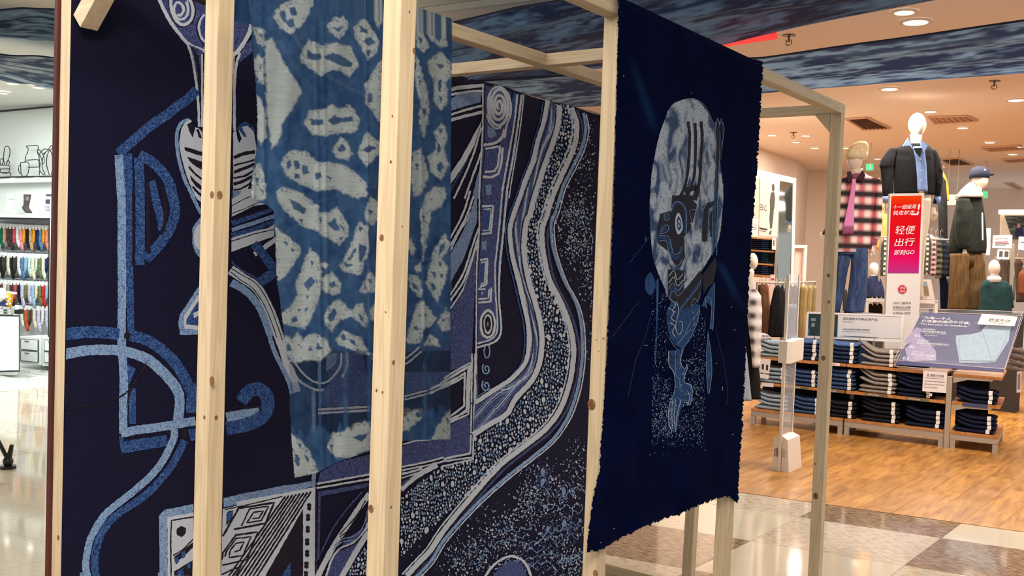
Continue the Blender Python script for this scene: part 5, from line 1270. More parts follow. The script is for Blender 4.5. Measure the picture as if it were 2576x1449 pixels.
# crumpled garments on the table top behind the stacks
def crumple(u, v, z, su, sv, sz, m, name, label, seed):
    r = random.Random(seed); mb = MB(); n = 16; g_ = []
    R = []
    for j in range(7):
        t = j/6; ring = []
        for q in range(n):
            a = 2*math.pi*q/n; rr = math.cos(t*math.pi/2)**.6*(1+.12*math.sin(q*2.1+seed+j*.8)+.08*math.sin(q*3.7+seed))
            ring.append(G(u+su*math.cos(a)*rr, v+sv*math.sin(a)*rr, z+sz*math.sin(t*math.pi/2)*(1+.10*math.sin(q*1.7+seed))))
        R.append(ring)
    o = mb.rings(R).build(name, m, None, smooth=True); return tag(o, label, 'clothes')
crumple(gu(1990, 868)[0], .30, .701, .30, .12, .14, M_('cream_cotton', (226, 212, 192)), 'folded_shirt', 'cream cloth folded loosely behind the pale blue jeans, near the security pedestal', 2)
crumple(gu(1915, 880)[0]-.04, .10, .868, .10, .07, .06, plaid('grey_check', (70, 62, 62), (160, 148, 144), (200, 190, 186), 9), 'folded_shirt', 'grey checked shirt heaped on the leftmost pale blue jeans stack', 5)
crumple(gu(2262, 890)[0], .30, .701, .20, .10, .15, JC['navy'], 'folded_jeans', 'dark navy clothes heaped behind the acrylic poster stand', 8)
crumple(gu(2185, 880)[0], .18, .701, .16, .10, .16, JC['bright blue'], 'folded_jeans', 'bright blue jeans heaped behind the grey stack', 9)
for k, (x, y) in enumerate(((2556, 880), (2560, 896), (2558, 912), (2552, 926))):
    c = onP(x, y, G(0, .42, 0), GN); mb = MB(); mb.tube([c+GX*(.07*math.cos(t))+GN*(.09*math.sin(t))+np.array([0, 0, .008*math.sin(3*t)]) for t in np.linspace(0, 6.28, 16)], .017, 7)
    tag(mb.build('rolled_trousers', JC['grey']), 'grey rolled trousers right of the acrylic stand, %s of the pile' % ['topmost', 'second', 'third', 'lowest'][k], 'clothes', 'rolled grey trousers at the right edge')
# --- acrylic poster stand ---------------------------------------------------
ACR = mat('clear_acrylic', (235, 238, 240), .06, .5, alpha=.05); AED = mat('acrylic_edge', (226, 214, 220), .2, .5, alpha=.75)
bl, br = onP(2254, 917, G(0, -.03, 0), GN), onP(2525, 936, G(0, -.03, 0), GN); tl, tr_ = onP(2318, 786, G(0, .33, 0), GN), onP(2570, 797, G(0, .33, 0), GN)
ps = root('poster_stand', 'sloping acrylic stand with a navy jeans poster on the shelf unit', 'sign', (bl+br)/2)
nrm = np.cross(br-bl, tl-bl); nrm /= np.linalg.norm(nrm); nrm = nrm if nrm[2] > 0 else -nrm
MB().slab([tl, tr_, br, bl], .006, -nrm).build('poster', mat('poster_navy', (62, 62, 112), .5), ps)
def pp(x, y, e=.003):     # a photo pixel laid on the poster plane
    return onP(x, y, bl+nrm*e, nrm)
gl = MB().slab([pp(*q, e=.05) for q in ((2312, 776), (2573, 784), (2527, 928), (2249, 905))], .004, -nrm).build('acrylic_cover', ACR, ps)
gl.visible_shadow = True
e = MB(); cs = [pp(*q, e=.05) for q in ((2312, 776), (2573, 784), (2527, 928), (2249, 905))]; c2 = [pp(*q, e=-.01) for q in ((2312, 784), (2574, 794), (2524, 941), (2250, 921))]
for k in range(4): e.tube([cs[k], cs[(k+1) % 4]], .0028, 5); e.tube([c2[k], c2[(k+1) % 4]], .0028, 5); e.tube([cs[k], c2[k]], .0028, 5)
e.build('acrylic_edges', AED, ps)
def ppoly(px, m, name, eps, parent=ps): return MB().add([pp(x, y, eps) for x, y in px], [tuple(range(len(px)))]).build(name, m, parent)
s7 = lambda t: [(2240+float(a)/7.625, 760+float(b)/7.625) for a, b in (q.split(',') for q in t.split())]
ppoly(s7('280,900 560,620 700,740 870,940 880,1120 340,1130'), mat('poster_sheen', (150, 136, 176), .35), 'painted_sheen', .0035)  # sheen on the acrylic, painted as flat pale wedges
ppoly(s7('300,700 500,480 620,520 560,620 420,760 300,820'), MATS['poster_sheen'], 'painted_sheen', .0038)
JP = mat('poster_jeans', (140, 164, 184), .5, noise=((166, 188, 204), 30, 2, .3, .7, (1, 1, 1)))
ppoly(s7('1255,640 1500,620 1660,590 1750,560 1800,480 1850,440 1920,430 2335,460 2290,560 2270,740 2150,930 2010,1150 1720,1170 1320,1160 1300,1000 1255,760'), JP, 'printed_jeans', .004)
JL = mat('poster_seam', (120, 142, 170), .5)
def pline(t, w, m, name, eps=.006):
    P = [np.array(q) for q in densify(s7(t), 8)]; n = len(P); L = []; R = []
    for i, p in enumerate(P):
        d = P[min(i+1, n-1)]-P[max(i-1, 0)]; d /= np.linalg.norm(d)+1e-9; q = np.array([-d[1], d[0]])*w/2; L.append(pp(*(p+q), eps)); R.append(pp(*(p-q), eps))
    return MB().add(L+R, [(i, i+1, n+i+1, n+i) for i in range(n-1)]).build(name, m, ps)
pline('1760,570 1830,760 1900,960 1940,1120', 1.3, JL, 'seam'); pline('2230,600 2200,760 2100,960 1990,1120', .9, JL, 'seam'); pline('1300,680 1320,900 1345,1100', .9, JL, 'seam'); pline('1790,560 1900,520 1930,450', .9, JL, 'seam'); pline('1980,470 1970,520 2280,540', .9, JL, 'seam'); pline('1330,1110 1600,1130 1900,1130 2010,1130', 1.6, mat('poster_hem', (88, 108, 118), .5), 'seam')
LET = mat('white_lettering', (240, 236, 240), .5, emit=(240, 236, 240), es=.0)
def ptxt(body, tl_, tr2, bl_, m=LET, bold=False, slant=0.0):
    a, b, c = [s7('%s,%s' % q)[0] for q in (tl_, tr2, bl_)]; A_, B_, C_ = pp(*a, .008), pp(*b, .008), pp(*c, .008); text_on(A_, B_, C_, body, 0, 0, 1, 1, m, ps, slant=slant, bold=bold, eps=.001)
ptxt('“为每一个人,', (615, 265), (1200, 300), (600, 325), bold=True); ptxt('打造最完美的牛仔裤。”', (610, 335), (1660, 385), (590, 385), bold=True); ptxt('"The best jeans for everybody."', (560, 400), (1515, 450), (550, 440), bold=True)
ptxt('精选面料,', (632, 500), (880, 520), (622, 530)); ptxt('提供高端与舒适感。', (618, 540), (1085, 568), (605, 580)); ptxt('Ease at high, both stylish', (668, 595), (1065, 615), (660, 612)); ptxt('and comfortable.', (662, 625), (910, 640), (655, 642))
ptxt('剪裁合身,', (530, 715), (755, 735), (520, 745)); ptxt('紧随时代潮流的版型设计。', (510, 760), (1150, 805), (498, 800)); ptxt('On-trend silhouette.', (565, 815), (860, 835), (560, 832))
ptxt('创新工艺,', (418, 935), (650, 958), (408, 968)); ptxt('重塑经典牛仔风格。', (400, 980), (875, 1020), (388, 1020)); ptxt('Authentic look, born', (460, 1030), (780, 1055), (452, 1050)); ptxt('of innovative technology', (445, 1060), (815, 1090), (438, 1080))
ptxt('01', (470, 615), (575, 622), (455, 665), bold=True); ptxt('02', (365, 835), (475, 842), (350, 885), bold=True); ptxt('03', (245, 1050), (355, 1057), (232, 1102), bold=True)
card = MB().slab([pp(*q, e=.054) for q in s7('1755,225 2440,280 2380,460 1665,425')], .003, -nrm).build('title_card', PAPER, ps)
def ctxt(body, u, v, w, h, m=INK): A_, B_, C_ = [pp(*q, e=.055) for q in s7('1755,225 2440,280 1665,425')]; text_on(A_, B_, C_, body, u, v, w, h, m, ps, eps=.001)
ctxt('舒适牛仔', .26, .34, .60, .30); ctxt('UNIQLO JEANS', .32, .72, .42, .10)
# --- white framed sign ------------------------------------------------------
fs = root('product_sign', 'wide white-framed product sign on posts behind the folded jeans', 'sign', G(gu(2150, 870)[0], .30, .70))
SP = G(0, .28, 0)
def fsq(px, m, name, th, e=0): return MB().slab([onP(x, y, SP-GN*e, GN) for x, y in px], th, GN).build(name, m, fs)
fsq([(2030, 784), (2275, 793), (2271, 862), (2026, 848)], mat('sign_white', (232, 226, 224), .4), 'frame', .02)
fsq([(2035, 789), (2108, 791.5), (2106, 847.5), (2032, 843.5)], mat('sign_dark_glass', (34, 56, 58), .15), 'dark_panel', .006, .004)
fsq([(2110, 791), (2268, 797), (2266, 852), (2107, 847)], mat('sign_insert', (216, 212, 214), .5), 'paper_insert', .006, .004)
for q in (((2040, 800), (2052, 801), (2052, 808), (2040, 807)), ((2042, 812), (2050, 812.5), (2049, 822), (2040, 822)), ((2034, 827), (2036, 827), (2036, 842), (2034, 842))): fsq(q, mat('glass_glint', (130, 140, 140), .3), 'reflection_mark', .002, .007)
def ftx(body, x0, y0, x1, y1, x2, y2, m=INK):
    a, b, c = [onP(x, y, SP-GN*.007, GN) for x, y in ((x0, y0), (x1, y1), (x2, y2))]; text_on(a, b, c, body, 0, 0, 1, 1, m, fs, eps=.001)
s8 = lambda x, y: (2010+x/8.883, 770+y/8.883)
ftx('宽松直筒牛仔裤(水洗产品)', *s8(985, 250), *s8(1770, 275), *s8(980, 315)); ftx('wide straight jeans', *s8(980, 335), *s8(1225, 345), *s8(980, 360)); ftx('大身100%棉牛仔面料 柔软舒适', *s8(980, 490), *s8(1580, 515), *s8(978, 535)); ftx('Soft, lightweight 100% cotton, stylish in the look', *s8(975, 550), *s8(1605, 580), *s8(975, 575))
fsq([s8(975, 662), s8(1755, 700), s8(1755, 712), s8(975, 674)], INK, 'rule', .002, .006); fsq([s8(890, 185), s8(2290, 232), s8(2290, 240), s8(890, 193)], mat('sign_shade_line', (170, 150, 150), .6), 'rule', .002, .006)
for x in (2048, 2100, 2162, 2198):
    a = onP(x, 845+(x-2030)*.055, SP, GN); MB().box((a[0]-.008, a[1], .70), (a[0]+.008, a[1]+.016, a[2]+.01)).build('post', mat('grey_post', (128, 126, 122), .5), fs)
# --- paper notices ----------------------------------------------------------
def paper(px, v, label, name='paper_notice', m=PAPER, lines=(), texts=(), cat='notice'):
    P = G(0, v, 0); q = [onP(x, y, P, GN) for x, y in px]; o = root(name, label, cat, q[3]); MB().slab(q, .004, GN).build('sheet', m, o)
    for body, u, v_, w, h in texts: text_on(q[0], q[1], q[3], body, u, v_, w, h, INK, o, eps=.001)
    for (u0, v0, u1, v1, mm) in lines:
        f = lambda u, w: q[0]+(q[1]-q[0])*u+(q[3]-q[0])*w-GN*.0015
        MB().slab([f(u0, v0), f(u1, v0), f(u1, v1), f(u0, v1)], .001, GN).build('printed_block', mm, o)
    return o
paper([(2323, 928), (2383, 932), (2380, 989), (2320, 984)], -.02, 'white notice taped to the shelf edge under the acrylic stand', texts=[('致 尊敬的顾客', .16, .20, .72, .14), ('本店仅向会员顾客提供免费购物袋', .06, .50, .86, .06), ('如需, 请在收银台向店员咨询及选购', .06, .64, .86, .06), ('由此产生不便, 敬请谅解。', .06, .78, .58, .06)], lines=[(.06, .39, .92, .40, INK)])
GRT = M_('print_grey', (70, 66, 64)); 
paper([(1911, 901), (1939, 904), (1933, 954), (1909, 950)], -.03, 'white card with two printed trousers at the left end of the shelf unit', lines=[(.22, .28, .42, .56, GRT), (.60, .30, .80, .58, GRT), (.10, .72, .45, .78, OLV), (.52, .73, .90, .79, OLV)])
paper([(2558, 935), (2570, 934), (2568, 987), (2557, 988)], .30, 'narrow printed label strip hanging at the right end of the shelf unit', lines=[(.2, .1, .8, .85, mat('print_mid', (150, 130, 124), .7))])
paper([(2338, 989), (2345, 990), (2344, 997), (2338, 996)], -.01, 'tiny price ticket hanging just below the white notice', name='price_ticket')
# --- promotional totem ------------------------------------------------------
DT = 9.9
tt_ = root('promotional_totem', 'tall white sign tower with a red to pink gradient poster', 'sign', onD(2270, 900, DT))
panel([(2239, 488), (2325, 487), (2308, 900), (2224, 900)], DT, .05, 'board', mat('totem_white', (232, 226, 222), .45), tt_)
gm = bpy.data.materials.new('red_gradient_print'); gm.use_nodes = True; nt = gm.node_tree; bb_ = nt.nodes['Principled BSDF']; bb_.inputs['Roughness'].default_value = .6; bb_.inputs['Specular IOR Level'].default_value = .08
tc = nt.nodes.new('ShaderNodeTexCoord'); sp = nt.nodes.new('ShaderNodeSeparateXYZ'); rp = nt.nodes.new('ShaderNodeValToRGB'); e_ = rp.color_ramp.elements
for _ in range(3): e_.new(.5)
for i, (p, c) in enumerate([(0, (176, 50, 140)), (.18, (214, 8, 104)), (.40, (206, 0, 34)), (.85, (218, 10, 4)), (1, (226, 70, 6))]): e_[i].position = p; e_[i].color = lin(c)
nt.links.new(tc.outputs['Generated'], sp.inputs[0]); nt.links.new(sp.outputs['Z'], rp.inputs[0]); nt.links.new(rp.outputs[0], bb_.inputs['Base Color'])
TQ = [(2243, 493), (2319, 492), (2311, 687), (2234, 687)]
panel(TQ, DT-.006, .006, 'gradient_print', gm, tt_)
def ttx(body, x0, y0, x1, y1, x2, y2, m=LET, bold=False, slant=0.0, d=.008):
    a, b, c = [onD(x, y, DT-d) for x, y in ((x0, y0), (x1, y1), (x2, y2))]; text_on(a, b, c, body, 0, 0, 1, 1, m, tt_, eps=.001, bold=bold, slant=slant)
ttx('十一超级周', 2246, 516, 2304, 514, 2245, 527, bold=True, slant=.03); ttx('说走就走', 2246, 530, 2301, 529, 2245, 541, bold=True, slant=.03); ttx('!', 2308, 513, 2314, 513, 2306, 536, bold=True, slant=.3)
panel([(2292, 537.5), (2312, 536.5), (2309, 541), (2292, 541)], DT-.008, .002, 'underline', LET, tt_)
ttx('轻便', 2252, 568, 2301, 567, 2250, 590, bold=False, slant=.06); ttx('出行', 2251, 600, 2300, 598, 2249, 620, bold=True, slant=.06); ttx('即刻GO', 2249, 629, 2300, 627, 2248, 642, bold=True, slant=.04)
c = onD(2270, 728, DT-.008); k_ = DT/FPX; UR = mat('logo_red', (206, 34, 48), .5)
MB().disc(c, VR*11*k_, VD*11*k_, 24, .002, VF).build('round_logo', UR, tt_)
ttx('UNI', 2263.5, 721, 2277, 721, 2263.5, 727, bold=True, d=.011); ttx('QLO', 2263.5, 729.5, 2277, 729.5, 2263.5, 736, bold=True, d=.011)
ttx('扫码了解更多', 2247, 759, 2292, 759, 2247, 765.5, INK); ttx('特惠商品合集', 2246, 770, 2291, 770, 2246, 776.5, INK); ttx('09/26-10/09', 2254, 784.5, 2290, 784.5, 2254, 790.5, INK); ttx('活动时间', 2246, 785, 2252, 785, 2246, 790.5, GRT)
panel([(2246, 779), (2291, 779), (2291, 779.8), (2246, 779.8)], DT-.007, .001, 'rule', GRT, tt_)
panel([(2240, 487), (2326, 486), (2325, 488.5), (2239, 489.5)], DT-.004, .056, 'top_edge', WHITE, tt_)
# --- mannequins -------------------------------------------------------------
PL = plaid('red_buffalo_check', (206, 112, 118), (236, 214, 210), (44, 32, 36), 2.3, .38)
D = 10.2; t = mann('white mannequin in a cream beanie, red checked overshirt and blue jeans', 2150, 800, D)
head(2151, 405, 18, 27, D, t, look=-.4); loft('424 2141 2170;440 2142 2168', D, .9, 'neck', PORC, t, fold=0)
loft('356 2160 2176;359 2150 2180;366 2141 2183;376 2133 2183;386 2130 2181;396 2131 2179', D-.01, .95, 'beanie', mat('cream_knit', (236, 218, 180), .9, noise=((206, 184, 146), 160, 0, .4, .6, (1, 1, .05))), t, fold=.02)
loft('384 2129 2181;392 2129 2181;400 2133 2179', D-.012, 1.02, 'beanie_cuff', MATS['cream_knit'], t, fold=.01)
loft('436 2138 2176;441 2132 2182;447 2118 2196;456 2109 2206;470 2106 2207;520 2105 2201;580 2101 2198;634 2097 2196', D, .42, 'overshirt', PL, t, fold=.03, dmax=.19)
loft('448 2192 2212;462 2200 2217;490 2203 2219;530 2199 2219;565 2193 2218;592 2192 2215;602 2190 2212', D-.04, .95, 'sleeve', PL, t, fold=.05)
loft('448 2104 2122;480 2094 2112;530 2086 2104;575 2074 2092;590 2068 2080', D-.02, .95, 'sleeve', PL, t, fold=.05)
loft('450 2144 2153;465 2143 2153;480 2140 2151;520 2132 2149;572 2121 2148', D-.19, .35, 'pink_sweater', mat('pink_sweater', (208, 128, 176), .9), t, fold=.02)
loft('570 2120 2148;589 2118 2147', D-.19, .36, 'mauve_hem', mat('mauve_hem', (140, 74, 104), .9), t, fold=.0)
loft('437 2140 2166;442 2140 2168;452 2143 2160', D-.10, .55, 'mauve_collar', MATS['mauve_hem'], t, fold=0)
for px in ([(2132, 432), (2140, 430), (2148, 452), (2134, 458)], [(2170, 428), (2177, 440), (2170, 459), (2158, 448)]): panel(px, D-.17, .02, 'collar', mat('dark_collar', (52, 30, 36), .9), t)
loft('600 2189 2208;616 2187 2205', D-.04, .9, 'mauve_cuff', MATS['mauve_hem'], t); hand(2194, 628, D-.04, t, .95); hand(2065, 592, D-.02, t, .55)
JM = mat('indigo_jeans', (40, 56, 92), .9, noise=((70, 92, 134), 10, 1, .4, .75, (3, 3, .6)))
loft('588 2112 2150;621 2110 2182;640 2110 2182', D-.02, .4, 'jeans_seat', JM, t, dmax=.13); loft('625 2144 2182;680 2141 2182;740 2134 2179;786 2124 2171', D-.03, .9, 'jeans_leg', JM, t, fold=.04); loft('625 2108 2146;680 2105 2132;740 2101 2122;786 2097 2112', D+.02, .9, 'jeans_leg', JM, t, fold=.04)
# black jacket
D = 11.0; t = mann('tall bald white mannequin in a black jacket over a blue shirt', 2305, 800, D); BJ = mat('black_wool', (10, 10, 12), .95, noise=((20, 19, 22), 14, 1, .4, .7, (1, 1, 1))); BS = mat('blue_shirt', (112, 138, 190), .85, noise=((134, 158, 206), 12, 1, .4, .7, (2, 2, .5)))
head(2307, 315, 21, 31, D, t, look=.1); loft('338 2290 2318;356 2292 2317;374 2294 2318', D, .9, 'neck', PORC, t, fold=0)
loft('362 2274 2332;370 2258 2342;380 2243 2350;400 2244 2354;450 2248 2357;490 2250 2352', D, .40, 'jacket', BJ, t, fold=.03, dmax=.21)
loft('374 2236 2258;386 2227 2252;402 2217 2250;418 2213 2247;424 2216 2246;450 2218 2246;480 2219 2247;497 2221 2245', D-.03, .9, 'sleeve', BJ, t, fold=.07); loft('378 2338 2354;400 2345 2364;430 2350 2371;460 2352 2371;490 2353 2367;512 2347 2363', D-.03, .9, 'sleeve', BJ, t, fold=.06)
loft('369 2297 2324;385 2299 2327;410 2304 2330;445 2307 2332;482 2308 2334', D-.205, .35, 'shirt', BS, t, fold=.03)
for px in ([(2272, 368), (2285, 346), (2292, 363), (2299, 378), (2288, 366)], [(2316, 351), (2334, 366), (2326, 382), (2315, 402), (2319, 372)]): panel(px, D-.25, .025, 'collar', BS, t)
panel([(2300, 373), (2320, 372), (2318, 384), (2314, 394), (2306, 384)], D-.27, .02, 'black_tee', mat('black_tee', (10, 10, 12), .9), t)
for y in (400, 428, 453): MB().disc(onD(2316, y, D-.285), VR*.006, VD*.006, 8, .004, VF).build('button', PAPER, t)
panel([(2310, 482), (2334, 482), (2334, 488), (2310, 488)], D-.24, .02, 'belt', mat('black_belt', (20, 18, 18), .5), t); panel([(2312, 481), (2323, 481), (2323, 487), (2312, 487)], D-.25, .01, 'buckle', mat('brass', (1, 1, 1)), t)
CH = mat('stone_trousers', (208, 196, 174), .9); loft('486 2290 2342;520 2290 2341;560 2292 2336', D-.02, .4, 'trousers_seat', CH, t, dmax=.14); loft('500 2312 2341;560 2311 2337;600 2308 2330;660 2304 2324;752 2300 2320', D-.03, .9, 'trouser_leg', CH, t); loft('500 2288 2314;560 2285 2309;660 2278 2300;752 2274 2298', D, .9, 'trouser_leg', CH, t)
loft('494 2221 2243;508 2222 2240', D-.05, .95, 'shirt_cuff', BS, t); loft('495 2352 2366;515 2356 2364', D-.05, .95, 'shirt_cuff', BS, t); hand(2348, 535, D-.03, t, 1.0, flip=-1); hand(2232, 520, D-.03, t, .9)
# green fleece
D = 12.0; t = mann('mannequin in a navy cap, dark green fleece and brown corduroy trousers', 2430, 790, D); GF = mat('green_fleece', (22, 24, 18), .98, noise=((34, 36, 28), 18, 1, .4, .7, (1, 1, 1))); CD = mat('brown_corduroy', (80, 56, 24), .9, noise=((104, 76, 38), 60, 0, .4, .65, (1, 1, .04)))
head(2464, 452, 19, 25, D, t, look=.9); loft('470 2448 2470;486 2446 2468', D, .9, 'neck', PORC, t, fold=0)
loft('419 2456 2474;422 2448 2480;429 2443 2485;438 2441 2487;448 2441 2486', D-.01, 1.05, 'cap', mat('navy_cap', (24, 30, 48), .8), t, fold=0)
loft('434 2478 2492;437 2470 2500;441 2468 2499', D-.03, .8, 'cap_brim', MATS['navy_cap'], t, fold=0); MB().disc(onD(2478, 427, D-.17), VR*.012, VD*.010, 8, .004, VF).build('badge', PAPER, t)
HO = mat('grey_hood', (206, 190, 180), .95); loft('458 2440 2450;466 2430 2452;476 2420 2460;488 2412 2470;497 2412 2472', D-.01, .8, 'hood', HO, t, fold=.08)
loft('486 2420 2462;494 2412 2468;510 2406 2471;540 2400 2476;580 2392 2480;620 2385 2481;637 2386 2479', D, .42, 'fleece_jacket', GF, t, fold=.03, dmax=.2)
loft('500 2408 2436;530 2404 2446;560 2402 2444;590 2404 2442;612 2408 2439;625 2412 2437', D-.13, .9, 'sleeve', GF, t, fold=.07); hand(2427, 640, D-.13, t, 1.0, flip=-1)
panel([(2470, 535), (2473, 535), (2474, 604), (2471, 604)], D-.19, .01, 'white_lining', WHITE, t)
loft('636 2393 2468;670 2391 2474', D, .42, 'trousers_seat', CD, t, dmax=.18); loft('640 2432 2470;670 2430 2476;700 2428 2478;730 2420 2476;780 2408 2458', D, .8, 'trouser_leg', CD, t, fold=.05); loft('638 2394 2436;670 2391 2436;700 2390 2436;740 2388 2436;780 2387 2432', D-.1, .8, 'trouser_leg', CD, t, fold=.05)
# teal bust
D = 11.6; t = mann('white egg-headed bust in a dark teal sweater with white collar', 2500, 790, D); TE = mat('teal_sweater', (18, 50, 52), .9, noise=((28, 66, 66), 8, 1, .4, .7, (1, 1, 1)))
head(2501, 676, 14, 23, D, t); loft('692 2494 2508;706 2492 2510', D, .9, 'neck', PORC, t, fold=0); loft('694 2488 2513;700 2484 2518;710 2486 2516', D-.02, .7, 'collar', PAPER, t, fold=.03)
loft('704 2482 2520;709 2472 2534;720 2468 2540;750 2466 2542;790 2460 2546', D, .42, 'sweater', TE, t, fold=.03, dmax=.2); loft('716 2528 2544;740 2532 2547;775 2538 2550', D-.02, .9, 'sleeve', TE, t)
# grey check bust at left
D = 9.1; t = mann('white mannequin in a grey checked shirt right beside the navy hanging', 1895, 1020, D); GC = MATS['grey_check']
head(1893, 657, 13, 21, D, t, PORC2, look=.8); loft('674 1884 1896;690 1882 1896', D, .9, 'neck', PORC2, t, fold=0); loft('682 1878 1898;700 1878 1896;735 1876 1902', D-.02, .6, 'hoodie', HO, t)
loft('728 1874 1904;745 1874 1914;780 1878 1917;830 1884 1916;880 1890 1914;924 1892 1912', D-.05, .7, 'checked_shirt', plaid('soft_grey_check', (190, 180, 176), (70, 62, 64), (228, 220, 216), 2.6, .42), t, fold=.10)
loft('760 1866 1892;850 1872 1902;950 1880 1912;1004 1884 1914', D+.05, .6, 'black_trousers', BJ, t, fold=.05); loft('860 1862 1874;900 1862 1880;1008 1862 1891', D-.12, .5, 'pale_jeans', JC['pale blue'], t)
for k, (x, y, w, h, D, lb) in enumerate([(2199, 677, 12, 17, 12.2, 'white mannequin head peering right, between jeans leg and red totem'), (1983, 678, 5, 9, 13.0, 'tiny pale mannequin head reflected height beside the wall mirror')]):
    t = mann(lb, x, y+h+60, D); head(x, y, w, h, D, t, PORC2, look=.9); loft(f'{y+h-3} {x-w*.6} {x+w*.3};{y+h+6} {x-w*.7} {x+w*.4}', D, .9, 'neck', PORC2, t, fold=0)
    if k == 0: loft('694 2186 2206;702 2182 2216;730 2180 2224;752 2180 2226', D, .5, 'navy_sweater', mat('navy_sweater', (30, 36, 66), .9, noise=((48, 58, 100), 8, 1, .4, .7, (1, 1, 1))), t, fold=.05)
    else: loft('690 1978 1988;720 1976 1990', D, .5, 'shirt', PAPER, t)
# platforms that carry the mannequins
PT_ = mat('platform_dark', (60, 54, 50), .7)
for (x, y, D, w, d, lb) in ((2140, 787, 10.2, .55, .4, 'dark plinth behind the white framed sign'), (2420, 781, 12.0, .7, .5, 'dark plinth behind the acrylic poster stand')):
    c = onD(x, y, D); tag(MB().box((c[0]-w/2, c[1]-d/2+.1, 0), (c[0]+w/2*(.4 if x == 2420 else 1), c[1]+d/2+.1, c[2])).build('display_plinth', PT_), lb, 'plinth')
c = onD(2502, 792, 11.6); tag(MB().box((c[0]-.17, c[1]-.16, 0), (c[0]+.3, c[1]+.14, c[2]+.03)).build('display_plinth', PT_), 'dark plinth under the teal sweater bust', 'plinth')
D = 11.3; wt = root('display_table', 'white high table behind the sign tower carrying a small picture card', 'table', onD(2270, 900, D))
panel([(2176, 750), (2360, 755), (2358, 764), (2176, 759)], D, .6, 'table_top', WHITE, wt)
for x in (2178, 2352): panel([(x, 757), (x+7, 757), (x+4, 1000), (x-3, 1000)], D, .05, 'leg', WHITE, wt)
pc = root('picture_card', 'white card with khaki trousers figure standing on the white table', 'sign', onD(2330, 756, 11.25)); panel([(2314, 702), (2342, 703), (2352, 754), (2313, 752)], 11.25, .015, 'card', PAPER, pc)
panel([(2320, 709), (2331, 708), (2334, 720), (2324, 721)], 11.24, .004, 'printed_shirt', mat('print_blue', (150, 168, 190), .7), pc); panel([(2324, 720), (2334, 720), (2338, 744), (2333, 744), (2329, 728), (2331, 744), (2327, 744)], 11.24, .004, 'printed_trousers', mat('print_khaki', (150, 136, 98), .7), pc)
# --- hanging clothes ---------------------------------------------------------
def hang(rows, D, m, label, name='hanging_garment', grp=None, dr=.35, seed=1, cat='clothes', y0=None):
    rr = rows.split(';')[0].split(); cx = (float(rr[1])+float(rr[2]))/2; y = float(rr[0]); o = root(name, label, cat, onD(cx, y, D), grp); loft(rows, D, dr, 'garment', m, o, fold=.10, seed=seed)
    h = MB(); c = onD(cx, y, D); h.tube([c, c-VD*.05, c-VD*.085+VR*.02, c-VD*.06+VR*.035], .004, 5); h.build('hanger_hook', mat('hanger_wire', (190, 180, 170), .3, metal=.7), o); return o
def rail(x0, y0, x1, y1, D, label):
    o = root('clothes_rail', label, 'rail', onD((x0+x1)/2, y0, D)); a, b = onD(x0, y0, D), onD(x1, y1, D); MB().tube([a, b], .012, 8).build('bar', METAL, o)
    for p in (a, b): MB().tube([p, (p[0], p[1], 0)], .014, 8).build('upright', METAL, o)
CO = lambda nm, c, c2: mat(nm, c, .9, .2, noise=(c2, 16, 1, .35, .7, (2, 2, .3)))
rail(1905, 710, 1972, 712, 12.0, 'metal rail of brown and black coats left of the security pedestal'); rail(1978, 712, 2052, 709, 12.4, 'metal rail of dark and khaki trousers behind the security pedestal')
hang('716 1907 1914;724 1904 1918;780 1904 1918;848 1905 1917', 12.1, CO('dark_olive', (44, 42, 34), (60, 56, 46)), 'dark olive coat hanging leftmost on the coat rail', seed=1)
hang('714 1914 1920;722 1911 1924;780 1913 1930;846 1916 1931', 12.0, CO('mid_brown', (92, 60, 42), (116, 78, 56)), 'brown coat hanging between the olive and black coats', seed=2)
hang('714 1922 1930;722 1921 1934;780 1924 1938;846 1926 1938', 12.1, CO('rust_brown', (112, 72, 50), (140, 96, 70)), 'rust brown coat hanging just left of the black coats', seed=3)
hang('718 1953 1960;726 1947 1965;770 1937 1968;848 1931 1968', 11.9, CO('black_coat', (18, 18, 22), (30, 30, 34)), 'long black coat widest on the left coat rail', seed=4)
hang('718 1966 1972;726 1962 1975;790 1962 1976;848 1960 1974', 12.0, CO('charcoal', (34, 34, 38), (48, 48, 52)), 'charcoal coat hanging at the right end of the coat rail', seed=5)
for k, (a, b, mm, lb) in enumerate([(1982, 1994, CO('maroon_dark', (58, 36, 34), (80, 52, 46)), 'dark maroon'), (1994, 2006, CO('deep_brown', (70, 48, 40), (92, 64, 54)), 'deep brown')]):
    hang(f'716 {a+4} {b-3};722 {a} {b};760 {a} {b};764 {a+1} {b}', 12.4, mm, f'short {lb} trousers seen through the clear pedestal panel', seed=6+k)
hang('768 1984 2004;775 1978 2008;850 1976 2008;862 1976 2008', 11.8, CO('blue_grey_denim', (98, 110, 128), (120, 132, 150)), 'blue-grey denim piece seen through the clear pedestal panel', seed=8)
for k, (a, b, c_) in enumerate([(2012, 2022, (150, 128, 84)), (2020, 2032, (176, 152, 104)), (2031, 2044, (168, 148, 104)), (2042, 2055, (150, 134, 92))]):
    hang(f'718 {a+3} {b-3};726 {a} {b};790 {a-3} {b-4};{858 if k < 2 else 782} {a-4} {b-6}', 12.2+k*.05, CO('khaki_%d' % k, c_, tuple(v-26 for v in c_)), 'khaki trousers, %s on the rail beside the frame end post' % ['leftmost', 'second', 'third', 'rightmost'][k], seed=9+k)
rail(2216, 596, 2396, 604, 12.15, 'rail of checked shirts behind the sign tower')
CP = plaid('cream_windowpane', (214, 196, 164), (50, 46, 44), (60, 56, 50), 5, .12)
hang('600 2222 2232;615 2218 2233;650 2215 2232;694 2214 2230', 12.1, CP, 'cream windowpane check shirt showing left of the sign tower', seed=2)
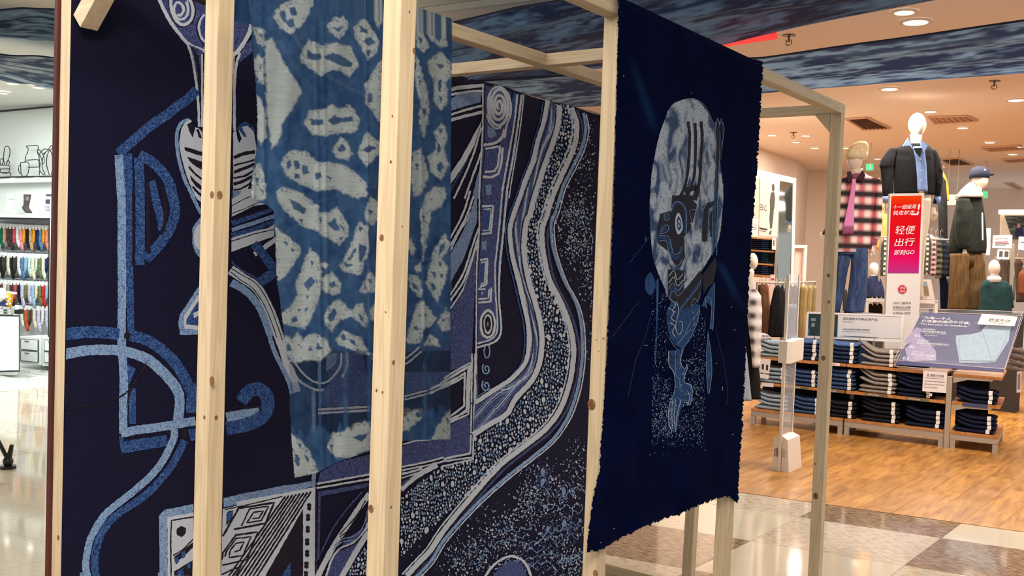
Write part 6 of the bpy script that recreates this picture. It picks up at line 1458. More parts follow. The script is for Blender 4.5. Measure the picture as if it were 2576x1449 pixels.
for k, (rows, mm, lb) in enumerate([('588 2328 2336;604 2322 2342;640 2318 2342;690 2317 2338', CP, 'cream windowpane check shirt just right of the sign tower'),
    ('590 2338 2346;606 2336 2354;650 2338 2356;694 2338 2354', plaid('pink_check', (160, 110, 116), (60, 40, 48), (206, 170, 168), 5, .25), 'pink checked shirt, second right of the sign tower'),
    ('592 2350 2358;608 2350 2368;650 2354 2372;700 2352 2368', plaid('olive_check', (72, 74, 54), (26, 30, 34), (130, 128, 98), 4.5, .25), 'olive checked shirt, third right of the sign tower'),
    ('594 2360 2370;612 2362 2384;650 2368 2390;696 2364 2388', plaid('navy_check', (26, 30, 52), (12, 14, 26), (56, 66, 84), 4.5, .25), 'navy checked shirt, rightmost of the four by the fleece')]): hang(rows, 12.1+k*.06, mm, lb, seed=k, dr=.6)
hang('512 2206 2222;524 2203 2232;560 2202 2232;612 2204 2230;628 2206 2222', 12.6, CO('orange_coat', (226, 138, 74), (240, 164, 100)), 'orange garment glowing between the checked shirt and sign tower', seed=3, dr=.3)
hang('444 2362 2372;456 2360 2380;520 2360 2383;604 2362 2384', 12.5, CO('black_trench', (30, 28, 28), (44, 42, 42)), 'long black coat behind the black-jacketed mannequin', seed=4)
hang('434 2366 2374;446 2366 2380;470 2372 2386;506 2378 2387', 12.6, CO('mustard', (206, 156, 30), (226, 178, 56)), 'mustard yellow garment edging the long black coat', seed=5)
hang('690 2362 2378;720 2364 2386;790 2366 2386', 12.3, JC['navy'], 'navy trousers hanging left of the brown corduroy legs', seed=6)
hang('700 2378 2388;720 2372 2390;790 2370 2388', 12.5, CO('slate', (66, 68, 66), (84, 86, 84)), 'slate grey garment hanging close to the corduroy trousers', seed=7)
for k, (a, b) in enumerate(((2184, 2196), (2195, 2207), (2206, 2220))):
    hang(f'764 {a+3} {b-3};770 {a} {b};800 {a} {b}', 11.9, CO('dark_%d' % k, (22+k*6, 20, 20), (40, 34, 32)), 'dark garment under the white high table, %s' % ['left one', 'middle one', 'right one'][k], seed=k)
for k, (a, b, c_) in enumerate(((2120, 2132, (46, 46, 36)), (2196, 2206, (44, 46, 56)), (2206, 2214, (90, 62, 46)))):
    hang(f'728 {a+2} {b-2};734 {a} {b};790 {a} {b}', 13.0, CO('legs_%d' % k, c_, tuple(v+16 for v in c_)), 'hanging trousers seen %s the blue jeans mannequin legs' % ['between', 'just right of', 'further right of'][k], seed=k)
hang('646 2520 2532;660 2512 2544;700 2514 2552;756 2530 2552', 12.6, CO('taupe_puffer', (78, 64, 54), (104, 88, 76)), 'taupe padded jacket hanging above the teal bust', seed=3)
hang('650 2556 2564;662 2552 2574;720 2554 2576;760 2556 2578', 12.8, CO('umber_puffer', (66, 50, 42), (88, 70, 60)), 'umber padded jacket right of the white stand pole', seed=4)
hang('680 2570 2576;690 2562 2584;742 2562 2586', 12.0, CO('rust_fleece', (116, 62, 36), (140, 82, 52)), 'rust fleece jacket cut by the right edge of the photo', seed=5)
rail(2505, 648, 2600, 652, 12.7, 'rail of padded jackets near the right edge')
# --- security pedestal -------------------------------------------------------
pY = onZ(1985, 1190, 0)[1]; pdz = root('security_pedestal', 'white anti-theft pedestal with clear panel standing on the oak floor', 'gate', onZ(1980, 1186, 0)); EW = mat('pedestal_white', (226, 214, 200), .4)
def pY_(x, y, dy=0): return onY(x, y, pY+dy)
f4 = lambda x, y: (1870+x/6.586, 980+y/6.586)
def solid(front, dx, name, m, parent): MB().slab([pY_(*q) for q in front], dx, (.03, 1, 0)).build(name, m, parent)
b0, b1, b2, b3 = [pY_(*f4(*q)) for q in ((465, 1352), (752, 1378), (735, 840), (505, 815))]; t0, t1 = pY_(*f4(590, 765)), pY_(*f4(650, 770))
z0 = .0; zt = b2[2]; x0, x1 = b0[0], b1[0]; w_ = .30
mb = MB(); mb.rings([[(x0, pY, 0), (x1, pY, 0), (x1, pY+w_, 0), (x0, pY+w_, 0)], [(b3[0], pY, zt), (b2[0], pY, zt), (b2[0], pY+w_-.02, zt), (b3[0], pY+w_-.02, zt)], [(t0[0], pY, t0[2]), (t1[0], pY, t0[2]), (t1[0], pY+w_-.05, t0[2]), (t0[0], pY+w_-.05, t0[2])]]); mb.build('base', EW, pdz)
xc = (t0[0]+t1[0])/2
MB().box((xc+.013, pY-.001, .01), (xc+.015, pY, zt)).build('seam', INK, pdz)
for sx in (-1, 1):
    for k in range(3): MB().box((xc+sx*(.020+.011*k)-.0012, pY-.002, .115), (xc+sx*(.018+.011*k)+.0012, pY, .185+.004*(1-k))).build('vent_slot', INK, pdz)
text_on((x1+.012, pY+.10, .10), (x1+.010, pY+.22, .10), (x1+.012, pY+.10, .06), 'sentinel', 0, 0, 1, 1, GRT, pdz) if False else None
zp = pY_(1968, 690)[2]
for dy, w2, zb_ in ((-.012, .022, .004), (w_-.06, .012, t0[2]-.04)): MB().box((xc-w2/2, pY+dy, zb_), (xc+w2/2, pY+dy+.02, zp)).build('pole', EW, pdz)
MB().box((xc-.004, pY+.02, t0[2]-.02), (xc+.004, pY+w_-.06, zp)).build('clear_panel', mat('pedestal_acrylic', (220, 222, 226), .05, .5, alpha=.22), pdz)
za, zb = pY_(1975, 858)[2], pY_(1970, 912)[2]; R = []
for z, e in ((zb, .0), (zb+.01, .01), (za-.03, .012), (za, .0)):
    R.append([(xc-.03-e*.4, pY-.05, z+.02*0), (xc+.035, pY-.05, z), (xc+.05, pY+.02, z-.004), (xc+.045, pY+.11, z), (xc+.055, pY+w_-.02, z+.012), (xc-.02, pY+w_-.02, z+.012), (xc-.035, pY+.08, z)])
MB().rings(R).build('antenna_cover', EW, pdz)
# --- wall fixtures, left part of the shop -----------------------------------
Dw = 12.6
def card(px, D, th, label, m=PAPER, name='wall_card', cat='sign', lines=(), texts=()):
    o = root(name, label, cat, onD(*px[3], D)); panel(px, D, th, 'board', m, o)
    TL, TR, BL = onD(*px[0], D), onD(*px[1], D), onD(*px[3], D); f = lambda u, v, e=.0015: TL+(TR-TL)*u+(BL-TL)*v-VF*e
    for u0, v0, u1, v1, mm in lines: MB().slab([f(u0, v0), f(u1, v0), f(u1, v1), f(u0, v1)], .001, VF).build('printed_block', mm, o)
    for body, u, v, w, h, mm in texts: text_on(TL, TR, BL, body, u, v, w, h, mm, o)
    return o
po = card([(1912, 447), (1962, 456), (1955, 596), (1909, 592)], Dw, .03, 'tall pinkish fashion poster with a standing figure and letters at left', mat('poster_pink', (232, 206, 192), .6), 'fashion_poster', texts=[('ヨ:C', .02, .46, .34, .10, INK)], lines=[(.02, .86, .42, .89, GRT), (.02, .91, .34, .92, GRT)])
FG = mat('print_figure', (84, 80, 74), .7)
for px, nm in (([(1943, 463), (1947, 463), (1949, 472), (1947, 482), (1943, 480), (1942, 470)], 'printed_head'), ([(1940, 484), (1948, 483), (1950, 500), (1948, 525), (1938, 526), (1937, 505)], 'printed_shirt'), ([(1938, 524), (1947, 525), (1945, 550), (1942, 574), (1938, 574), (1936, 550)], 'printed_trousers'), ([(1937, 582), (1941, 578), (1940, 590), (1935, 588)], 'printed_shoes')): panel(px, Dw-.004, .003, nm, FG, po)
card([(1888, 551), (1909, 552), (1906, 594), (1886, 592)], Dw-.1, .02, 'white text card left of the pinkish fashion poster', lines=[(.15, .35, .8, .37, GRT), (.15, .50, .7, .52, GRT), (.15, .60, .75, .62, GRT)])
card([(1943, 598), (1953, 598), (1952, 629), (1942, 628)], Dw-.1, .02, 'narrow white card hanging under the fashion poster', lines=[(.25, .2, .4, .7, GRT), (.6, .2, .75, .7, GRT)], name='hanging_card')
card([(1938, 691), (1950, 691), (1948, 722), (1937, 722)], Dw-.2, .02, 'pink and white price card on the shelf edge over the coats', mat('pink_card', (236, 190, 190), .6), 'price_card', lines=[(.2, .3, .8, .45, UR)])
lb_ = panel([(1897, 425), (1999, 448), (1999, 459), (1897, 438)], Dw+.25, .3, 'light_box', mat('lightbox', (250, 240, 220), .5, emit=(255, 244, 222), es=1.6)); tag(lb_, 'long glowing light box running above the fashion poster and mirror', 'light')
mr_ = root('wall_mirror', 'tall mirror strip right of the fashion poster', 'mirror', onD(1980, 720, Dw+.3)); panel([(1961, 455), (1998, 459), (1990, 720), (1955, 720)], Dw+.3, .02, 'glass', mat('mirror_glass', (190, 196, 190), .04, .8, metal=.95), mr_)
panel([(1996, 448), (2003, 448), (1996, 722), (1989, 722)], Dw+.28, .05, 'frame', mat('mirror_frame', (236, 226, 210), .5), mr_)
sh = root('wall_shelving', 'wall shelving of dark folded jeans under the fashion poster', 'shelf', onD(1920, 760, Dw))
for y in (597, 629, 662, 691): panel([(1878, y-2), (1955, y+3), (1955, y+7), (1878, y+2)], Dw, .35, 'shelf_board', OAKB, sh)
panel([(1953, 598), (1961, 598), (1952, 720), (1945, 720)], Dw-.02, .1, 'grey_column', mat('grey_post', (1, 1, 1)), sh); panel([(1878, 596), (1955, 600), (1952, 700), (1874, 695)], Dw+.36, .02, 'back_panel', MATS['black_back_panel'], sh)
JCK = ['navy', 'dark blue', 'black']
for r_i, (yb, nn) in enumerate(((628, 5), (660, 5), (690, 4))):
    for c_i, x in enumerate((1898, 1917, 1936)):
        for k in range(nn):
            y = yb-2-k*5.2; hw = 9.5-.5*(k % 2)
            cm = MB(); cc = onD(x+(c_i*.2), y, Dw-.02+.15); k_ = Dw/FPX; R = []
            for i in range(9):
                u = -1+i/4; w_ = 1-.35*abs(u)**5; R.append([cc+VR*u*hw*k_+VF*.14*math.copysign(abs(math.cos(t))**.6, math.cos(t))-VD*(k_*(2.5*w_*math.sin(t)-.8*u*u)) for t in np.linspace(0, 2*math.pi, 10, endpoint=False)])
            o = cm.rings(R).build('folded_jeans', JC[JCK[c_i]], None, smooth=True); tag(o, f'dark folded jeans, {ORD[nn-1-k]} in the {["left", "middle", "right"][c_i]} stack on {["upper", "middle", "lower"][r_i]} wall shelf', 'jeans', 'dark jeans on the wall shelves')
# doorway and small wall signs
struct('door_1', MB().slab([onD(2001, 622, 14.6), onD(2029, 622, 14.6), onD(2021, 760, 14.6), onD(1994, 760, 14.6)], .05, VF), mat('door_pink', (222, 196, 186), .6))
struct('trim_3', MB().slab([onD(1998, 616, 14.5), onD(2031, 616, 14.5), (onD(2031, 624, 14.5)), onD(1998, 624, 14.5)], .08, VF), SKIN); struct('trim_4', MB().slab([onD(2024, 622, 14.5), onD(2031, 622, 14.5), onD(2024, 760, 14.5), onD(2017, 760, 14.5)], .08, VF), SKIN)
EG = mat('exit_green', (40, 190, 110), .5, emit=(60, 230, 140), es=.9)
def exit_sign(px, D, label):
    o = root('exit_sign', label, 'sign', onD(*px[0], D)); panel(px, D, .04, 'panel', EG, o); (x0, y0), (x1, y1) = px[0], px[2]; w = x1-x0; h = y1-y0; f = lambda a, b: onD(x0+a*w, y0+b*h, D-.004)
    MB().tube([f(.45, .30), f(.50, .55), f(.35, .85)], .010, 5).build('running_figure', LET, o); MB().ball(f(.48, .2), .012, 8, 6).build('figure_head', LET, o); MB().tube([f(.50, .55), f(.68, .82)], .009, 5).build('running_leg', LET, o); MB().tube([f(.3, .42), f(.66, .46)], .008, 5).build('running_arm', LET, o)
    MB().tube([onD((x0+x1)/2, y0, D), onZ((x0+x1)/2, y0, CAMZ+.01) if False else onD((x0+x1)/2, y0, D)*np.array([1, 1, 0])+np.array([0, 0, ZC])], .006, 5).build('hanging_rod', METAL, o)
    return o
exit_sign([(2181, 412), (2197, 412), (2197, 428), (2181, 428)], 15.5, 'green exit sign hanging left of the black-jacketed mannequin')
exit_sign([(2475, 481), (2485, 482), (2485, 498), (2475, 497)], 17.5, 'green exit sign hanging right of the cap mannequin')
fsn = card([(2381, 489), (2412, 489), (2411, 516), (2380, 516)], 16, .05, 'white fitting-room sign behind the fleece mannequin', WHITE, 'fitting_room_sign', texts=[('试', .66, .14, .30, .40, GRT)])
for x in (2384, 2408): a = onD(x, 489, 16); MB().tube([a, (a[0], a[1], ZC)], .006, 5).build('hanging_rod', METAL, fsn)
card([(2500, 592), (2547, 591), (2545, 625), (2498, 624)], 12.4, .02, 'white price board with red line above the teal bust', texts=[('全部羊毛外套', .10, .2, .65, .14, INK)], lines=[(.10, .50, .78, .58, UR), (.10, .64, .85, .72, GRT), (.10, .76, .70, .80, GRT)], name='price_board')
pcd = card([(2511, 627), (2540, 628), (2538, 653), (2509, 652)], 12.4, .02, 'small picture card of two jackets under the white price board', lines=[(.12, .18, .42, .75, FG), (.58, .18, .92, .75, FG)], name='picture_card')
card([(2483, 574), (2493, 574), (2491, 612), (2482, 612)], 13, .03, 'narrow white panel just right of the fleece jacket', name='hanging_sign'); card([(2483, 612), (2492, 612), (2490, 642), (2482, 642)], 12.9, .03, 'narrow white tag below the narrow white panel', name='hanging_tag')
card([(2565, 595), (2580, 596), (2578, 630), (2563, 628)], 12.2, .02, 'white board cut by the right edge of the photo', name='price_board', lines=[(.2, .4, .9, .45, GRT)])
st = root('sign_stand', 'grey and white pole carrying the white price board', 'stand', onD(2546, 800, 12.5)); panel([(2545, 612), (2553, 612), (2540, 1010), (2532, 1010)], 12.5, .03, 'pole', METAL, st)
wn = root('lit_screen', 'bright framed screen of people on the far right wall', 'screen', onD(2545, 605, 16.5)); panel([(2519, 527), (2600, 527), (2600, 538), (2519, 538)], 16.5, .1, 'light_strip', MATS['lightbox'], wn); panel([(2520, 538), (2600, 538), (2600, 604), (2518, 604)], 16.55, .05, 'frame', mat('mirror_frame', (1, 1, 1)), wn)
panel([(2528, 542), (2600, 542), (2600, 602), (2548, 602)], 16.53, .02, 'picture', mat('screen_dark', (58, 62, 60), .3, noise=((110, 120, 116), 3, 1, .45, .6, (1, 1, 6))), wn)
panel([(2556, 575), (2572, 572), (2574, 596), (2555, 596)], 16.51, .01, 'printed_person', mat('print_navy', (34, 44, 84), .6), wn); MB().disc(onD(2563, 568, 16.5), VR*.03, VD*.04, 12, .01, VF).build('printed_head', mat('print_skin', (170, 140, 130), .6), wn)
# ================= sock shop on the left =================
def lp(x, y, e=0.0): return onP(x, y, LP0-LN*e, LN)
def lslab(px, e, th, name, m, parent=None, kind=None): return MB().slab([lp(x, y, e) for x, y in px], th, LN).build(name, m, parent, kind=kind)
SW = mat('shop_white', (236, 240, 238), .5); SB = mat('shop_black_line', (26, 34, 34), .5); SG = mat('shelf_grey_panel', (150, 154, 158), .6)
# wall trim lines and line drawings
struct('trim_5', MB().slab([lp(-60, 283, .02), lp(300, 251, .02), lp(300, 254, .02), lp(-60, 287, .02)], .02, LN), SB)
ld = root('wall_ledge', 'long white picture ledge with a black edge in the sock shop', 'shelf', lp(60, 445, .12)); lslab([(-60, 446), (300, 437), (300, 440), (-60, 449)], .16, .14, 'black_edge', SB, ld); lslab([(-60, 449), (300, 440), (300, 452), (-60, 461)], .14, .12, 'board', SW, ld)
for x, y in ((30, 450), (90, 449)): MB().disc(lp(x, y+3, .15), LX*.05, np.array([0, 0, .02]), 12, .01, LN).build('ledge_lamp', M_LAMP, ld)
def wire(px_lists, label, name='line_drawing'):
    o = root(name, label, 'ornament', lp(*P2('1', px_lists[0])[-1], .12))
    for s_ in px_lists:
        p = smooth(P2('1', s_), 4); MB().tube([lp(q[0], q[1], .12) for q in p], .0055, 5).build('wire', SB, o)
wire(['0,1205 65,1205 72,1215 70,1230 0,1232', '0,1258 78,1262 78,1285', '5,1232 8,1258 62,1260 68,1232', '35,1200 28,1180 28,1120 38,1070 55,1065 70,1085 72,1120 62,1160 45,1195', '5,1200 0,1180 5,1160 18,1155 25,1175 15,1200', '48,1198 48,1180 62,1170 70,1185 64,1198'], 'black outline of potted cacti on the white ledge')
wire(['150,1187 208,1187 200,1275 158,1278 150,1187', '152,1207 138,1208 134,1230 142,1262 155,1268'], 'black outline of a cup on the white ledge')
wire(['192,1065 275,1062 280,1075 272,1110 285,1150 290,1210 286,1278', '192,1068 205,1080 202,1110 188,1140 182,1185', '195,1168 275,1165 290,1180 285,1215 205,1220', '275,1090 300,1105 320,1150 322,1185 310,1195 300,1150 278,1110'], 'black outline of a tall jug on the white ledge')
wire(['300,1105 330,1085 365,1095 392,1070', '310,1125 345,1100 375,1060 385,1090', '330,1275 308,1220 312,1150 335,1105', '360,1275 340,1200 345,1130 360,1098', '375,1275 388,1200 380,1130 368,1098', '300,1108 285,1140 290,1240 318,1275'], 'black outline of a pumpkin beside the mural edge')
# sock display wall
rk = root('sock_display', 'white framed wall rack of hanging socks with drawers below', 'shelf', lp(60, 900, .3))
lslab([(-80, 537), (133, 543), (133, 549), (-80, 545)], .35, .35, 'top_board', SW, rk); lslab([(-80, 545), (127, 548), (127, 552), (-80, 550)], .33, .02, 'black_edge', SB, rk)
lslab([(-80, 551), (126, 552), (124, 850), (-80, 838)], .02, .02, 'back_panel', mat('rack_back', (206, 208, 212), .6), rk)
lslab([(126, 546), (133, 546), (130, 858), (123, 856)], .36, .34, 'side_board', SW, rk); lslab([(122.5, 548), (125.5, 548), (123, 852), (120, 851)], .36, .02, 'black_edge', SB, rk)
for y in (560, 632, 702, 764): lslab([(-80, y-5), (124, y-1), (124, y+2), (-80, y-1)], .10, .04, 'peg_rail', SG, rk)
for y in (618, 690, 758): lslab([(-80, y), (123, y+5), (123, y+10), (-80, y+6)], .05, .03, 'shelf_strip', SG, rk)
# drawers
for k, (a, b) in enumerate(((51, 95), (110, 152))):
    dr = root('drawer_unit', ['white two-drawer unit beside the white counter', 'white two-drawer unit cut off by the mural board'][k], 'cabinet', lp(a, 915, .42)); sk = (a-50)*.10
    lslab([(a-3, 846+sk*.3), (b+9, 849+sk*.3), (b+9, 918+sk), (a-3, 914+sk)], .40, .36, 'carcass', SW, dr)
    for y0, y1 in ((852, 879), (882, 908)):
        fr = lslab([(a, y0+sk*.4), (b, y0+3+sk*.4), (b, y1+4+sk*.6), (a, y1+sk*.6)], .415, .012, 'drawer', SB, dr)
        lslab([(a+1.5, y0+1.5+sk*.4), (b-1.5, y0+4+sk*.4), (b-1.5, y1+2.4+sk*.6), (a+1.5, y1-1.5+sk*.6)], .422, .006, 'drawer_panel', SW, dr)
        lslab([(a+10, y0+5+sk*.4), (a+21, y0+6+sk*.4), (a+21, y0+7.5+sk*.4), (a+10, y0+6.5+sk*.4)], .43, .006, 'drawer_handle', SB, dr)
# counter
ct = root('shop_counter', 'white counter with black edges at the left edge of the photo', 'counter', lp(20, 942, 1.0))
cdir = ray(50, 860); cdir[2] = 0; cdir /= np.linalg.norm(cdir)
def cslab(px, e, th, nm, m): return MB().slab([lp(x, y, e) for x, y in px], th, cdir).build(nm, m, ct)
cslab([(-80, 790), (50, 793), (50, 934), (-80, 938)], 1.0, .45, 'body', SW)
for q in ([(-80, 790), (50, 793), (50, 796), (-80, 793)], [(48, 793), (50, 793), (50, 936), (48, 936)], [(-80, 935), (50, 932), (50, 935), (-80, 938)]): cslab(q, 1.012, .01, 'black_edge', SB)
cslab([(-80, 794), (47, 796), (47, 931), (-80, 935)], 1.006, .005, 'front_panel', SW); cslab([(-80, 938), (45, 936), (43, 943), (-80, 948)], .97, .3, 'plinth', SW)
# socks ----------------------------------------------------------------------
def sock_mesh(foot, kx=1.0):
    """a hanging folded sock pair: leg tube bending into heel and toe; local metres, hook point at the origin"""
    mb = MB(); R = []
    prof = [(0, -.03, .030), (0, -.07, .030), (0, -.12, .028), (.002, -.17, .030), (.010*foot, -.205, .034), (.030*foot, -.235, .031), (.045*foot, -.265, .022), (.050*foot, -.285, .008)]
    for i, (x, z, w) in enumerate(prof): R.append([(x+w*kx*math.cos(t), .012*math.sin(t)*(1+.2*i/8), z+.004*math.cos(t)) for t in np.linspace(0, 2*math.pi, 10, endpoint=False)])
    return mb.rings(R)
SMESH = {}
CARD_M = mat('sock_card', (232, 234, 236), .6)
def sock(x, y, h, c, label, foot=1, e=.14):
    p = lp(x, y, e); key = foot
    if key not in SMESH:
        o = root('hanging_sock', label, 'sock', (0, 0, 0)); a = sock_mesh(foot).build('sock_body', CARD_M, o, smooth=True)
        cd = MB().box((-.022, -.014, -.045), (.022, .014, .012)).build('card', CARD_M, o); hk = MB().tube([(0, 0, .012), (0, -.004, .03), (0, .03, .034)], .003, 4).build('hook', SG, o)
        SMESH[key] = o; r = o
    else:
        r = SMESH[key].copy(); COL.objects.link(r)
        for ch in SMESH[key].children: q = ch.copy(); COL.objects.link(q); q.parent = r
    r.location = p; s_ = h*(np.linalg.norm(p-CAMP)/FPX)/.30; r.scale = (s_*1.25, s_, s_); r.rotation_euler = (0, 0, .139-.25); r['label'] = label; r['group'] = 'socks hanging on the display wall'
    b = [c_ for c_ in r.children if c_.name.startswith('sock_body')][0]; b.material_slots[0].link = 'OBJECT'; b.material_slots[0].material = mat('sock_%d_%d_%d' % c, c, .85, .2, noise=(tuple(max(0, v-60) for v in c), 28, 2, .45, .6, (1, 1, 1)))
    return r
CN = {'white': (228, 230, 226), 'green': (20, 110, 80), 'tan': (190, 160, 130), 'brown': (96, 64, 50), 'black': (30, 30, 32), 'rose': (206, 84, 104), 'pink': (236, 150, 160), 'yellow': (238, 168, 40), 'charcoal': (64, 62, 66), 'blue': (92, 132, 176), 'pale blue': (160, 190, 214), 'cream': (232, 226, 196), 'mint': (196, 222, 214), 'lilac': (206, 200, 226), 'coral': (230, 140, 120), 'red': (200, 50, 50), 'orange': (206, 100, 40), 'navy': (40, 52, 88), 'olive': (120, 130, 80)}
ROWS = [('top', 565, 60, ['green', 'tan', 'brown', 'charcoal', 'rose', 'white', 'pink', 'yellow', 'black', 'tan', 'yellow', 'navy', 'blue', 'yellow', 'coral']),
        ('second', 637, 60, ['black', 'charcoal', 'cream', 'black', 'charcoal', 'white', 'blue', 'pale blue', 'mint', 'cream', 'mint', 'olive', 'white', 'navy']),
        ('third', 706, 60, ['brown', 'white', 'tan', 'charcoal', 'rose', 'black', 'lilac', 'olive', 'lilac', 'pale blue', 'cream', 'olive', 'red', 'pale blue']),
        ('bottom', 768, 58, ['charcoal', 'white', 'black', 'black', 'cream', 'white', 'orange', 'brown', 'cream', 'lilac', 'white', 'lilac'])]
ON = ['leftmost', 'second', 'third', 'fourth', 'fifth', 'sixth', 'seventh', 'eighth', 'ninth', 'tenth', 'eleventh', 'twelfth', 'thirteenth', 'fourteenth', 'rightmost']
for nm, y, h, cs in ROWS:
    for k, c in enumerate(cs):
        x = 3+k*(118-3)/(len(cs)-1); sock(x, y+x*.04, h*(.92+.08*math.sin(k*2.3)), CN[c], f'{c} sock hanging on the {nm} peg rail, {ON[k] if k < len(cs)-1 else "rightmost"} in its row', -1 if k % 3 == 1 else 1)
# display feet on top of the rack
def foot_form(pts, label, m, extra=()):
    o = root('sock_form', label, 'sock', lp(*pts[0][:2], .25)); R = []
    for (x, y, w) in pts: c = lp(x, y, .25); k = np.linalg.norm(c-CAMP)/FPX; R.append([c+LX*(w*k*1.6*math.cos(t))+LN*(w*k*.8*math.sin(t)) for t in np.linspace(0, 2*math.pi, 12, endpoint=False)])
    MB().rings(R).build('sock_body', m, o, smooth=True)
    for (x, y, w, h, mm, nm) in extra: c = lp(x, y, .25+.075); k = np.linalg.norm(c-CAMP)/FPX; MB().slab([c+LX*(-w*k*1.6)+np.array([0, 0, h*k]), c+LX*(w*k*1.6)+np.array([0, 0, h*k]), c+LX*(w*k*1.6)-np.array([0, 0, h*k]), c-LX*(w*k*1.6)-np.array([0, 0, h*k])], .01, LN).build(nm, mm, o)
    return o
foot_form([(27, 488, 7), (27, 500, 6.5), (25, 514, 6), (23, 524, 7.5), (27, 531, 10), (32, 536, 9)], 'plain white display sock standing leftmost on the rack top', SW, [(27, 501, 5.5, .8, SG, 'grey_band')])
foot_form([(69, 489, 7), (68, 503, 6), (66, 516, 5.2), (64, 523, 6.5), (69, 530, 7), (73, 536, 6)], 'dark brown display sock standing in the middle on the rack top', mat('brown_sock', (78, 66, 62), .85), [(68, 500, 3, 4, mat('sock_patch', (120, 116, 116), .8), 'knit_patch')])
foot_form([(124, 487, 7), (121, 502, 6.3), (118, 514, 6), (113, 522, 6.8), (119, 530, 7), (125, 536, 6)], 'white display sock with navy stripes standing rightmost on the rack top', SW, [(123, 491, 6.2, 2.5, CN and mat('stripe_navy', (60, 62, 90), .8), 'navy_cuff'), (119, 507, 4, 5, MATS['stripe_navy'], 'navy_block')] + [(117+k*.8, 518+k*4, 4.5, .6, MATS['stripe_navy'], 'stripe') for k in range(4)])
# things on the counter
o = root('sock_form', 'mustard yellow dotted display sock on the counter', 'sock', lp(24, 772, 1.0)); R = []
for (x, y, w) in [(23, 736, 8), (22.5, 750, 7), (21, 760, 7), (17, 768, 8), (19, 772, 6)]: c = lp(x, y, .9); k = np.linalg.norm(c-CAMP)/FPX; R.append([c+LX*(w*k*1.6*math.cos(t))+LN*(w*k*math.sin(t)) for t in np.linspace(0, 2*math.pi, 12, endpoint=False)])
MB().rings(R).build('sock_body', mat('mustard_sock', (222, 158, 22), .85), o, smooth=True)
for x, y in ((19, 746), (25, 752), (21, 758), (25, 764), (17, 765)): c = lp(x, y, 1.0); MB().ball(c, .012, 8, 6).build('dot', SW, o)
MB().slab([lp(14, 733, .92), lp(33, 736, .92), lp(33, 740, .92), lp(14, 737, .92)], .05, LN).build('white_cuff', SW, o)
o = root('wire_basket', 'clear wire basket of packets on the counter top', 'basket', lp(14, 790, .9))
for y in (777, 784, 790): MB().tube([lp(-4, y, 1.0), lp(32, y+1, 1.0), lp(34, y, .8)], .006, 5).build('wire', SG, o)
for x in (-2, 8, 18, 28): MB().tube([lp(x, 775, 1.0), lp(x+1, 791, 1.0)], .005, 5).build('wire', SG, o)
for x, c in ((4, CN['white']), (14, CN['charcoal']), (24, CN['cream'])): MB().slab([lp(x-5, 778, .95), lp(x+4, 777, .95), lp(x+5, 791, .95), lp(x-4, 791, .95)], .04, LN).build('packet', mat('packet_%d' % x, c, .6), o)
o = root('black_bag', 'small black pouch with white label at the counter corner', 'bag', lp(42, 790, .95)); MB().slab([lp(36, 778, .95), lp(48, 778, .95), lp(48, 790, .95), lp(36, 790, .95)], .06, LN).build('pouch', mat('pouch_black', (24, 24, 26), .7), o); MB().slab([lp(37, 768, .955), lp(45, 768, .955), lp(45, 779, .955), lp(37, 779, .955)], .02, LN).build('label', SW, o)
o = root('white_bag', 'crumpled white bag heaped left of the yellow display sock', 'bag', lp(4, 770, 1.0)); mb = MB(); c = lp(2, 742, .95); mb.ball(c, (.10, .07, .075), 12, 8); mb.v = [tuple(np.array(p)+.012*np.array([math.sin(p[2]*70), 0, math.sin(p[0]*60)])) for p in mb.v]; mb.build('bag', SW, o, smooth=True)
MB().slab([lp(-6, 758, .96), lp(12, 758, .96), lp(12, 770, .96), lp(-6, 770, .96)], .05, LN).build('blue_packet', mat('packet_blue', (44, 54, 120), .6), o)
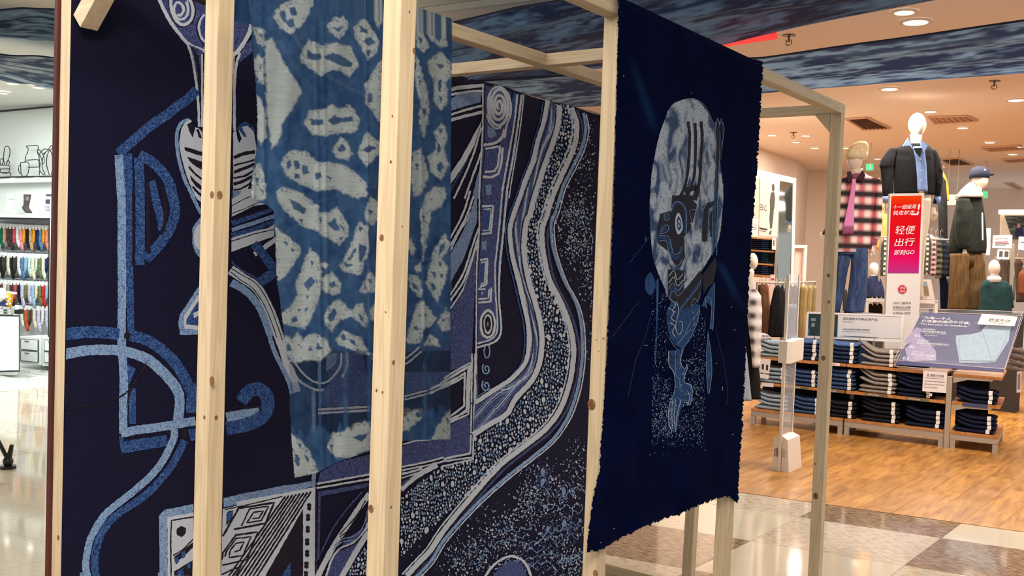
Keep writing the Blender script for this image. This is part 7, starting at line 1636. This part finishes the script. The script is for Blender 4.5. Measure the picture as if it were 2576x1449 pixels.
# patterned floor of the sock shop
def carpet():
    m = bpy.data.materials.new('patterned_pale_floor'); m.use_nodes = True; nt = m.node_tree; b = nt.nodes['Principled BSDF']; b.inputs['Roughness'].default_value = .3
    tc = nt.nodes.new('ShaderNodeTexCoord'); w = nt.nodes.new('ShaderNodeTexWave'); w.wave_type = 'BANDS'; w.bands_direction = 'Y'; w.inputs['Scale'].default_value = 1.6; w.inputs['Distortion'].default_value = 9; w.inputs['Detail Scale'].default_value = 2.5
    r = nt.nodes.new('ShaderNodeValToRGB'); r.color_ramp.elements[0].color = lin((186, 190, 184)); r.color_ramp.elements[0].position = .1; r.color_ramp.elements[1].color = lin((228, 230, 222)); r.color_ramp.elements[1].position = .35
    nt.links.new(tc.outputs['Object'], w.inputs['Vector']); nt.links.new(w.outputs['Fac'], r.inputs[0]); nt.links.new(r.outputs[0], b.inputs['Base Color']); return m
e0, e1 = onZ(10, 985, 0), onZ(130, 975, 0); ed_ = (e1-e0)/np.linalg.norm(e1-e0)
struct('floor_3', MB().slab([tuple(e0-ed_*5+np.array([-6, 0, .003])), tuple(e0-ed_*5+np.array([0, 0, .003])), tuple(e1+ed_*1.6+np.array([0, 0, .003])), tuple(e1+ed_*1.6+np.array([-6, 0, .003]))], .02, (0, 0, -1)), carpet())
# tripod foot at the left edge
tp = root('light_stand', 'black stand leg ending in a round foot on the shiny floor', 'stand', onZ(20, 1180, 0)); BM = mat('stand_black', (18, 18, 18), .4); c = onZ(20, 1178, 0); k = c[1]/FPX*1.25
MB().disc(c+np.array([0, 0, .02]), np.array([.055, 0, 0]), np.array([0, .055, 0]), 18, .02, (0, 0, -1)).build('foot', BM, tp)
MB().ball(c+np.array([0, 0, .05]), (.035, .035, .04), 12, 8).build('joint', BM, tp, smooth=True); MB().tube([c+np.array([0, 0, .05]), c+np.array([.012, .02, .17])], [.022, .014], 8).build('clamp', BM, tp)
MB().tube([c+np.array([0, 0, .06]), c+np.array([-.14, -.06, .30]), c+np.array([-.55, -.25, 1.05])], .014, 8).build('leg', BM, tp)
